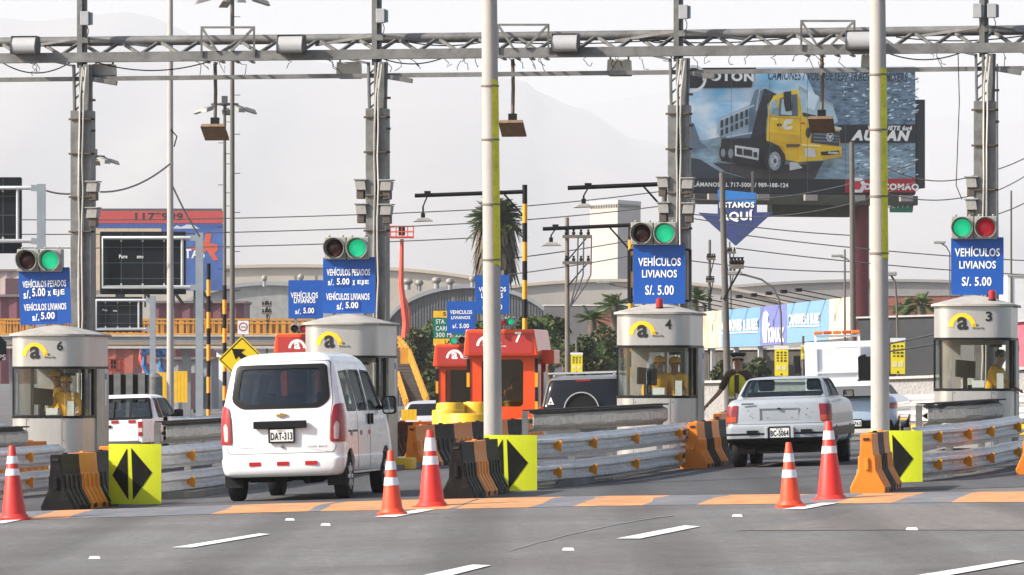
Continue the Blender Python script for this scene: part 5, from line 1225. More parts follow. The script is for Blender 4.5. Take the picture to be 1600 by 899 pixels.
def far_car(px, Y, name, label, paint, dz=0.0):
    t = place(px, Y, name, label, 'car', dz=dz)
    rows = [(0.3, 0.05, 4.2, 0.78), (0.5, 0, 4.3, 0.84), (0.9, 0.03, 4.1, 0.84), (1.0, 0.10, 3.2, 0.80), (1.25, 0.3, 2.8, 0.72), (1.42, 0.55, 2.4, 0.62, .15), (1.46, 0.9, 2.1, 0.4, .2)]
    K = dict(bulge=0.05, rr=0.15, rf=0.25)
    csg(MB().add(*loft(rows, 0, **K)), [], 'body', paint, t)
    patch(rows, rpoly([(-0.68, 1.02), (0.68, 1.02), (0.56, 1.37), (-0.56, 1.37)], 0.05), -0.2, 1.0, 'y', 'rear_window', MATS['privacy_glass'], t, 0.004, 0.012, **K)
    for s in (-1, 1):
        patch(rows, rpoly([(0.8, 1.03), (3.0, 1.03), (2.5, 1.37), (1.0, 1.37)], 0.05), min(s * .3, s * 1.2), max(s * .3, s * 1.2), 'x', 'side_window', MATS['privacy_glass'], t, 0.004, 0.012, **K)
        l = MB(); l.box((s * 0.74, 0.04, 0.82), (0.16, 0.08, 0.18)); l.build('tail_light', lamp_red, t, bevel=0.02)
        for y in (0.8, 3.4): wheel(t, s * 0.74, y, 0.3, 0.2, rim_silver, s)
far_car(668, 150, 'silver_car', 'small silver car far off beside the red booths', paint_silver, -0.1)
far_car(868, 150, 'dark_car', 'dark blue car partly hidden behind the silver sport utility car', pmat('car_dark_blue', (0.012, 0.018, 0.05), 0.25, 0, 0.1, coat=0.5), -0.1)
# ================================================================== THE OTHER LANES AND EVERYTHING BEHIND
def S(Y): return F / Y
dk_grey = pmat('panel_dark', (0.007, 0.010, 0.014), 0.5, 0, 0.2, spec=0.2)
vms_pole = pmat('vms_steel', (0.30, 0.34, 0.37), 0.5, 0.2, 0.1, 3)
pipe_m = pmat('pale_pipe', (0.50, 0.51, 0.52), 0.45, 0.2, 0.1)

# ---- orange fibreglass booths of the opposite lanes
def orange_booth(px0, px1, ptop, pbase_h, Y, label, num=None, side_px=0, red=False):
    s = S(Y); X0, X1 = wx(px0, Y), wx(px1, Y); w = X1 - X0; xc = (X0 + X1) / 2; g = gz(xc, Y); H = wz(ptop, Y) - g
    t = thing('fibreglass_booth', label, 'toll booth', (xc, Y, g), -TH, 'red fibreglass booths')
    hd = MB(); hh = 0.55; hd.prism([(-w / 2 - 0.03, H - hh), (w / 2 + 0.03, H - hh), (w / 2 - 0.06, H), (-w / 2 + 0.02, H)], -0.22, 1.7); hd.build('head_box', red_b, t, bevel=0.03)
    fp = MB(); fp.box((0, -0.225, H - hh * .52), (w - 0.16, 0.012, hh * .78)); fp.build('head_panel', pmat('red_panel', (0.40, 0.035, 0.03), 0.4, 0, 0.06), t)
    pw = w * 0.30; zw0, zw1 = 0.98, H - hh - 0.05; base = MB()
    wl = w / 2 - 0.05
    wall = rpoly([(-wl, 0.05), (wl, 0.05), (wl, zw1 + 0.05), (-wl, zw1 + 0.05)], 0.03)
    hole = rpoly([(-wl * .62, zw0), (wl * .62, zw0), (wl * .62, zw1 - 0.02), (-wl * .62, zw1 - 0.02)], 0.10)
    csg(MB().prism(wall, 0.0, 0.14), [('DIFFERENCE', PR(hole, -0.1, 0.3, 'y'))], 'front_wall', red_b, t)
    for x in (-wl + 0.05, wl - 0.05):
        sw = MB(); sw.box((x, 0.42, (zw1) / 2), (0.10, 0.55, zw1)); sw.box((x, 1.45, zw1 / 2), (0.10, 0.25, zw1)); sw.box((x, 0.95, 0.42), (0.10, 0.8, 0.84)); sw.build('side_wall', red_b, t, bevel=0.02)
    bk = MB(); bk.box((0, 1.55, zw1 / 2), (2 * wl, 0.06, zw1)); bk.build('rear_wall', pmat('booth_dark_inside', (0.07, 0.05, 0.045), 0.7), t)
    gl = MB(); gl.prism(hole, 0.05, 0.06); gl.build('window', glass('booth_dark_glass', (0.35, 0.33, 0.32), 0.3), t)
    for x in (-wl - 0.01, wl + 0.01):
        ck = MB()
        for i in range(6):
            z = 0.2 + i * (zw1 - 0.2) / 6; ck.cur = i % 2; ck.box((x, -0.005, z + (zw1 - .2) / 12), (0.06, 0.05, (zw1 - 0.2) / 6 - 0.002))
        ck.build('hazard_edge', [hazard_y, black], t)
    fl = MB(); fl.prism([(-wl + 0.1, 0.06), (wl - 0.15, 0.06), (-wl + 0.1, 0.85)], -0.012, -0.004); fl.build('yellow_corner', pmat('ochre_paint', (0.62, 0.33, 0.06), 0.5), t)
    l = MB(); cxl = -0.05 if num is None else -0.30
    ab = arc_band(cxl, H - hh * .62, 0.15, 0.21, 0, 180); h = len(ab) // 2
    l.add([(x, -0.236, z) for x, z in ab], [(i, i + 1, len(ab) - 2 - i, len(ab) - 1 - i) for i in range(h - 1)])
    l.text('a', cxl - 0.075, cxl + 0.075, H - hh * .66, H - hh * .36, -0.236, 0.03); l.text('L\u00ednea', cxl + 0.2, cxl + 0.32, H - hh * .55, H - hh * .48, -0.236, 0.01); l.text('Amarilla', cxl + 0.2, cxl + 0.42, H - hh * .66, H - hh * .60, -0.236, 0.01)
    if num: l.text(str(num), 0.30, 0.44, H - hh * .5, H - hh * .10, -0.236, 0.03)
    l.build('lettering', white_txt, t)
    if side_px:
        b = MB(); b.box((w / 2 + 0.12, 0.9, H - hh - 0.02), (0.26, 0.8, 0.3)); b.build('side_canopy', red_b, t, bevel=0.02)
        b = MB(); b.box((w / 2 + 0.03, 0.65, 1.35), (0.02, 0.25, 0.7)); b.build('notice', white_p, t)
    return t
orange_booth(728, 842, 515, 0, 106, 'bright red fibreglass toll booth numbered 7 behind the centre pole', 7, 1)
orange_booth(680, 752, 538, 0, 124, 'smaller red fibreglass booth left of the one numbered 7')
orange_booth(431, 510, 522, 0, 122, 'red fibreglass booth with only its head box showing between diamond sign and steel booth')

for px, py, w, lb in ((731, 647, 75, 'large yellow drum in front of the red booth, nearest of four'), (700, 641, 50, 'yellow drum left of the largest drum'), (704, 630, 44, 'left rear yellow drum against the red booths'), (744, 629, 42, 'right rear yellow drum against the red booths')):
    Y = 99 + (647 - py) * 0.25; p = on(px, Y); r = w / S(Y) / 2; h = wz(py, Y) - p.z
    t = thing('crash_drum', lb, 'drum', p, 0, 'yellow crash drums')
    b = MB(); b.lathe([(r, 0), (r, h * .55), (r * 1.03, h * .57), (r * 1.03, h * .62), (r, h * .64), (r, h - 0.03), (r * .96, h)], 28); b.build('drum_body', yellow_p, t, smooth=40)
    b = MB(); b.lathe([(r * .8, h), (r * .78, h + 0.012)], 28); b.build('lid', pmat('drum_lid', (0.55, 0.33, 0.03), 0.6), t, smooth=40)

toll_sign(450, 505, 438, 498, [('VEH\u00cdCULOS', 454, 497, 455, 466), ('LIVIANOS', 459, 493, 466, 474), ('s/.', 461, 470, 483, 491), ('5.00', 474, 491, 481, 490)], 'blue price sign behind the yellow diamond and left of the van lane sign', Y=121, patches=((472, 493, 479, 492),), grp='blue price signs of the far lanes')
toll_sign(698, 743, 471, 521, [('VEHICULOS', 703, 738, 485, 491), ('LIVIANOS', 705, 735, 494, 499), ('s/. 5.00', 707, 733, 506, 513)], 'small blue price sign above the smaller red booth', Y=123, grp='blue price signs of the far lanes', bold=0.015)
toll_sign(742, 796, 430, 490, [('VEH\u00cdCULOS', 748, 791, 447, 456), ('LIVIANOS', 752, 786, 458, 466), ('s/. 5.00', 754, 785, 476, 484)], 'blue price sign half hidden by the centre pole', Y=105.5, grp='blue price signs of the far lanes')
signal(716, 532, 27, ('green', 'off'), 'small green signal above the smaller red booth', Y=123.5, grp='far lane signals')
signal(792, 503, 26, ('red', 'green'), 'small signal lamps half hidden by the centre pole', Y=105.8, grp='far lane signals')
signal(468, 514, 28, ('off', 'red'), 'small red signal below the blue sign left of the van lane', Y=121.5, grp='far lane signals')

# ---- green and yellow direction sign among the trees
def direction_sign():
    Y = 190; s = S(Y); px, py = 706, 524; t = thing('direction_sign', 'green and yellow direction sign half hidden behind the small blue price sign', 'sign', at(px, py, Y), 0)
    def bx(a, b, c, d, n, m, dy=0.0): q = MB(); q.box((((a + b) / 2 - px) / s, dy, (py - (c + d) / 2) / s), ((b - a) / s, 0.05, (d - c) / s)); q.build(n, m, t)
    bx(677, 735, 497, 529, 'green_panel', pmat('sign_green', (0.005, 0.16, 0.10), 0.4)); bx(677, 735, 486, 496.5, 'yellow_panel', yellow_p); bx(677, 735, 529.5, 540, 'yellow_panel', yellow_p); bx(703, 707, 540, 640, 'post', grey_steel, 0.05)
    l = MB()
    for tx, a, b, c, d in (('STA. ANITA', 681, 722, 499, 506), ('CARRETERA', 681, 724, 510, 517), ('300 M', 681, 705, 520, 527)): l.text(tx, (a - px) / s, (b - px) / s, (py - d) / s, (py - c) / s, -0.03, 0.01)
    l.build('lettering', white_txt, t)
    l = MB(); l.text('LA', (695 - px) / s, (704 - px) / s, (py - 538) / s, (py - 532) / s, -0.03, 0.02); l.text('5', (692 - px) / s, (697 - px) / s, (py - 494) / s, (py - 488) / s, -0.03, 0.02); l.build('lettering', black_txt, t)
direction_sign()

# ---- yellow diamond sign with a bent arrow, small round sign, dark octagon
def diamond():
    Y = 112; s = S(Y); px, py = 378, 562; t = thing('diamond_sign', 'yellow diamond sign with black bent arrow behind the white van', 'sign', at(px, py, Y), 0)
    h = 37 / s; p = MB(); p.prism(rpoly([(0, -h), (h * 1.02, 0), (0, h), (-h * 1.02, 0)], 0.05), 0, 0.02); p.build('panel', pmat('diamond_yellow', (0.80, 0.58, 0.01), 0.45, 0, 0.05), t)
    b = MB(); o = [(0, -h * .93), (h * .95, 0), (0, h * .93), (-h * .95, 0)]; i_ = [(x * .94, z * .94) for x, z in o]
    b.add([(x, -0.004, z) for x, z in o + i_], [(k, (k + 1) % 4, 4 + (k + 1) % 4, 4 + k) for k in range(4)])
    k = 1 / s; b.prism([(x * k, z * k) for x, z in ((-16, 17), (5, 16), (-1, 11), (6, 6), (16, 2), (24, -4), (24, -12), (14, -12), (8, -9), (-1, 0), (-5, 5), (-10, 0))], -0.006, -0.003); b.build('arrow', black, t)
    q = MB(); q.box((0, 0.06, -1.2), (0.07, 0.07, 3.2)); q.build('post', grey_steel, t)
diamond()
def round_sign():
    Y = 160; s = S(Y); px, py = 380, 512; t = thing('round_sign', 'small white sign with red ring above the yellow diamond', 'sign', at(px, py, Y), 0)
    w = 8.5 / s; p = MB(); p.box((0, 0, 0), (2 * w, 0.02, 2.5 * w)); p.build('panel', white_p, t)
    r = MB(); ab = arc_band(0, 0.02, w * .62, w * .82, 0, 360, 28); h = len(ab) // 2; r.add([(x, -0.014, z) for x, z in ab], [(i, i + 1, len(ab) - 2 - i, len(ab) - 1 - i) for i in range(h - 1)]); r.build('red_ring', pmat('ring_red', (0.35, 0.05, 0.05), 0.5), t)
    l = MB(); l.box((0, -0.014, 0.02), (w * .8, 0.006, w * .25)); l.build('symbol', pmat('faint_grey', (0.35, 0.35, 0.36), 0.6), t); q = MB(); q.box((0, 0.03, -2.2), (0.06, 0.06, 4.2)); q.build('post', grey_steel, t)
round_sign()
def octagon():
    Y = 100; s = S(Y); px, py = -14, 545; t = thing('octagon_sign', 'back of a dark octagonal sign cut by the left edge', 'sign', at(px, py, Y), 0)
    r = 26 / s; p = MB(); p.prism([(r * math.cos(R(22.5 + 45 * k)), r * math.sin(R(22.5 + 45 * k))) for k in range(8)], 0, 0.02); p.build('panel', dk_grey, t)
    l = MB(); l.text('PS', 11 / s, 23 / s, -18 / s, -9 / s, -0.005, 0.02); l.build('lettering', pmat('faint_grey', (0.35, 0.35, 0.36), 0.6), t)
    q = MB(); q.box((0, 0.05, -1.1), (0.07, 0.07, 2.6)); q.build('post', grey_steel, t)
octagon()

# ---- variable message boards on pipe frames
def vms(px0, px1, py0, py1, Y, post_px, post_top, label, marks=(), pipes=None):
    s = S(Y); px, py = (px0 + px1) / 2, (py0 + py1) / 2; w, h = (px1 - px0) / s, (py1 - py0) / s
    t = thing('message_board', label, 'message board', at(px, py, Y), 0, 'dark message boards')
    p = MB(); p.box((0, 0.18, 0), (w, 0.34, h)); p.build('panel', dk_grey, t, bevel=0.03)
    g = MB()
    for i in range(1, 4): g.box((-w / 2 + w * i / 4, 0.005, 0), (0.022, 0.012, h * .96))
    for i in range(1, 4): g.box((0, 0.003, -h / 2 + h * i / 4), (w * .97, 0.012, 0.022))
    g.build('panel_joint', pmat('joint_grey', (0.07, 0.08, 0.09), 0.5), t)
    m = MB()
    for tx, a, b, c, d in marks: m.text(tx, (a - px) / s, (b - px) / s, (py - d) / s, (py - c) / s, -0.012, 0.02)
    if marks: m.build('lettering', white_txt, t)
    y0, y1 = pipes or (py0 + (py1 - py0) * .10, py1 - (py1 - py0) * .08); xl = (px0 + 5 - px) / s; xr = (post_px - px) / s; za, zb = (py - y0) / s, (py - y1) / s
    f = MB(); f.tube([(xr, -0.12, za), (xl, -0.12, za), (xl, -0.12, zb), (xr, -0.12, zb)], 0.07, 10); f.build('pipe_frame', pipe_m, t, smooth=40)
    f = MB(); f.tube([((px1 - 5 - px) / s, -0.1, za), ((px1 - 5 - px) / s, -0.1, zb)], 0.05, 8); f.build('frame_strut', pipe_m, t, smooth=40)
    for k in range(3):
        for z in (za, zb):
            q = MB(); q.box((-w / 2 + w * (k + 1) / 4, -0.06, z + (0.1 if z == zb else -0.1)), (0.06, 0.05, 0.07)); q.build('clamp', pipe_m, t)
    P = at(post_px, post_top, Y); gz0 = gz(P.x, P.y); q = MB(); q.box((xr, -0.12, (P.z - t.location.z + gz0 - t.location.z) / 2), (0.26, 0.26, P.z - gz0)); q.build('post', vms_pole, t)
    q = MB()
    for z in (za, zb): q.beam((xr - 0.32, -0.12, z), (xr, -0.12, z - 0.02), 0.2, 0.2)
    q.build('pipe_flange', vms_pole, t)
vms(156, 290, 362, 460, 180, 312, 364, 'large dark message board on a pale pipe frame under the red billboard', (('Pure', 186, 199, 398, 404), ('smo', 214, 224, 400, 404)), (372, 449))
vms(146, 222, 464, 519, 235, 239, 463, 'smaller dark message board below the large one', (('Ptop', 160, 168, 483, 487), ('ima', 177, 183, 484.5, 487)))
vms(-80, 33, 277, 396, 165, 65, 288, 'dark message board cut by the left edge above the traffic light', (), (294, 377))

# ---- red and blue advertising billboard on the left
def left_billboard():
    Y = 330; s = S(Y); px, py = 248, 390; t = thing('billboard', 'faded red and blue billboard with a phone number behind the dark message board', 'billboard', at(px, py, Y), 0)
    def q(a, b, c, d, n, m, dy): o = MB(); o.box((((a + b) / 2 - px) / s, dy, (py - (c + d) / 2) / s), ((b - a) / s, 0.03, (d - c) / s)); return o.build(n, m, t)
    fr = MB(); fr.box((0, 0.4, 0), (196 / s, 0.7, 128 / s)); fr.build('board', pmat('billboard_back', (0.10, 0.10, 0.11), 0.7), t)
    q(150, 349, 330, 349, 'red_panel', pmat('ad_red', (0.50, 0.075, 0.07), 0.6, 0, 0.1), 0.0); q(150, 349, 349.5, 357, 'blue_band', pmat('ad_blue_band', (0.05, 0.10, 0.30), 0.6, 0, 0.15), 0.0); q(150, 252, 357.2, 454, 'cream_panel', pmat('ad_cream', (0.55, 0.45, 0.31), 0.6, 0, 0.12), 0.0)
    q(252, 349, 357.2, 454, 'blue_panel', pmat('ad_blue', (0.055, 0.12, 0.34), 0.6, 0, 0.35, 0.4), 0.0)
    l = MB(); l.text("117*999", (211 - px) / s, (286 - px) / s, (py - 345) / s, (py - 332) / s, -0.02, 0.04); l.build('lettering', pmat('ad_black', (0.045, 0.03, 0.035), 0.6), t)
    l = MB(); l.text('TAS', (288 - px) / s, (320 - px) / s, (py - 404) / s, (py - 389) / s, -0.02, 0.03); l.build('lettering', white_txt, t)
    l = MB(); l.prism([((x - px) / s, (py - y) / s) for x, y in ((322, 364), (331, 366), (328, 380), (341, 383), (340, 392), (335, 396), (341, 406), (334, 408), (324, 392), (316, 396), (296, 388), (318, 380))], -0.03, -0.02); l.build('red_figure', pmat('ad_orange_red', (0.62, 0.11, 0.06), 0.6), t)
    l = MB(); l.prism([((x - px) / s, (py - y) / s) for x, y in ((270, 357.5), (276, 352), (283, 355), (292, 351), (303, 352), (312, 357.5))], -0.03, -0.02); l.build('white_cloud', pmat('ad_cloud', (0.55, 0.60, 0.68), 0.6), t)
    p = MB(); P = t.location; g0 = -1.1 - P.z
    for x in (-60 / s, 60 / s): p.box((x, 0.5, (g0 - 60 / s) / 2), (0.5, 0.5, -(g0 + 60 / s)))
    for k in range(4): x = (k - 1.5) * 45 / s; p.beam((x, 0.3, -64 / s), (x + 0.6, 0.9, -86 / s), 0.15); p.beam((x, 0.8, -64 / s), (x, 0.8, -90 / s), 0.12)
    p.build('support', pmat('support_dark', (0.05, 0.05, 0.05), 0.7), t)
left_billboard()

# ---- the big dump truck billboard
def big_billboard():
    A, Bp = at(1075, 105, 299.5), at(1430, 115, 303); w = (Bp - A).xy.length; rz = math.atan2(Bp.y - A.y, Bp.x - A.x); zt = (A.z + Bp.z) / 2; zb = 12.0; h = zt - zb
    t = thing('billboard', 'big billboard with a yellow dump truck on a dark red mast', 'billboard', (A.x, A.y, zb), rz)
    def uv(px, py):
        u = (px - 1075) / 355.0; top = 105 + 10 * u; bot = 302 + 3 * u; return u * w, (bot - py) / (bot - top) * h
    def zc(x, y): return 1060 + x / 3.595, 90 + y / 3.595
    LY = [0.0]
    def art(poly, n, c, zoom=True, var=0.08, sc=0.8):
        LY[0] -= 0.012; b = MB(); pts = [uv(*(zc(*p) if zoom else p)) for p in poly]; b.prism(pts, LY[0], LY[0] + 0.010)
        return b.build(n, c if isinstance(c, bpy.types.Material) else pmat('ad_' + n + str(len(MATS)), c, 0.55, 0, var, sc), t)
    bd = MB(); bd.box((w / 2, 0.6, h / 2), (w, 1.1, h)); bd.build('board', pmat('billboard_back', (0.10, 0.10, 0.11), 0.7), t)
    m = bpy.data.materials.new('printed_sky'); m.use_nodes = True; nt = m.node_tree; b = nt.nodes['Principled BSDF']; L = nt.links.new; b.inputs['Roughness'].default_value = 0.55
    tc = nt.nodes.new('ShaderNodeTexCoord'); no = nt.nodes.new('ShaderNodeTexNoise'); no.inputs['Scale'].default_value = 0.35; no.inputs['Detail'].default_value = 7; mp = nt.nodes.new('ShaderNodeMapping'); mp.inputs['Scale'].default_value = (1, 1, 2.0)
    L(tc.outputs['Object'], mp.inputs[0]); L(mp.outputs[0], no.inputs['Vector']); cr = nt.nodes.new('ShaderNodeValToRGB'); e = cr.color_ramp.elements
    e[0].position = .38; e[0].color = (0.22, 0.55, 0.82, 1); e[1].position = .62; e[1].color = (0.82, 0.90, 0.94, 1); L(no.outputs[0], cr.inputs[0]); L(cr.outputs[0], b.inputs['Base Color'])
    art([(45, 50), (1330, 60), (1330, 690), (45, 690)], 'sky_print', m)
    rock = pmat('printed_rock', (0.14, 0.22, 0.30), 0.6, 0, 0.85, 1.6, stretch=(1, 1, 3.5), detail=9); dust = pmat('printed_dust', (0.26, 0.38, 0.46), 0.6, 0, 0.6, 0.9, stretch=(1, 1, 3), detail=8)
    art([(700, 70), (1330, 70), (1330, 690), (780, 690), (850, 480), (760, 200)], 'quarry_print', rock); art([(45, 480), (250, 440), (900, 470), (1330, 480), (1330, 690), (45, 690)], 'ground_print', dust)
    art([(45, 555), (120, 570), (230, 640), (420, 690), (45, 690)], 'rubble_print', (0.035, 0.045, 0.06)); art([(50, 360), (85, 365), (120, 470), (165, 505), (60, 515)], 'far_digger', (0.12, 0.17, 0.22)); art([(190, 590), (400, 600), (800, 600), (760, 680), (420, 690), (260, 640)], 'mud_print', (0.05, 0.045, 0.045))
    art([(45, 50), (432, 53), (405, 166), (45, 166)], 'black_corner', (0.012, 0.012, 0.018)); art([(45, 675), (1330, 688), (1330, 765), (45, 765)], 'black_foot', (0.012, 0.012, 0.016)); art([(890, 380), (1330, 380), (1330, 482), (870, 482)], 'black_band', (0.014, 0.014, 0.02))
    art([(932, 686), (1328, 680), (1328, 757), (932, 757)], 'red_band', (0.55, 0.012, 0.03))
    # the dump truck
    art([(214, 345), (395, 265), (425, 180), (470, 168), (540, 205), (470, 290), (470, 430), (410, 465), (240, 455), (212, 420)], 'tipper_body', (0.16, 0.23, 0.30)); art([(475, 170), (545, 205), (490, 260), (480, 480), (395, 470), (440, 290)], 'tipper_shade', (0.025, 0.03, 0.04))
    art([(214, 345), (390, 268), (386, 420), (240, 445), (212, 425)], 'tipper_side', (0.34, 0.46, 0.56))
    for k in range(6):
        x = 230 + k * 27; y = 352 - k * 11.5; art([(x, y), (x + 15, y - 6), (x + 15, y + 38 - 2), (x, y + 42)], 'rib_gap', (0.03, 0.04, 0.05)); art([(x, y + 52), (x + 15, y + 48), (x + 15, y + 82), (x, y + 86)], 'rib_gap', (0.03, 0.04, 0.05))
    art([(230, 455), (480, 450), (560, 640), (230, 580)], 'chassis', (0.014, 0.014, 0.016))
    def disc(cx, cy, rx, ry, n, c): art([(cx + rx * math.cos(2 * math.pi * k / 20), cy + ry * math.sin(2 * math.pi * k / 20)) for k in range(20)], n, c)
    for cx, cy, r in ((240, 535, 24), (282, 538, 27)): disc(cx, cy, r * .9, r * 1.8, 'tyre_print', (0.02, 0.02, 0.022)); disc(cx, cy, r * .5, r * 1.0, 'rim_print', (0.25, 0.28, 0.31))
    art([(305, 492), (440, 512), (436, 578), (305, 552)], 'white_tank', (0.62, 0.63, 0.63)); art([(314, 507), (345, 512), (345, 548), (314, 542)], 'tank_gap', (0.02, 0.02, 0.025)); art([(352, 513), (400, 520), (400, 556), (352, 549)], 'tank_gap', (0.02, 0.02, 0.025)); art([(408, 530), (428, 533), (428, 562), (408, 559)], 'tank_gap', (0.02, 0.02, 0.025))
    ty = (0.90, 0.60, 0.015)
    art([(480, 470), (492, 270), (520, 215), (655, 180), (690, 330), (730, 360), (890, 410), (895, 560), (780, 578), (660, 590), (590, 575), (560, 500), (530, 470)], 'cab_print', ty)
    art([(494, 320), (505, 250), (535, 232), (535, 325)], 'cab_window', (0.35, 0.50, 0.58)); art([(545, 330), (552, 230), (650, 205), (655, 330)], 'cab_window', (0.10, 0.14, 0.17)); art([(560, 320), (566, 235), (620, 222), (620, 325)], 'cab_window', (0.45, 0.60, 0.66))
    art([(655, 170), (850, 275), (880, 365), (860, 375), (680, 325)], 'windscreen_print', (0.42, 0.58, 0.66)); art([(660, 160), (850, 265), (855, 280), (655, 182)], 'roof_edge', (0.35, 0.42, 0.46)); art([(680, 310), (760, 330), (760, 345), (680, 330)], 'wiper_print', (0.03, 0.03, 0.03))
    art([(572, 195), (615, 190), (620, 300), (585, 305), (575, 260)], 'mirror_print', (0.02, 0.02, 0.022)); art([(735, 395), (890, 420), (885, 500), (725, 480)], 'grille_print', (0.04, 0.06, 0.075))
    for k in range(3): art([(740, 425 + k * 20), (885, 443 + k * 16), (885, 449 + k * 16), (740, 433 + k * 20)], 'grille_bar', (0.16, 0.20, 0.23))
    disc(832, 448, 20, 27, 'nose_badge', (0.50, 0.52, 0.53)); disc(832, 448, 14, 19, 'nose_badge_dark', (0.05, 0.06, 0.07)); art([(820, 440), (845, 440), (832, 466)], 'nose_mark', (0.55, 0.57, 0.58)); disc(708, 425, 14, 30, 'vent_print', (0.02, 0.02, 0.02))
    art([(662, 365), (690, 366), (690, 378), (662, 376)], 'side_lamp', (0.60, 0.12, 0.02)); art([(560, 395), (580, 350), (620, 348), (618, 372), (592, 374), (586, 385), (592, 392), (618, 386), (618, 405), (580, 408)], 'white_mark', (0.75, 0.74, 0.66)); disc(545, 380, 14, 9, 'door_handle_print', (0.02, 0.02, 0.02))
    art([(655, 490), (895, 505), (895, 560), (780, 580), (655, 585)], 'bumper_print', (0.82, 0.55, 0.02)); art([(688, 514), (745, 516), (748, 562), (692, 558)], 'headlamp_print', (0.66, 0.68, 0.68)); art([(775, 532), (880, 525), (880, 545), (780, 553)], 'bumper_slot', (0.02, 0.02, 0.02)); art([(580, 488), (660, 488), (655, 505), (585, 508)], 'step_print', (0.12, 0.09, 0.03))
    disc(520, 575, 58, 82, 'tyre_print', (0.016, 0.016, 0.018)); disc(518, 583, 34, 52, 'rim_print', (0.30, 0.33, 0.36)); disc(518, 583, 20, 32, 'hub_print', (0.52, 0.55, 0.57)); disc(518, 583, 9, 14, 'hub_centre', (0.06, 0.06, 0.07))
    art([(690, 590), (790, 585), (770, 620), (730, 640), (700, 625)], 'tyre_print', (0.016, 0.016, 0.018)); art([(480, 470), (520, 465), (580, 520), (580, 560), (560, 500), (520, 490)], 'arch_print', (0.78, 0.48, 0.012))
    art([(600, 590), (640, 592), (672, 622), (600, 636)], 'axle_print', (0.5, 0.52, 0.52))
    # shading of the printed truck: panel lines, highlights, broken rock
    art([(482, 330), (655, 345), (655, 350), (482, 335)], 'cab_line', (0.55, 0.33, 0.01)); art([(538, 335), (542, 335), (548, 470), (544, 470)], 'cab_line', (0.55, 0.33, 0.01)); art([(655, 335), (661, 335), (664, 480), (658, 480)], 'cab_line', (0.50, 0.30, 0.01))
    art([(480, 420), (655, 440), (655, 480), (560, 478), (530, 462), (478, 462)], 'cab_lower_print', (0.70, 0.42, 0.01)); art([(500, 345), (530, 347), (530, 352), (500, 350)], 'cab_highlight', (0.95, 0.82, 0.35)); art([(665, 490), (770, 496), (770, 502), (665, 497)], 'cab_highlight', (0.95, 0.85, 0.45)); art([(780, 560), (892, 545), (893, 560), (782, 578)], 'bumper_shade', (0.55, 0.32, 0.01))
    art([(735, 372), (885, 398), (888, 412), (735, 392)], 'chrome_print', (0.60, 0.64, 0.66)); art([(700, 190), (760, 222), (735, 300), (690, 285)], 'glass_glint', (0.66, 0.80, 0.86)); art([(494, 322), (500, 290), (535, 280), (535, 325)], 'glass_shade', (0.20, 0.30, 0.34))
    art([(240, 445), (386, 420), (386, 428), (243, 453)], 'tipper_lip', (0.50, 0.58, 0.64)); art([(214, 345), (395, 265), (397, 274), (216, 353)], 'tipper_lip', (0.52, 0.60, 0.66)); art([(425, 180), (470, 168), (474, 172), (430, 186), (412, 300), (405, 300)], 'tipper_lip', (0.40, 0.48, 0.55)); art([(440, 300), (468, 285), (470, 330), (450, 390), (432, 380)], 'pipe_print', (0.012, 0.014, 0.018))
    for k in range(5): disc(518 + 20 * math.cos(1.26 * k), 583 + 31 * math.sin(1.26 * k), 3, 5, 'wheel_nut', (0.08, 0.08, 0.09))
    rr_ = random.Random(9); LY[0] -= 0.012
    for nm, cc in (('rock_dark', (0.05, 0.09, 0.14)), ('rock_light', (0.62, 0.76, 0.84))):
        b = MB()
        for k in range(150):
            x, y = rr_.uniform(880, 1310), rr_.uniform(85, 370)
            if k % 3 == 0: x, y = rr_.uniform(600, 1310), rr_.uniform(500, 670)
            if y > 500 and x < 930: x += 330
            L_, h_ = rr_.uniform(8, 46), rr_.uniform(1.5, 6); x = min(x, 1322 - L_); sl = (x - 880) * -0.0004 - 0.1; P_ = [uv(*zc(a, c)) for a, c in ((x, y), (x + L_ * .5, y - h_ + sl * L_ * .5), (x + L_, y + sl * L_), (x + L_ * .45, y + h_ + sl * L_ * .5))]; b.add([(p[0], LY[0], p[1]) for p in P_], [(3, 2, 1, 0)])
        b.build(nm + '_print', pmat('ad_' + nm, cc, 0.6, 0, 0.3), t); LY[0] -= 0.006
    b = MB()
    for k in range(1, 6): b.add([(w * k / 6 - .012, LY[0], 0.1), (w * k / 6 + .012, LY[0], 0.1), (w * k / 6 + .012, LY[0], h - .1), (w * k / 6 - .012, LY[0], h - .1)], [(0, 1, 2, 3)])
    b.build('sheet_seam', pmat('ad_seam', (0.10, 0.13, 0.16), 0.6), t)
    LY[0] -= 0.012
    def words(tx, x0, x1, y0, y1, m, bold=0.02, shear=0.0, zoom=True):
        (a, b_), (c, d) = (uv(*zc(x0, y1)), uv(*zc(x1, y0))); l = MB(); l.text(tx, a, c, b_, d, LY[0], bold, shear=shear); l.build('lettering', m, t)
    words('FOTON', 108, 392, 82, 130, white_txt, 0.05); words('CAMIONES / VOLQUETES / TRACTOS / MIXERS', 470, 1256, 98, 138, pmat('ad_text_dark', (0.02, 0.03, 0.05), 0.6), 0.02, 0.25)
    words('VOLQUETE 6x4', 1030, 1280, 392, 418, white_txt, 0.04, 0.2); words('AUMAN', 935, 1270, 418, 472, white_txt, 0.06, 0.25); words('LL\u00c1MANOS AL 717-5000 / 989-188-124', 40, 584, 702, 728, white_txt, 0.03); words('DERCOMAQ', 1012, 1318, 712, 752, white_txt, 0.05); words('Auman', 805, 865, 530, 545, white_txt, 0.02, 0.2)
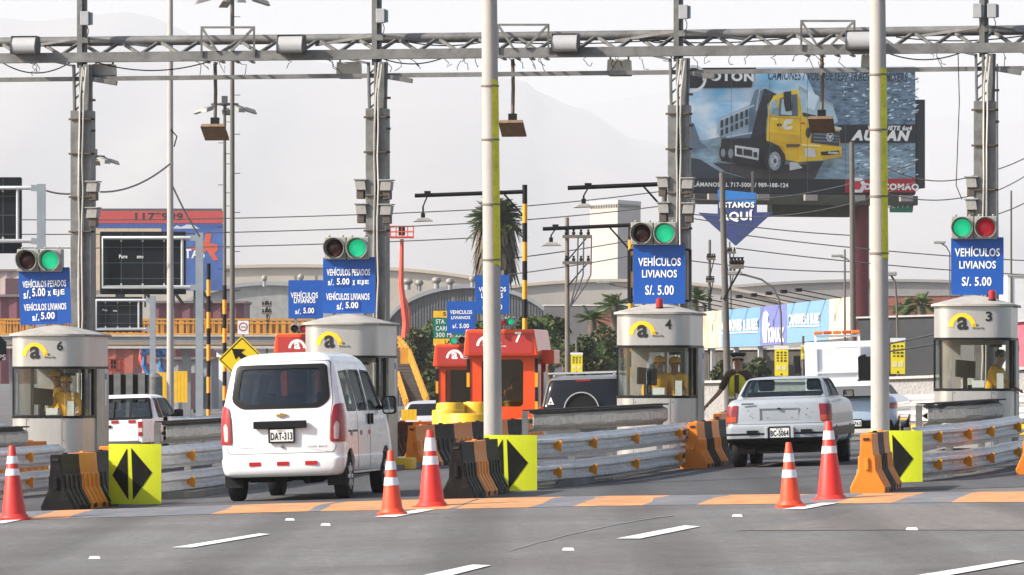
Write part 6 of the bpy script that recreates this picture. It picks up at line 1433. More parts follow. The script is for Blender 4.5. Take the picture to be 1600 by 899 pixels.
    ab = arc_band(*uv(*zc(58, 115)), 0.62, 0.78, -100, 200); l = MB(); hh = len(ab) // 2; l.add([(x, LY[0], z) for x, z in ab], [(i, i + 1, len(ab) - 2 - i, len(ab) - 1 - i) for i in range(hh - 1)]); l.build('round_logo', white_txt, t)
    x, z = uv(*zc(976, 720)); l = MB(); l.prism([(x + 0.5 * math.cos(R(60 * k)), z + 0.5 * math.sin(R(60 * k))) for k in range(6)], LY[0], LY[0] + 0.005); l.build('hexagon_logo', white_txt, t); LY[0] -= 0.02
    l = MB(); l.prism([(x - 0.08 + 0.3 * math.cos(R(60 * k)), z + 0.3 * math.sin(R(60 * k))) for k in range(6)], LY[0], LY[0] + 0.005); l.build('hexagon_core', pmat('core_red', (0.55, 0.012, 0.03), 0.5), t)
    # back structure, catwalk, mast
    st = MB(); st.box((w + 0.5, 1.2, h * .42), (0.5, 1.6, h * .72)); st.box((w + 0.3, 0.9, h * .15), (1.0, 0.5, 0.4)); st.build('rear_face', pmat('support_dark', (0.05, 0.05, 0.05), 0.7), t)
    cw = MB(); cw.box((w * .5, -0.2, -0.35), (w * .98, 1.4, 0.55)); cw.box((w * .55, 0.8, -0.9), (w * .35, 1.0, 0.8)); cw.build('catwalk', pmat('catwalk_green', (0.055, 0.06, 0.045), 0.8, 0, 0.3), t)
    for k in range(5):
        q = MB(); q.beam((w * (0.08 + 0.21 * k), -0.7, -0.2), (w * (0.08 + 0.21 * k), -1.6, -0.35), 0.07); q.box((w * (0.08 + 0.21 * k), -1.6, -0.25), (0.75, 0.35, 0.35)); q.build('flood_lamp', pmat('flood_grey', (0.32, 0.28, 0.25), 0.6), t)
    M = Vector((wx(1345, 303), 303, 0)) - Vector((A.x, A.y, 0)); lx = M.x * math.cos(rz) + M.y * math.sin(rz); g0 = gz(M.x, 303) - zb
    q = MB(); q.tube([(lx, 0.6, g0), (lx, 0.6, 0.0)], 0.42, 20); q.build('mast', pmat('mast_red', (0.16, 0.018, 0.022), 0.55, 0, 0.15), t, smooth=40)
    q = MB()
    for x in (lx + 0.58, lx + 0.82): q.beam((x, 0.3, g0), (x, 0.3, -0.3), 0.04)
    for k in range(26): q.beam((lx + 0.58, 0.3, -0.6 - k * 0.42), (lx + 0.82, 0.3, -0.6 - k * 0.42), 0.03)
    q.build('ladder', grey_steel, t)
    q = MB(); a, b_ = uv(1386, 311), uv(1424, 332); q.prism([(a[0], a[1] + 0.0), (b_[0], a[1]), (b_[0] - 0.1, b_[1]), (a[0], b_[1])], -0.5, -0.42); q.build('green_plate', pmat('plate_green', (0.02, 0.26, 0.16), 0.5), t)
    q = MB(); q.text('GETTY', uv(1379, 0)[0], uv(1418, 0)[0], b_[1] + 0.25, a[1] - 0.15, -0.51, 0.03); q.build('lettering', white_txt, t)
big_billboard()

def arrow_sign():
    Y = 297; s = S(Y); px, py = 1150, 300; t = thing('arrow_sign', 'dark blue down arrow sign hanging below the truck billboard', 'sign', at(px, py, Y), R(-12))
    P = [((x - px) / s, (py - y) / s) for x, y in ((1121, 296), (1182, 302), (1182, 332), (1208, 332), (1149, 384), (1090, 332), (1121, 334))]
    b = MB(); b.prism(P, 0, 0.25); b.build('panel', pmat('arrow_navy', (0.012, 0.03, 0.13), 0.5, 0, 0.12), t)
    b = MB(); b.prism([((x - px) / s, (py - y) / s) for x, y in ((1121, 296), (1182, 302), (1182, 318), (1121, 314))], -0.03, -0.01); b.build('blue_top', pmat('arrow_blue', (0.005, 0.13, 0.40), 0.5, 0, 0.12), t)
    l = MB(); l.text('ESTAMOS', (1124 - px) / s, (1179 - px) / s, (py - 325) / s, (py - 316) / s, -0.04, 0.03); l.text('AQU\u00cd', (1124 - px) / s, (1177 - px) / s, (py - 347) / s, (py - 328) / s, -0.04, 0.04); l.build('lettering', white_txt, t)
    q = MB(); q.beam((-0.8, 0.4, -1), (-0.8, 0.4, 1.2), 0.15); q.beam((0.9, 0.4, -1), (0.9, 0.4, 1.2), 0.15); q.build('hanger', MATS['support_dark'], t)
arrow_sign()

# ---- fence of advertising panels with lamp arms
def ad_fence():
    A, B = Vector((wx(1094, 250), 250, 0)), Vector((wx(1331, 222), 222, 0)); w = (B - A).length; rz = math.atan2(B.y - A.y, B.x - A.x)
    t = thing('advertising_fence', 'long fence of pale blue and violet advertising panels below the truck billboard', 'advertising fence', (A.x, A.y, 0), rz)
    def U(px):   # distance along the fence for an image column
        k = (px - CX) / F; d = (B - A) / w; return (k * A.y - A.x) / (d.x - k * d.y)
    def zz(py, px): Y = A.y + (B.y - A.y) * U(px) / w; return wz(py, Y)
    P = [(1094, 488, 545), (1127, 485, 543), (1188, 479.5, 541), (1229, 475, 537), (1295, 468, 531), (1331, 464, 527)]
    cols = [pmat('ad_sand', (0.60, 0.50, 0.36), 0.6, 0, 0.5, 0.8, stretch=(2, 1, 0.5)), pmat('ad_sky', (0.16, 0.31, 0.47), 0.6, 0, 0.08), pmat('ad_violet', (0.16, 0.18, 0.42), 0.6, 0, 0.12), pmat('ad_sky2', (0.18, 0.33, 0.49), 0.6, 0, 0.08), pmat('ad_sand2', (0.62, 0.50, 0.38), 0.6, 0, 0.55, 0.8, stretch=(2, 1, 0.5))]
    for i, ((a, b, c), (d, e, f)) in enumerate(zip(P, P[1:])):
        q = MB(); q.prism([(U(a) + .02, zz(c, a)), (U(d) - .02, zz(f, d)), (U(d) - .02, zz(e, d)), (U(a) + .02, zz(b, a))], 0, 0.15); q.build('panel', cols[i], t)
    for tx, a, b, c, d, m in (('CAMIONES & BUSES', 1129, 1185, 499, 517, white_txt), ('CAMIONES & BUSES', 1233, 1282, 490, 507, white_txt)):
        l = MB(); l.text(tx, U(a), U(b), zz(d, (a + b) / 2), zz(c, (a + b) / 2), -0.03, 0.04); l.box(((U(a) + U(b)) / 2, -0.03, zz(d + 3, (a + b) / 2)), (U(b) - U(a), 0.02, 0.05)); l.build('lettering', m, t)
    l = MB(); l.text('KIMAX', U(1201), U(1226), zz(535, 1213), zz(512, 1213), -0.03, 0.06); l.build('lettering', white_txt, t)
    l = MB(); l.prism([(U(x), zz(y, x)) for x, y in ((1194, 535), (1192, 515), (1194, 490), (1198, 486), (1202, 492), (1200, 503), (1204, 508), (1200, 514), (1199, 536))], -0.04, -0.02); l.build('white_emblem', white_txt, t)
    for k in range(9):
        x = U(1115 + 24 * k); zt = zz(487 - 2.4 * k * 1.0, 1115 + 24 * k); q = MB(); q.beam((x + 0.9, 0.2, zt), (x, -1.6, zt + 0.40), 0.05); q.box((x - 0.05, -1.7, zt + 0.40), (0.28, 0.25, 0.16)); q.build('lamp_arm', black, t)
    for k in range(6):
        x = w * (k + 0.3) / 6; z = zz(540, 1100 + 38 * k); q = MB(); q.box((x, 0.3, z / 2 - 0.5), (0.22, 0.2, z + 1.0)); q.build('post', pmat('fence_post', (0.42, 0.40, 0.38), 0.7), t)
ad_fence()

# ---- walls along the far side
def strip_wall(name, label, pts, th, m, cat='wall', zbase=-1.4, extra=None):
    """pts = (px, py_top, Y)"""
    t = thing(name, label, cat, (0, 0, 0)); b = MB(); P = [(wx(a, Y), Y, wz(py, Y)) for a, py, Y in pts]; t.location = (P[0][0], P[0][1], 0); o = Vector(t.location)
    for p, q in zip(P, P[1:]):
        d = Vector((q[0] - p[0], q[1] - p[1], 0)).normalized(); n = Vector((-d.y, d.x, 0)) * th; v = []
        for e in (Vector(p), Vector(q)):
            for off in (Vector((0, 0, 0)), n): v += [Vector((e.x, e.y, zbase)) + off - o, Vector(e) + off - o]
        b.add(v, [(0, 4, 5, 1), (6, 2, 3, 7), (1, 5, 7, 3), (2, 0, 1, 3), (4, 6, 7, 5)])
    b.build('wall_body', m, t)
    c = MB()
    for p, q in zip(P, P[1:]):
        v = Vector(p) - o; u = Vector(q) - o; c.beam(v + Vector((0, th / 2, 0.04)), u + Vector((0, th / 2, 0.04)), th + 0.1, 0.08)
    c.build('coping', pmat('coping', (0.36, 0.35, 0.33), 0.8), t); return t
pebble = pmat('pebbled_concrete', (0.27, 0.26, 0.25), 0.9, 0, 0.45, 14, bump=0.5, bscale=20)
strip_wall('pebbled_wall', 'low grey pebbled concrete wall along the far right lanes', [(1085, 599, 168), (1260, 597, 160), (1462, 591, 152), (1660, 573, 146)], 0.3, pebble)
strip_wall('yellow_kerb_wall', 'low yellow painted kerb wall beyond booth 3', [(1395, 654, 128), (1480, 656, 124), (1640, 652, 116)], 0.4, yellow_p)
strip_wall('dark_wall', 'dark brownish wall under the advertising fence', [(1060, 548, 262), (1345, 545, 240)], 0.3, pmat('dark_wall_m', (0.05, 0.045, 0.04), 0.9, 0, 0.7, 0.8))
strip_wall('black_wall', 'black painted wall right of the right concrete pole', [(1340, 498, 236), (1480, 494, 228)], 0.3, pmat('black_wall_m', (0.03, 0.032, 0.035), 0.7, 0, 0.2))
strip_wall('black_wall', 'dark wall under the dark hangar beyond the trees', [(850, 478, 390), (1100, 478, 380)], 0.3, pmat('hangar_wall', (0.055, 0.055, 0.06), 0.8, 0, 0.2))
strip_wall('red_wall', 'faded red brick building end behind the small palms on the right', [(1375, 463, 330), (1500, 462, 330)], 6.0, pmat('red_brick', (0.33, 0.12, 0.085), 0.85, 0, 0.2, 2, bump=0.2), 'building')
strip_wall('red_wall', 'faded red house wall left of booth 4', [(930, 486, 300), (985, 486, 300)], 5.0, MATS['red_brick'], 'building')
strip_wall('white_wall', 'white building wall at the right edge behind booth 3', [(1574, 432, 240), (1640, 432, 240)], 4.0, white_p, 'building')
strip_wall('pink_wall', 'pink shop awning wall at the right edge behind booth 3', [(1574, 506, 200), (1640, 500, 198)], 0.5, pmat('pink_wall_m', (0.52, 0.10, 0.14), 0.7, 0, 0.15), 'building', zbase=1.7)
guard_rail([(262, 116), (345, 118), (420, 121)], (0.70, 0.33), 'far pale guard rail with amber marks behind the white pickup', refl=(0.12, 0.3, 0.5, 0.7, 0.9), posts=4, grp='far guard rails')
guard_rail([(-60, 116), (10, 118)], (0.70, 0.33), 'far pale guard rail stub at the left edge behind booth 6', refl=(0.6,), posts=2, grp='far guard rails')
guard_rail([(1385, 122), (1480, 119), (1620, 113)], (0.70, 0.33), 'far pale guard rail beyond booth 3 at the right', refl=(0.2, 0.5, 0.8), posts=4, grp='far guard rails')

# ---- poles
def pole(px, ytop, Y, w_px, label, m=concrete_pole, px_top=None, name='lamp_post', cat='pole', group='plain poles behind the booths'):
    b = on(px, Y); h = wz(ytop, Y) - b.z; r = w_px / S(Y) / 2; lean = (wx(px_top if px_top is not None else px, Y) - b.x)
    t = thing(name, label, cat, b, 0, group); q = MB(); q.tube([(0, 0, 0), (lean * .5, 0, h * .5), (lean, 0, h)], [r * 1.15, r, r * .82], 14); q.build('shaft', m, t, smooth=40); return t, h, r, lean
t, h, r, l = pole(266, -60, 150, 10, 'tall concrete pole left of the white van, running out of the top of the photo')
q = MB(); q.tube([(r + .02, 0, wz(240, 150) - t.location.z + 0.2), (r + .1, 0, wz(240, 150) - t.location.z + .5), (r * .2, -r, wz(240, 150) - t.location.z + .7)], 0.02, 6); q.build('cable_loop', black, t)
def steps(t, h, r, n, z0):
    for i in range(n):
        q = MB(); z = z0 + (h - z0) * i / n; s = 1 if i % 2 else -1; q.beam((s * r * .8, 0, z), (s * (r + 0.25), 0, z), 0.03); q.build('step_bolt', black, t)
def flood_heads(t, h, n, w):
    q = MB(); q.box((0, 0, h), (0.3, 0.3, 0.5)); q.lathe([(w * .55, 0), (w * .55, 0.07)], 20, (0, 0, h - 0.2)); q.build('crown_ring', pmat('crown_dark', (0.08, 0.08, 0.08), 0.6), t)
    for i in range(n):
        a = 2 * math.pi * i / n + 0.3; c = Vector((w * math.cos(a), w * math.sin(a), h - 0.45)); q = MB(); rt = rot_z(a) @ rot_y(R(16)); q.box(c, (0.85, 0.46, 0.20), rot=rt, taper=0.6); q.beam((w * .4 * math.cos(a), w * .4 * math.sin(a), h - 0.15), c, 0.08); q.build('flood_lamp', pmat('flood_dim', (0.24, 0.23, 0.21), 0.5), t, bevel=0.03)
t, h, r, l = pole(363, -4, 230, 7.5, 'tallest floodlight mast with climbing steps left of centre', dark_pole, name='floodlight_mast', cat='light mast', group='floodlight masts'); steps(t, h, r, 18, 4); flood_heads(t, h + .3, 4, 1.35)
t, h, r, l = pole(351, 158, 262, 5.5, 'shorter floodlight mast just left of the tallest one', dark_pole, name='floodlight_mast', cat='light mast', group='floodlight masts'); steps(t, h, r, 12, 4); flood_heads(t, h, 5, 1.3)
t, h, r, l = pole(148, 240, 300, 4, 'floodlight mast peeking out behind the lane six column', dark_pole, name='floodlight_mast', cat='light mast', group='floodlight masts'); flood_heads(t, h, 5, 1.1)

def arm_lamp(px_pole, ptop, Y, arm_px, arm_py, lamp_px, lamp_py, label, striped=True, has_pole=True):
    b = on(px_pole, Y); t = thing('arm_lamp', label, 'street lamp', b, 0, 'arm lamps over the far lanes'); s = S(Y); X = lambda p: wx(p, Y) - b.x; Z = lambda p: wz(p, Y) - b.z
    if has_pole:
        n = 14; h = Z(ptop); q = MB(); zs = [h * i / n for i in range(n + 1)]; q.tube([(0, 0, z) for z in zs], 0.055, 12, mis=[i % 2 for i in range(n)]); q.build('striped_pole' if striped else 'pole', [hazard_y, black] if striped else [dark_pole, dark_pole], t, smooth=40)
    q = MB(); q.tube([(0, 0, Z(arm_py) + 0.03), (X(arm_px), 0, Z(arm_py + 4))], 0.045, 8); q.beam((0, 0, Z(arm_py + 38)), (X(px_pole - 32), 0, Z(arm_py + 2)), 0.04); q.build('arm', black, t)
    q = MB(); q.box((X(lamp_px + 8), 0, Z(arm_py + 1)), (0.14, 0.14, 0.12)); q.beam((X(lamp_px + 8), 0, Z(arm_py + 4)), (X(lamp_px + 1), 0, Z((arm_py + lamp_py) / 2)), 0.03); q.beam((X(lamp_px + 1), 0, Z((arm_py + lamp_py) / 2)), (X(lamp_px + 1), 0, Z(lamp_py - 2)), 0.04); q.box((X(lamp_px + 1), 0, Z(lamp_py - 5)), (0.09, 0.09, 0.16)); q.build('hanger', black, t)
    q = MB(); q.prism([(X(lamp_px - 15), Z(lamp_py + 3)), (X(lamp_px + 17), Z(lamp_py + 2)), (X(lamp_px + 9), Z(lamp_py - 3)), (X(lamp_px - 6), Z(lamp_py - 3))], -0.2, 0.2); q.build('lamp_head', pmat('flood_pale', (0.42, 0.40, 0.36), 0.5), t, bevel=0.01)
arm_lamp(820, 289, 112, 648, 302, 660, 344, 'striped pole with a lamp arm reaching left behind the centre pole')
arm_lamp(985, 350, 118, 848, 354, 860, 382, 'black lamp arm on striped pole left of the booth 4 sign')
arm_lamp(1038, 284, 104, 887, 290, 911, 322, 'black lamp arm reaching left from the lane four column', striped=False)
for px, yt, Y, lb in ((326, 412, 126, 'yellow and black striped pole beside the grey board post'), (351, 446, 124, 'yellow and black striped pole at the left tip of the diamond sign')):
    b = on(px, Y); t = thing('striped_pole', lb, 'pole', b, 0, 'striped warning poles'); h = wz(yt, Y) - b.z; q = MB(); q.tube([(0, 0, h * i / 12) for i in range(13)], 0.05, 12, mis=[i % 2 for i in range(12)]); q.build('shaft', [hazard_y, black], t, smooth=40)
    q = MB(); q.box((0, 0, h * .06), (0.22, 0.22, h * .12)); q.build('base_block', yellow_p, t)

wood = pmat('weathered_wood', (0.17, 0.14, 0.115), 0.9, 0, 0.25, 5, stretch=(1, 1, .2))
def utility(px, px_top, ytop, Y, w, arms, label, m=dark_pole):
    t, h, r, lean = pole(px, ytop, Y, w, label, m, px_top, 'utility_pole', 'utility pole', 'utility poles'); s = S(Y); b = t.location
    for a0, a1, y in arms:
        q = MB(); z = wz(y, Y) - b.z; q.beam((wx(a0, Y) - b.x, -r, z), (wx(a1, Y) - b.x, -r, z), 0.13, 0.12); q.build('crossarm', wood, t)
        for k in range(4):
            i = MB(); x = wx(a0 + (a1 - a0) * (k + .5) / 4, Y) - b.x; i.lathe([(0.05, 0), (0.07, .08), (0.03, .14), (0.06, .2)], 8, (x, -r, z + 0.06)); i.build('insulator', black, t)
        q = MB(); q.beam((lean * .8, -r, z - 0.9), (wx(a1 - (a1 - a0) * .15, Y) - b.x, -r, z), 0.05); q.build('brace', black, t)
    return t
utility(887, 886, 340, 190, 7.5, ((879, 925, 370), (879, 925, 411)), 'utility pole with two crossarms left of the pale tower', wood)
utility(1139, 1128, 270, 140, 10.5, ((1140, 1162, 417),), 'thick leaning utility pole in front of the blue arrow sign')
utility(1334, 1331, 222, 196, 9, (), 'dark utility pole in front of the truck billboard mast')
utility(1108, 1109, 375, 250, 5, ((1104, 1118, 405), (1103, 1116, 440)), 'thin utility pole left of the thick leaning one')
utility(1320, 1320, 390, 215, 3.6, (), 'thin dark pole below the corner of the truck billboard')
utility(1580, 1580, 298, 240, 3.4, (), 'thin pole at the right edge behind the booth 3 sign')
utility(417, 417, 470, 300, 3.6, ((409, 425, 478), (409, 425, 490)), 'far utility pole above the footbridge left of the blue sign')
utility(1146, 1140, 378, 262, 3.0, ((1130, 1150, 395), (1128, 1150, 425)), 'slender lattice backed pole between thin and thick utility poles')
utility(1559, 1558, 100, 90, 3.6, (), 'thin grey pole right of the lane three column', grey_steel)
def curved_lamp(px, pts, Y, label, base_py=None, lamp=True):
    b = on(px, Y); t = thing('curved_lamp_post', label, 'street lamp', b, 0, 'curved lamp posts'); P = [(wx(a, Y) - b.x, 0, wz(y, Y) - b.z) for a, y in pts]
    q = MB(); q.tube([(0, 0, 0)] + P, [0.055] + [0.034] * len(P), 8); q.build('post', dark_pole, t, smooth=50)
    if lamp: q = MB(); q.box((P[-1][0], 0, P[-1][2]), (0.6, 0.2, 0.14)); q.build('lamp_head', grimy, t, bevel=0.03)
curved_lamp(1221, ((1222, 560), (1220, 490), (1217, 468), (1208, 450), (1190, 437), (1165, 430), (1145, 427)), 172, 'dark curved lamp post in front of the violet advertising panel')
curved_lamp(1403, ((1403, 560), (1401, 470), (1398, 440), (1392, 430), (1386, 428)), 162, 'dark curved lamp post right of the right concrete pole')
curved_lamp(1480, ((1484, 500), (1484, 395), (1478, 385), (1468, 379)), 260, 'lamp arm peeking out left of the booth 3 sign')
curved_lamp(1310, ((1330, 470), (1330, 410), (1322, 404), (1308, 400)), 262, 'small lamp arm under the truck billboard')
curved_lamp(990, ((990, 470), (985, 450), (960, 446), (944, 441)), 230, 'small lamp arm left of the booth 4 sign')

yb_m = pmat('banner_yellow', (0.82, 0.66, 0.02), 0.6, 0, 0.06)
def banner(px, py0, py1, w, Y, label, post=True):
    s = S(Y); t = thing('post_banner', label, 'banner', at(px, py1, Y), 0, 'yellow lamp post banners'); W, H = w / s, (py1 - py0) / s; r = random.Random(px)
    b = MB(); b.box((0, 0, H * .44), (W, 0.03, H * .86)); b.build('cloth', yb_m, t); b = MB(); b.box((0, 0, H * .94), (W * 1.08, 0.04, H * .11)); b.build('top_strip', white_p, t)
    l = MB()
    for i in range(3):
        for j in range(4): l.box((-W * .28 + i * W * .28, -0.018, H * (.50 + .09 * j)), (W * r.uniform(.12, .22), 0.006, H * r.uniform(.035, .065)))
    l.box((0, -0.018, H * .06), (W * .12, 0.006, H * .06)); l.build('dark_print', pmat('banner_print', (0.10, 0.08, 0.01), 0.6), t)
    l = MB(); l.box((-W * .2, -0.018, H * .27), (W * .3, 0.006, H * .14)); l.box((W * .2, -0.018, H * .27), (W * .3, 0.006, H * .14)); l.build('pale_print', pmat('banner_pale', (0.72, 0.68, 0.42), 0.6), t)
    if post: g = on(px, Y).z - t.location.z; q = MB(); q.tube([(0, 0.06, g), (0, 0.06, H * 1.6)], 0.045, 8); q.build('post', dark_pole, t)
banner(1221, 540, 588, 21, 171, 'yellow banner with white top on the curved lamp post beside the tow truck', False)
banner(1403, 528, 585, 22, 161, 'large yellow banner right of the right concrete pole', False)
banner(901, 551, 583, 18, 175, 'yellow banner on a lamp post behind the dark sport utility car')
banner(849, 566, 612, 14, 150, 'narrow yellow banner between the red booth and the dark sport utility car')
banner(1255, 539, 562, 7, 185, 'thin yellow banner left of the tow truck light bar')

# ---- footbridge with yellow railing and stairs
def footbridge():
    Y = 300; s = S(Y); px = 240; t = thing('footbridge', 'grey footbridge with yellow railing crossing behind the message boards', 'footbridge', at(px, 545, Y), 0)
    X = lambda p: (p - px) / s; Z = lambda p: (545 - p) / s
    b = MB(); b.box(((X(-80) + X(515)) / 2, 0.9, Z(534)), (X(515) - X(-80), 2.0, 17 / s)); b.build('deck', pmat('bridge_grey', (0.22, 0.23, 0.24), 0.7, 0, 0.15, 1), t)
    b = MB(); b.box(((X(-80) + X(515)) / 2, -0.16, Z(543)), (X(515) - X(-80), 0.14, 3.5 / s)); b.box(((X(-80) + X(515)) / 2, -0.13, Z(525)), (X(515) - X(-80), 0.12, 2.5 / s)); b.build('flange', pmat('bridge_pale', (0.50, 0.48, 0.45), 0.6), t)
    b = MB(); b.box(((X(-80) + X(515)) / 2, -0.12, Z(538)), (X(515) - X(-80), 0.1, 1.6 / s)); b.build('brown_stripe', pmat('bridge_brown', (0.45, 0.22, 0.06), 0.6), t)
    for dy in (-0.05, 1.85):
        r = MB()
        for y in (499, 505, 522): r.beam((X(-80), dy, Z(y)), (X(515), dy, Z(y)), 0.08)
        r.build('rail', pmat('rail_yellow', (0.62, 0.29, 0.04), 0.5, 0, 0.1), t)
        for k in range(60):
            q = MB(); x = X(-78 + k * 10); q.beam((x, dy, Z(523)), (x, dy, Z(499)), 0.07 if k % 4 else 0.16, 0.04); q.build('baluster', MATS['rail_yellow'], t)
    m = MB(); m.box(((X(-80) + X(515)) / 2, 1.9, Z(512)), (X(515) - X(-80), 0.02, 22 / s)); m.build('rail_mesh', pmat('mesh_orange', (0.40, 0.17, 0.05), 0.7, 0, 0.2), t)
    for p in (20, 290, 470): q = MB(); q.box((X(p), 0.9, Z(543) / 2 - 2.2), (0.5, 0.5, 4.4)); q.build('pier', MATS['bridge_grey'], t)
footbridge()
def stairs():
    Y = 190; s = S(Y); px, py = 645, 640; t = thing('bridge_stairs', 'steep footbridge stairs with yellow railings right of the steel booth', 'stairs', at(px, py, Y), 0)
    X = lambda p: (p - px) / s; Z = lambda p: (py - p) / s
    n = 20; st = MB()
    for k in range(n):
        f = k / n; x = X(650 - 30 * f); z = Z(640 - 100 * f); st.box((x, 0.4 + 3.0 * f, z), (30 / s, 0.35, 0.10)); st.box((x, 0.55 + 3.0 * f, z - 0.08), (30 / s, 0.03, 0.18))
    st.build('treads', pmat('stair_brown', (0.13, 0.11, 0.095), 0.9, 0, 0.2), t)
    for a, b_ in (((668, 636), (638, 560)), ((636, 640), (620, 596))):
        r = MB()
        for dz in (0, -7, -14): r.beam((X(a[0]), 0, Z(a[1] + dz)), (X(b_[0]), 2.0, Z(b_[1] + dz)), 0.09)
        for k in range(9): f = k / 8; x = a[0] + (b_[0] - a[0]) * f; y = a[1] + (b_[1] - a[1]) * f; r.beam((X(x), 2 * f, Z(y + 3)), (X(x), 2 * f, Z(y - 15)), 0.12, 0.05)
        r.build('railing', MATS['rail_yellow'], t)
    r = MB()
    for y in (540, 548, 556): r.beam((X(638), 2.0, Z(y + 8)), (X(620), 3.4, Z(y - 14)), 0.10)
    for k in range(5): r.beam((X(638 - 4 * k), 2 + .3 * k, Z(566 - 5 * k)), (X(638 - 4 * k), 2 + .3 * k, Z(545 - 5 * k)), 0.14, 0.05)
    r.box((X(631), 2.0, Z(556)), (0.35, 0.1, 0.6)); r.build('upper_railing', MATS['rail_yellow'], t)
stairs()

# ---- sheds, containers, plant and halls
def corrugated(px0, px1, py0, py1, Y, label, m, depth=8, name='corrugated_shed', cat='shed'):
    s = S(Y); t = thing(name, label, cat, at((px0 + px1) / 2, py1, Y), 0); w = (px1 - px0) / s; h = (py1 - py0) / s; b = MB(); n = max(6, int(w / 0.5)); pl = []
    for i in range(n + 1):
        x = -w / 2 + w * i / n; pl += [(x, 0.0 if i % 2 else 0.12)]
    pl += [(w / 2, depth), (-w / 2, depth)]; b.prism(pl, 0, h, axis='z'); b.build('shed_wall', m, t)
    r = MB(); r.box((0, depth / 2, h + 0.08), (w + 0.3, depth + 0.3, 0.16)); r.build('roof', pmat('shed_roof', (0.22, 0.17, 0.17), 0.7), t)
    d = MB(); d.box((w * .22, -0.03, h * .38), (min(2.2, w * .3), 0.06, h * .7)); d.build('door', pmat('shed_door', (0.10, 0.05, 0.06), 0.7), t); return t
plum = pmat('plum_sheet', (0.16, 0.055, 0.075), 0.6, 0, 0.12); brick = pmat('rust_sheet', (0.30, 0.075, 0.05), 0.65, 0, 0.2)
corrugated(-60, 112, 464, 600, 340, 'plum corrugated shed behind the footbridge at the left edge', plum)
corrugated(236, 381, 474, 600, 345, 'plum corrugated shed behind the footbridge below the red billboard', plum)
corrugated(140, 262, 545, 660, 322, 'rust red corrugated shed under the footbridge', brick)
corrugated(338, 430, 548, 640, 326, 'white corrugated shed under the footbridge behind the diamond sign', white_p)
corrugated(240, 330, 562, 640, 312, 'grey shed with dark opening under the footbridge', pmat('shed_grey', (0.25, 0.25, 0.26), 0.7, 0, 0.1))
corrugated(-60, 60, 424, 466, 420, 'pale hall wall above the plum shed at the left edge', pmat('hall_pink', (0.46, 0.36, 0.34), 0.8, 0, 0.1), name='factory_hall', cat='hall')
def yellow_panel(px0, px1, py0, py1, Y, label):
    s = S(Y); t = thing('yellow_hoarding', label, 'hoarding', at((px0 + px1) / 2, py1, Y), 0, 'yellow hoardings'); w, h = (px1 - px0) / s, (py1 - py0) / s
    for k in range(4): q = MB(); q.box((-w / 2 + w * (k + .5) / 4, 0, h / 2), (w / 4 * .93, 0.08, h)); q.build('board', yellow_p, t)
    q = MB(); q.box((0, 0.08, h * .75), (w, 0.06, 0.12)); q.box((0, 0.08, h * .25), (w, 0.06, 0.12)); q.build('batten', yellow_p, t)
yellow_panel(244, 264, 582, 628, 200, 'yellow hoarding left of the tall concrete pole'); yellow_panel(272, 293, 580, 629, 200, 'yellow hoarding between the tall pole and the grey board post')
yellow_panel(627, 651, 640, 657, 140, 'low yellow hoarding at the foot of the footbridge stairs')
def tyre_wall():
    Y = 150; s = S(Y)
    for k in range(5):
        p = at(165 + k * 19, 645, Y); t = thing('crash_cushion', f'{ordn[k]} black and yellow crash cushion cell from the left behind the pickup', 'crash cushion', (p.x, Y, gz(p.x, Y)), 0, 'crash cushion cells'); h = wz(583, Y) - t.location.z
        if k < 4: b = MB(); b.box((0, 0, h / 2), (0.20, 0.5, h)); b.build('grey_fin', grey_steel, t); b = MB(); b.box((0.18, 0.1, h * .70), (0.16, 0.4, h * .56)); b.build('black_cell', rubber, t); b = MB(); b.box((0.18, 0.1, h * .22), (0.16, 0.4, h * .38)); b.build('yellow_cell', yellow_p, t)
        else: b = MB(); b.lathe([(0.24, 0), (0.25, h * .5), (0.24, h * .95), (0.1, h)], 18); b.build('grey_nose', grey_steel, t, smooth=40)
tyre_wall()
def boom_lift(px, ptop, pbase, Y, w_px, label, m):
    s = S(Y); b = at(px, pbase, Y); t = thing('boom_lift', label, 'boom lift', b, 0, 'aerial work platforms'); Z = lambda p: (pbase - p) / s; W = w_px / s
    r = random.Random(px); q = MB(); zt = Z(ptop + 20)
    q.tube([(0.1, 0, 0), (0.25, 0, zt * .3), (-0.05, 0, zt * .62), (0.0, 0, zt)], [0.30, 0.22, 0.17, 0.12], 8); q.build('boom', m, t)
    c = MB(); z0, z1 = Z(ptop + 17), Z(ptop)
    for x in (-W / 2, -W / 4, 0, W / 4, W / 2):
        for y in (-0.5, 0.5): c.beam((x, y, z0), (x, y, z1), 0.05)
    for z in (z0, (z0 + z1) / 2, z1):
        for y in (-0.5, 0.5): c.beam((-W / 2, y, z), (W / 2, y, z), 0.06)
        for x in (-W / 2, W / 2): c.beam((x, -0.5, z), (x, 0.5, z), 0.06)
    c.box((0, 0, z0), (W, 1.0, 0.12)); c.build('basket', m, t); d = MB(); d.box((0, -0.3, z0 + (z1 - z0) * .55), (W * .28, 0.3, (z1 - z0) * .8)); d.build('control_box', black, t)
    q = MB(); q.tube([(0.45, -0.1, 0), (0.5, -0.1, zt * .4), (0.2, -0.1, zt * .5)], 0.08, 6); q.build('hydraulic_ram', pmat('lift_dark', (0.30, 0.06, 0.04), 0.6), t)
lift_red = pmat('lift_red', (0.72, 0.09, 0.05), 0.5, 0, 0.1)
boom_lift(628, 354, 560, 330, 36, 'tall red boom lift raised high right of the lane five column', lift_red)
boom_lift(222, 520, 595, 305, 22, 'small red platform in front of the rust red shed', lift_red); boom_lift(178, 562, 600, 303, 28, 'red cage platform low in front of the rust red shed', lift_red)
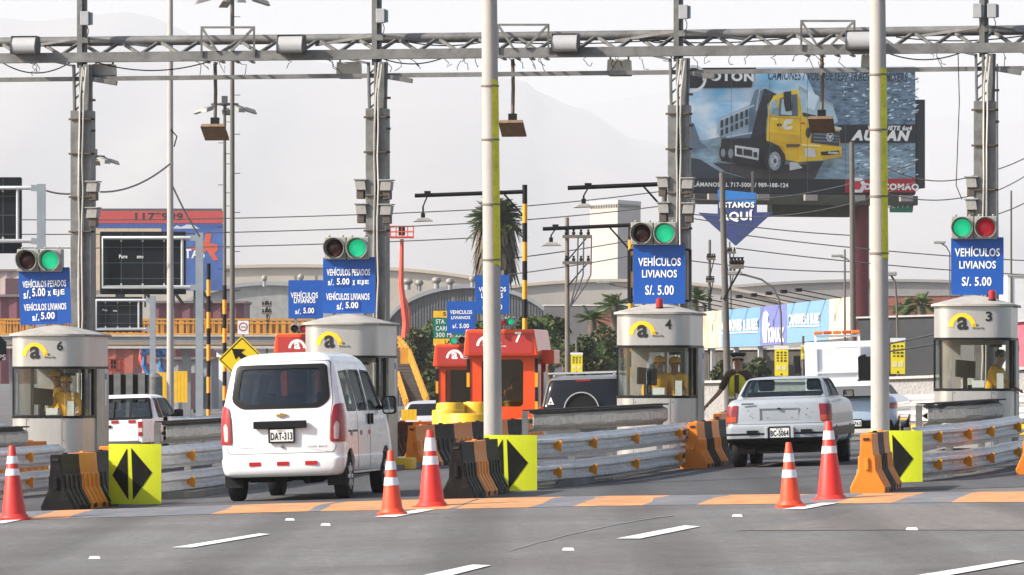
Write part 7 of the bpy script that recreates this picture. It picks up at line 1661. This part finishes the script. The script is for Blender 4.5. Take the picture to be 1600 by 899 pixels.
for px, pt, Y, lb, c in ((226, 536, 304, 'blue boom machine under the footbridge beside the red platform', (0.02, 0.16, 0.42)), (252, 540, 306, 'blue boom machine under the footbridge beside the yellow hoarding', (0.03, 0.20, 0.48))):
    boom_lift(px, pt, 596, Y, 12, lb, pmat('lift_blue', c, 0.5, 0, 0.2))

cream_roof = pmat('cream_roof', (0.55, 0.47, 0.38), 0.8, 0, 0.08, 0.2, bump=0.1); grey_roof = pmat('grey_roof', (0.33, 0.34, 0.35), 0.7, 0, 0.12, 0.3); seamy = pmat('ribbed_grey', (0.16, 0.165, 0.17), 0.7, 0, 0.35, 1.2, stretch=(6, 1, 0.1))
def vault(pxc, half, yapex, yspring, Y, depth, label, m, mw, flat=1.0, ribs=0):
    s = S(Y); t = thing('vaulted_hall', label, 'hall', (wx(pxc, Y), Y, 0), 0, 'vaulted halls'); W = half / s; zs, za = wz(yspring, Y), wz(yapex, Y); n = 28; P = []
    for k in range(n + 1):
        a = math.pi * k / n; P.append((-W * math.cos(a), zs + (za - zs) * math.sin(a) ** flat))
    b = MB(); v = [(x, y, z) for y in (-0.4, depth) for x, z in P] + [(x * 1.0, y, z - 0.35) for y in (-0.4, depth) for x, z in P]; N = n + 1
    b.add(v, [(i, i + 1, N + i + 1, N + i) for i in range(n)] + [(2 * N + i, 3 * N + i, 3 * N + i + 1, 2 * N + i + 1) for i in range(n)] + [(i, 2 * N + i, 2 * N + i + 1, i + 1) for i in range(n)]); b.build('roof', m, t, smooth=40)
    b = MB(); b.prism([(-W * .99, -1.3)] + [(x * .99, z - 0.2) for x, z in P] + [(W * .99, -1.3)], 0, 0.3); b.build('end_wall', mw, t)
    if ribs:
        b = MB()
        for k in range(ribs):
            x = -W + 2 * W * (k + .5) / ribs; zt = zs + (za - zs) * max(0, 1 - (x / W) ** 2) ** 0.5; b.box((x, -0.06, (zt - 1.6) / 2), (0.12, 0.12, zt + 1.2))
        b.build('cladding_ribs', mw, t)
    for sx in (-1, 1): b = MB(); b.box((sx * W * .985, depth / 2, (zs - 1.3) / 2), (0.3, depth, zs + 1.3)); b.build('side_wall', mw, t)
    return t
vault(455, 330, 413, 452, 560, 60, 'wide cream vaulted hall behind the blue price signs on the left', cream_roof, pmat('cream_wall', (0.50, 0.45, 0.38), 0.85, 0, 0.1, 0.3))
vault(420, 150, 440, 500, 470, 30, 'grey meshed vaulted hall in front of the wide cream one', grey_roof, pmat('mesh_grey', (0.32, 0.32, 0.31), 0.8, 0, 0.2, 1.5))
vault(735, 135, 444, 520, 430, 40, 'dark grey hall with round ribbed gable behind the red boom lift', grey_roof, seamy, ribs=60)
vault(960, 300, 436, 500, 600, 70, 'wide cream vaulted hall behind the pale tower', cream_roof, pmat('cream_wall2', (0.48, 0.44, 0.39), 0.85, 0, 0.1, 0.3))
vault(1380, 420, 436, 492, 640, 70, 'long low grey hall behind the advertising fence on the right', pmat('hazy_roof', (0.36, 0.35, 0.34), 0.8, 0, 0.06, 0.2), pmat('hazy_wall', (0.34, 0.32, 0.30), 0.85, 0, 0.1, 0.3))
for px, py, w, lb in ((413, 436, 9, 'far left'), (470, 434, 10, 'left of the van lane sign'), (603, 441, 9, 'right of the lane five column'), (637, 441, 16, 'beside the red boom'), (655, 443, 13, 'right of the red boom'), (682, 439, 15, 'third right of the red boom'), (703, 441, 14, 'fourth right of the red boom'), (738, 437, 10, 'under the palm')):
    Y = 426 if px > 590 else 455; s = S(Y); t = thing('roof_vent', f'round turbine vent on the hall roof, {lb}', 'roof vent', at(px, py + 12, Y), 0, 'turbine vents on the hall roofs'); r = w / s / 2
    b = MB(); b.lathe([(r * .55, 0), (r * .55, 9 / s)], 14); b.build('neck', grey_roof, t, smooth=40); b = MB(); b.lathe([(r * .6, 8 / s), (r, 11 / s), (r * 1.05, 13 / s), (r * .8, 16.5 / s), (r * .3, 18 / s)], 18); b.build('turbine', pmat('vent_grey', (0.28, 0.26, 0.23), 0.6, 0.2), t, smooth=40)
def tower():
    Y = 900; s = S(Y); px = 963; t = thing('tower_block', 'tall pale windowless tower block left of the booth 4 sign', 'building', (wx(px, Y), Y, 0), 0)
    h = wz(318, Y); hb = -1.5; L = Vector((-40 / s, 9.0)); Rr = Vector((40 / s, 9.0)); b = MB(); C = Vector((2 / s, 0)); D = Vector((0, 18))
    b.prism([tuple(C), tuple(Rr), tuple(D), tuple(L)], hb, h, axis='z'); b.build('wall', pmat('tower_pale', (0.52, 0.46, 0.41), 0.85, 0, 0.05, 0.1), t)
    k = MB(); c = Vector((0, 9)); pts = [c + (p - c) * 1.02 for p in (C, Rr, D, L)]; k.prism([tuple(p) for p in pts], h, h + 8 / s * .7, axis='z'); k.build('parapet', pmat('tower_cap', (0.58, 0.56, 0.53), 0.8), t)
    w = MB(); r = random.Random(4)
    for a, b_ in ((C, L), (C, Rr)):
        for i in range(11):
            p = a.lerp(b_, (i + .5) / 11); d = (b_ - a).normalized(); n = Vector((-d.y, d.x)) * (0.12 if a.lerp(b_, .5).x > 0 else -0.12); n = Vector((0, -0.12)); q = p + n; w.beam((q.x - d.x * .22, q.y - d.y * .22, h - 0.4), (q.x + d.x * .22, q.y + d.y * .22, h - 0.4), 0.3, 0.55)
    w.build('vent_openings', pmat('opening_dark', (0.22, 0.2, 0.18), 0.9), t)
tower()

# ---- trees and palms
def leaf_mat(n, c, v=0.45):
    m = pmat(n, c, 0.7, 0, v, 0.9, spec=0.3); return m
leafA, leafB, leafC = leaf_mat('leaf_dark', (0.045, 0.065, 0.022)), leaf_mat('leaf_mid', (0.075, 0.105, 0.03)), leaf_mat('leaf_olive', (0.095, 0.095, 0.04))
bark = pmat('bark', (0.13, 0.10, 0.075), 0.95, 0, 0.3, 4, bump=0.4)
def tree(px, ptop, pbot, Y, w_px, label, mats=(leafA, leafB), n=1500, seed=1, grp='trees behind the booths', dens=1.0):
    r = random.Random(seed); s = S(Y); b = on(px, Y); t = thing('tree', label, 'tree', b, 0, grp); H = wz(ptop, Y) - b.z; z0 = max(0.6, wz(pbot, Y) - b.z); W = w_px / s / 2
    k = MB(); k.tube([(0, 0, -0.1), (0.1, 0, H * .3), (-0.1, 0, H * .6), (0, 0, H * .85)], [0.2, 0.15, 0.1, 0.04], 8)
    cl = []
    for i in range(15):
        a = r.uniform(0, 6.28); e = r.uniform(-0.8, 1.0); q = Vector((math.cos(a) * W * .72 * r.uniform(.3, 1) * math.sqrt(1 - e * e * .6), math.sin(a) * W * .7 * r.uniform(.3, 1), z0 + (H - z0) * (0.5 + 0.38 * e))); cl.append((q, r.uniform(.22, .42) * min(W, (H - z0) / 2) * 1.25))
        if i % 2 == 0: k.tube([(0, 0, H * r.uniform(.25, .5)), tuple(q * .6 + Vector((0, 0, H * .2))), tuple(q)], [0.07, 0.05, 0.02], 6)
    k.build('trunk', bark, t, smooth=50); f = MB()
    for i in range(int(n * 2.2)):
        c, rad = cl[i % len(cl)]; d = Vector((r.gauss(0, 1), r.gauss(0, 1), r.gauss(0, 1))).normalized() * rad * r.uniform(.5, 1.08) ** 0.6; p = c + d; L = r.uniform(.07, .17) * (1.2 if Y > 220 else 1.0)
        u = Vector((r.gauss(0, 1), r.gauss(0, 1), r.gauss(0, .6))).normalized(); v = u.cross(Vector((r.gauss(0, 1), r.gauss(0, 1), r.gauss(0, 1)))).normalized()
        f.add([p - u * L, p - v * L * .45, p + u * L, p + v * L * .45], [(0, 1, 2, 3)], (i % len(cl)) % len(mats) if r.random() < .8 else r.randrange(len(mats)))
    f.build('crown', list(mats), t)
tree(645, 505, 640, 262, 60, 'dense dark tree behind the bridge stairs', (leafA, leafC), 1700, 1); tree(690, 545, 650, 240, 70, 'olive shrubby tree right of the bridge stairs', (leafC, leafA), 1500, 2); tree(668, 500, 600, 290, 70, 'dark tree behind the green direction sign', (leafA, leafB), 1600, 21)
tree(825, 492, 620, 210, 74, 'leafy tree right of the centre pole', (leafB, leafA), 1800, 3); tree(858, 480, 600, 235, 66, 'bright green tree left of the utility pole', (leafB, leafB, leafA), 1800, 4); tree(905, 520, 640, 205, 80, 'olive tree behind the dark sport utility car', (leafC, leafA), 1800, 5)
tree(945, 510, 640, 225, 76, 'dark tree left of booth 4', (leafA, leafC), 1700, 6); tree(760, 500, 620, 260, 70, 'dark tree hidden behind the centre pole', (leafA, leafB), 1200, 7); tree(1000, 540, 640, 230, 70, 'dark bush behind booth 4', (leafA, leafC), 1000, 8)
tree(1130, 560, 640, 235, 60, 'dark bush under the advertising fence behind the officer', (leafA, leafC), 900, 9); tree(1180, 562, 640, 232, 60, 'dark bush under the advertising fence right of the officer', (leafA, leafA), 900, 10); tree(720, 560, 650, 200, 60, 'flowering shrub beside the red booths', (leafC, leafB), 900, 12)
frond, dead = leaf_mat('palm_frond', (0.075, 0.12, 0.035), 0.4), leaf_mat('palm_dead', (0.11, 0.085, 0.06), 0.4)
def palm(px, pc, Y, R_px, label, nf=34, skirt=0, seed=1, pbase=None):
    r = random.Random(seed); s = S(Y); b = on(px, Y); t = thing('palm_tree', label, 'palm', b, 0, 'palm trees'); H = wz(pc, Y) - b.z; Rr = R_px / s
    k = MB(); k.tube([(0, 0, -0.1), (0.1, 0, H * .5), (0, 0, H)], [0.28, 0.22, 0.2], 10); k.build('trunk', bark, t, smooth=50)
    def fan(mb, a, e, L, droop):
        d = Vector((math.cos(a) * math.cos(e), math.sin(a) * math.cos(e), math.sin(e))); P = [Vector((0, 0, H)) + d * L * u - Vector((0, 0, droop * L * u * u)) for u in (0, .3, .55, .75, 1.0)]
        sd = d.cross(Vector((0, 0, 1)));  sd = sd.normalized() if sd.length > .05 else Vector((1, 0, 0)); up = sd.cross(d)
        mb.tube(P[:3], 0.025, 4)
        for i in range(15):
            u = 0.35 + 0.65 * i / 14; j = min(3, int(u * 4)); c = P[1].lerp(P[4], (u - .3) / .7) if False else P[min(4, 1 + int((u - .3) / .7 * 3))].lerp(P[min(4, 2 + int((u - .3) / .7 * 3))], ((u - .3) / .7 * 3) % 1)
            for q in (-1, 1):
                l = L * .34 * (1.1 - .5 * abs(u - .6)); e_ = c + sd * q * l * .8 + d * l * .55 - Vector((0, 0, l * r.uniform(.15, .5))); n_ = d * 0.045 * (L / 1.5); mb.add([c - n_, c + n_, e_], [(0, 1, 2)])
    f = MB()
    for i in range(nf): fan(f, r.uniform(0, 6.28), r.uniform(-.35, 1.25), Rr * r.uniform(.75, 1.05), r.uniform(.15, .5))
    f.build('crown', frond, t)
    if skirt:
        g = MB()
        for i in range(skirt): 
            a = r.uniform(0, 6.28); L = Rr * r.uniform(.6, 1.0); z = H - r.uniform(0, .9) * Rr * 1.9; o = r.uniform(.45, .95) * Rr; c = Vector((math.cos(a) * .25, math.sin(a) * .25, z)); m_ = Vector((math.cos(a) * o * .8, math.sin(a) * o * .8, z - L * .25)); e_ = Vector((math.cos(a) * o, math.sin(a) * o, z - L * .95))
            w_ = Vector((-math.sin(a), math.cos(a), 0)) * r.uniform(.05, .16); g.add([c - w_ * .3, c + w_ * .3, m_ + w_, m_ - w_], [(0, 1, 2, 3)]); g.add([m_ - w_, m_ + w_, e_ + w_ * .2, e_ - w_ * .2], [(0, 1, 2, 3)])
        g.build('dead_skirt', dead, t)
palm(775, 340, 250, 44, 'tall fan palm with a skirt of dead fronds behind the centre pole', 150, 700, 1)
palm(960, 478, 240, 34, 'small palm between the utility pole and booth 4', 36, 0, 2); palm(925, 500, 235, 30, 'small palm left of booth 4 beside the red wall', 30, 0, 3); palm(1085, 470, 250, 30, 'small palm right of the booth 4 sign', 26, 0, 4)
palm(1440, 478, 250, 34, 'small palm against the red brick wall on the right', 34, 0, 5); palm(1415, 484, 262, 30, 'small palm left of the other right hand palm', 28, 0, 6); palm(885, 560, 215, 34, 'low palm behind the dark sport utility car', 30, 0, 7); palm(940, 560, 210, 32, 'low palm at the left side of booth 4', 30, 0, 8)
palm(845, 520, 225, 30, 'low palm right of the red booth', 28, 0, 9)

# ---- overhead cables
def cable(pts, Y, label, sag=0.0, r=0.028):
    P = []; n = 20
    for (a, b), (c, d) in zip(pts, pts[1:]):
        for k in range(n + 1):
            t = k / n; P.append(at(a + (c - a) * t, b + (d - b) * t + sag * 4 * t * (1 - t), Y))
    o = P[0].copy(); m = MB(); m.tube([p - o for p in P], r, 5); c = m.build('overhead_cable', pmat('cable_grey', (0.07, 0.07, 0.075), 0.7), None, smooth=60); c.location = o; tag(c, label, 'cable', 'overhead cables')
cable([(266, 256), (156, 300)], 149, 'short cable hanging between tall left pole and the lane six column', 12); cable([(72, 298), (112, 303)], 149, 'cable stub left of the lane six column', 2); cable([(270, 292), (312, 370)], 149, 'cable falling from the tall left pole to the message board', 4)
for i, (a, b, s) in enumerate((((-40, 343), (740, 328), 6), ((-40, 366), (740, 349), 6), ((-40, 387), (740, 372), 6), ((740, 328), (1050, 297), 3), ((740, 349), (1050, 320), 3), ((790, 405), (1060, 362), 3), ((790, 430), (1060, 385), 3), ((1060, 338), (1330, 368), 4),
                               ((1060, 310), (1430, 255), 22), ((1060, 332), (1430, 285), 26), ((1150, 366), (1660, 410), 6), ((1150, 388), (1660, 432), 6), ((1060, 405), (1340, 425), 5), ((1385, 262), (1540, 268), 18), ((1385, 302), (1540, 300), 12), ((1540, 270), (1660, 210), 8), ((1540, 305), (1660, 232), 8), ((1540, 340), (1660, 280), 8))):
    cable([a, b], 255 - i, f'thin overhead cable, {("lowest of three left strands", "upper left strand", "middle left strand")[(2, 1, 0).index(i)] if i < 3 else ("crossing behind the centre pole high", "crossing behind the centre pole lower", "in front of the pale tower high", "in front of the pale tower low", "below the blue arrow sign", "sagging across the truck billboard", "sagging under the truck billboard", "upper one right of the blue arrow", "lower one right of the blue arrow", "behind the booth 4 sign", "sagging to the lane three column high", "sagging to the lane three column low", "leaving the right edge highest", "leaving the right edge in the middle", "leaving the right edge lowest")[i - 3]}', s)
cable([(1270, 556), (1470, 520)], 158, 'pale sagging cable before the black wall, upper', 3); cable([(1270, 562), (1470, 536)], 158, 'pale sagging cable before the black wall, lower', 3)
for i, x in enumerate((903, 912, 924)): cable([(x, 370), (x - 1, 430), (890, 480)], 189, ('inner', 'middle', 'outer')[i] + ' drooping cable loop from the crossarms left of the tower', 3, 0.03)
# ================================================================== PEOPLE
skin_m = pmat('skin', (0.36, 0.19, 0.12), 0.55, 0, 0.08, 12)
hair_m = pmat('black_hair', (0.012, 0.010, 0.009), 0.6, 0, 0.2, 30)
shirt_y = pmat('yellow_shirt', (0.92, 0.47, 0.015), 0.8, 0, 0.12, 8)
shirt_d = pmat('olive_shirt', (0.075, 0.05, 0.035), 0.85, 0, 0.2, 8)
vest_y = pmat('lime_vest', (0.72, 0.66, 0.03), 0.7, 0, 0.1, 8)
pants_d = pmat('dark_trousers', (0.025, 0.025, 0.03), 0.85, 0, 0.2, 8)
cap_d = pmat('dark_cap', (0.015, 0.014, 0.013), 0.7)
def skin_mesh(name, verts, edges, mat, parent, root=0, sub=1):
    """one continuous surface grown round a skeleton; verts = (x, y, z, rx, ry)"""
    me = bpy.data.meshes.new('tmp'); me.from_pydata([v[:3] for v in verts], edges, []); o = bpy.data.objects.new('tmp', me); col.objects.link(o)
    md = o.modifiers.new('s', 'SKIN'); md.use_smooth_shade = True
    if not me.skin_vertices: bpy.context.view_layer.objects.active = o; bpy.ops.mesh.customdata_skin_add()
    for i, v in enumerate(verts): me.skin_vertices[0].data[i].radius = (v[3], v[4]); me.skin_vertices[0].data[i].use_root = (i == root)
    sd = o.modifiers.new('d', 'SUBSURF'); sd.levels = sub; sd.render_levels = sub
    dg = bpy.context.evaluated_depsgraph_get(); dg.update(); nm = bpy.data.meshes.new_from_object(o.evaluated_get(dg)); nm.name = name
    bpy.data.objects.remove(o); bpy.data.meshes.remove(me); nm.materials.clear(); nm.materials.append(mat)
    for p in nm.polygons: p.use_smooth = True
    q = bpy.data.objects.new(name, nm); col.objects.link(q); q.parent = parent; return q
def person(label, P, rz, shirt, pants, headwear=None, arms=None, lean=0.0, k=1.0, turn=0.0, vest=None, grp='people in the toll booths'):
    """standing figure 1.70 m tall, facing -y; arms = ((elbow, wrist) right, (elbow, wrist) left)"""
    t = thing('person', label, 'person', P, rz, grp); t.scale = (k, k, k)
    def B(x, y, z):   # bend forward at the hips
        if z > 0.9: y -= lean * (z - 0.9)
        return (x, y, z)
    arms = arms or (((-0.27, -0.02, 1.12), (-0.22, -0.22, 1.02)), ((0.27, -0.02, 1.12), (0.22, -0.22, 1.02)))
    V = []; E = []
    def v(p, rx, ry=None): V.append((*p, rx, ry or rx)); return len(V) - 1
    def link(*ids):
        for a, b in zip(ids, ids[1:]): E.append((a, b))
    pel = v(B(0, 0, 0.93), .145, .10); wa = v(B(0, 0, 1.08), .125, .09); ch = v(B(0, 0.01, 1.28), .155, .105); sh = v(B(0, 0.015, 1.40), .10, .075); nk = v(B(0, 0.0, 1.47), .052); hb = v(B(0, -0.012, 1.54), .068, .075)
    hm = v(B(0, -0.005, 1.61), .078, .095); ht = v(B(0, 0.0, 1.675), .055, .07); link(pel, wa, ch, sh, nk, hb, hm, ht)
    hands = []
    for s, (el, wr) in zip((-1, 1), arms):
        s0 = v(B(s * 0.165, 0.015, 1.385), .058); e0 = v(B(*el), .042); w0 = v(B(*wr), .027); link(sh, s0, e0, w0)
        d = (Vector(B(*wr)) - Vector(B(*el))).normalized(); pm = Vector(B(*wr)) + d * .055; p0 = v(tuple(pm), .034, .022); link(w0, p0)
        sd = d.cross(Vector((0, 0, 1)) if abs(d.z) < .9 else Vector((0, 1, 0))).normalized(); up = sd.cross(d)
        for i, (o, L) in enumerate(((-.026, .062), (-.009, .074), (.009, .070), (.026, .055))):
            f1 = v(tuple(pm + d * .04 + sd * o), .0095); f2 = v(tuple(pm + d * (.04 + L * .5) + sd * o * 1.15 - up * .008), .0085); f3 = v(tuple(pm + d * (.04 + L * .9) + sd * o * 1.15 - up * .026), .007); link(p0, f1, f2, f3)
        t1 = v(tuple(pm + d * .0 + sd * -.045), .010); t2 = v(tuple(pm + d * .035 + sd * -.062), .008); link(p0, t1, t2)
    for s in (-1, 1):
        h0 = v((s * 0.09, 0, 0.86), .085); k0 = v((s * 0.10, -0.01, 0.48), .058); a0 = v((s * 0.10, 0.02, 0.09), .040); f0 = v((s * 0.11, -0.13, 0.035), .042, .03); link(pel, h0, k0, a0, f0)
    body = skin_mesh('body', V, E, skin_m, t, 0, 1)
    def T(p): return Vector(B(*p))
    # face
    hc = T((0, -0.005, 1.60)); hr = rot_z(turn)
    def face(n, m, fn): q = MB(); fn(q); q.v = [hr @ (p - hc) + hc for p in q.v]; return q.build(n, m, t, smooth=60)
    y0 = -0.093 - lean * 0.7
    face('nose', skin_m, lambda q: q.add([(-.014, y0, 1.585), (.014, y0, 1.585), (0, y0 - .026, 1.588), (0, y0 - .004, 1.625)], [(0, 2, 1), (0, 3, 2), (1, 2, 3)]))
    for s in (-1, 1): face('eye', pmat('eye_dark', (0.015, 0.01, 0.01), 0.3), lambda q: q.box((s * .032, y0 + .006, 1.622), (.026, .012, .011)))
    face('mouth', pmat('lip', (0.20, 0.07, 0.06), 0.5), lambda q: q.box((0, y0 + .008, 1.553), (.042, .012, .010)))
    for s in (-1, 1): face('ear', skin_m, lambda q: q.box((s * .083, 0.005 - lean * .7, 1.605), (.018, .035, .055)))
    def hair(q): q.lathe([(.088, -0.02), (.096, .02), (.092, .06), (.06, .10), (.01, .112)], 20, T((0, 0.026, 1.622)))
    face('hair', hair_m, hair)
    if headwear == 'cap':
        def cp(q): q.lathe([(.100, .0), (.103, .04), (.085, .075), (.02, .092)], 20, T((0, 0, 1.632))); q.prism([(-.075, -.09), (.075, -.09), (.055, -.175), (-.055, -.175)], 1.636, 1.648, axis='z')
        q = MB(); cp(q)
        for i in range(len(q.v) - 8, len(q.v)): q.v[i].y -= lean * 0.73
        q.v = [hr @ (p - hc) + hc for p in q.v]; q.build('cap', shirt_y, t, smooth=50)
    if headwear == 'peaked':
        q = MB(); q.lathe([(.102, 0), (.105, .045), (.138, .085), (.130, .105), (.02, .118)], 24, T((0, 0, 1.635))); q.v = [hr @ (p - hc) + hc for p in q.v]; q.build('peaked_cap', cap_d, t, smooth=50)
        q = MB(); q.lathe([(.107, .012), (.109, .034)], 24, T((0, 0, 1.635))); q.v = [hr @ (p - hc) + hc for p in q.v]; q.build('cap_band', pmat('gold_band', (0.62, 0.50, 0.28), 0.4, 0.3), t, smooth=50)
        q = MB(); q.prism([(-.08, -.085), (.08, -.085), (.05, -.165), (-.05, -.165)], 0, .012, axis='z'); q.v = [rot_x(R(-14)) @ p + T((0, 0, 1.628)) + Vector((0, -0.0, 0)) for p in q.v]; q.v = [hr @ (p - hc) + hc for p in q.v]; q.build('cap_peak', pmat('pale_peak', (0.55, 0.50, 0.40), 0.35), t)
    V = []; E = []
    a = v(B(0, 0, 0.90), .158, .112); b = v(B(0, 0, 1.08), .143, .106); c = v(B(0, 0.01, 1.28), .17, .12); d = v(B(0, 0.015, 1.41), .105, .085); n_ = v(B(0, 0.005, 1.455), .066); link(a, b, c, d, n_)
    for s, (el, wr) in zip((-1, 1), arms):
        s0 = v(B(s * 0.165, 0.015, 1.385), .072); m0 = v(tuple(Vector(B(*el)) * .95 + Vector(B(s * 0.165, 0.015, 1.385)) * .05), .056); link(d, s0, m0)
        if shirt is shirt_y: w0 = v(tuple(Vector(B(*el)) * .25 + Vector(B(*wr)) * .75), .042); link(m0, w0)
    skin_mesh('shirt', V, E, shirt, t, 0, 1)
    if vest:
        V = []; E = []
        a = v(B(0, 0, 0.99), .175, .135); b = v(B(0, 0, 1.12), .175, .135); c = v(B(0, 0.01, 1.30), .20, .145); d = v(B(0, 0.015, 1.44), .15, .12); link(a, b, c, d); skin_mesh('vest', V, E, vest, t, 0, 1)
        q = MB(); q.box(T((0.0, -0.140, 1.20)), (0.07, 0.03, 0.36)); q.build('vest_opening', shirt_d, t)
        q = MB(); q.lathe([(.165, 0), (.165, .045)], 24); q.v = [Vector((p.x, p.y * .74, p.z)) + T((0, 0, 0.985)) for p in q.v]; q.build('belt', white_p, t, smooth=40)
    V = []; E = []; a = v((0, 0, 0.94), .150, .105); 
    for s in (-1, 1): h0 = v((s * 0.09, 0, 0.84), .098); k0 = v((s * 0.10, -0.01, 0.48), .072); f0 = v((s * 0.10, 0.015, 0.10), .062); link(a, h0, k0, f0)
    skin_mesh('trousers', V, E, pants, t, 0, 1)
    for s in (-1, 1): q = MB(); q.prism(rpoly([(s * .11 - .05, .07), (s * .11 + .05, .07), (s * .11 + .048, -.17), (s * .11 - .048, -.17)], .03), 0, .085, axis='z'); q.build('shoe', black, t, bevel=0.01)
    return t
def in_booth(num, x, y, z=0.0):
    t, X, Y, g0, H, zw = BH[num]; c, s = math.cos(-TH), math.sin(-TH); return Vector((X + x * c - y * s, Y + x * s + y * c, g0 + z))
person('attendant in yellow shirt and cap, right one of two in booth 6', in_booth(6, 0.24, 0.62, -0.09), R(-10), shirt_y, pants_d, 'cap', (((-0.28, -0.10, 1.14), (-0.10, -0.30, 1.08)), ((0.27, -0.02, 1.12), (0.20, -0.24, 1.06))), 0.05, 1.0, R(15))
person('attendant in yellow shirt turned sideways, left one of two in booth 6', in_booth(6, 0.04, 1.0, -0.05), R(-70), shirt_y, pants_d, 'cap', None, 0.1, 1.03)
person('attendant in yellow shirt, left one of two in booth 4', in_booth(4, 0.02, 0.80, -0.07), R(8), shirt_y, pants_d, 'cap', None, 0.06, 1.0)
person('attendant in yellow shirt, right one of two in booth 4', in_booth(4, 0.27, 0.95, -0.08), R(-12), shirt_y, pants_d, 'cap', None, 0.04, 1.0)
person('attendant in yellow shirt leaning forward in booth 3', in_booth(3, 0.20, 0.95, -0.12), R(62), shirt_y, pants_d, None, (((-0.28, -0.16, 1.16), (-0.18, -0.40, 1.08)), ((0.28, -0.14, 1.16), (0.18, -0.38, 1.08))), 0.35, 1.0)
_p = on(797, 107.2); person('attendant in yellow shirt behind the window of red booth 7', _p + Vector((0, 0, -0.1)), R(50), shirt_y, pants_d, None, (((-0.28, -0.16, 1.16), (-0.12, -0.40, 1.12)), ((0.28, -0.10, 1.14), (0.18, -0.36, 1.12))), 0.15, 1.0)
_p = on(1154, 86.5)
person('police officer in peaked cap and lime vest standing beside the grey sedan', _p, R(-14), shirt_d, pants_d, 'peaked', (((-0.29, -0.10, 1.10), (-0.44, -0.34, 0.90)), ((0.27, 0.0, 1.12), (0.26, -0.18, 0.98))), 0.06, 1.03, R(18), vest_y, 'people outside the booths')
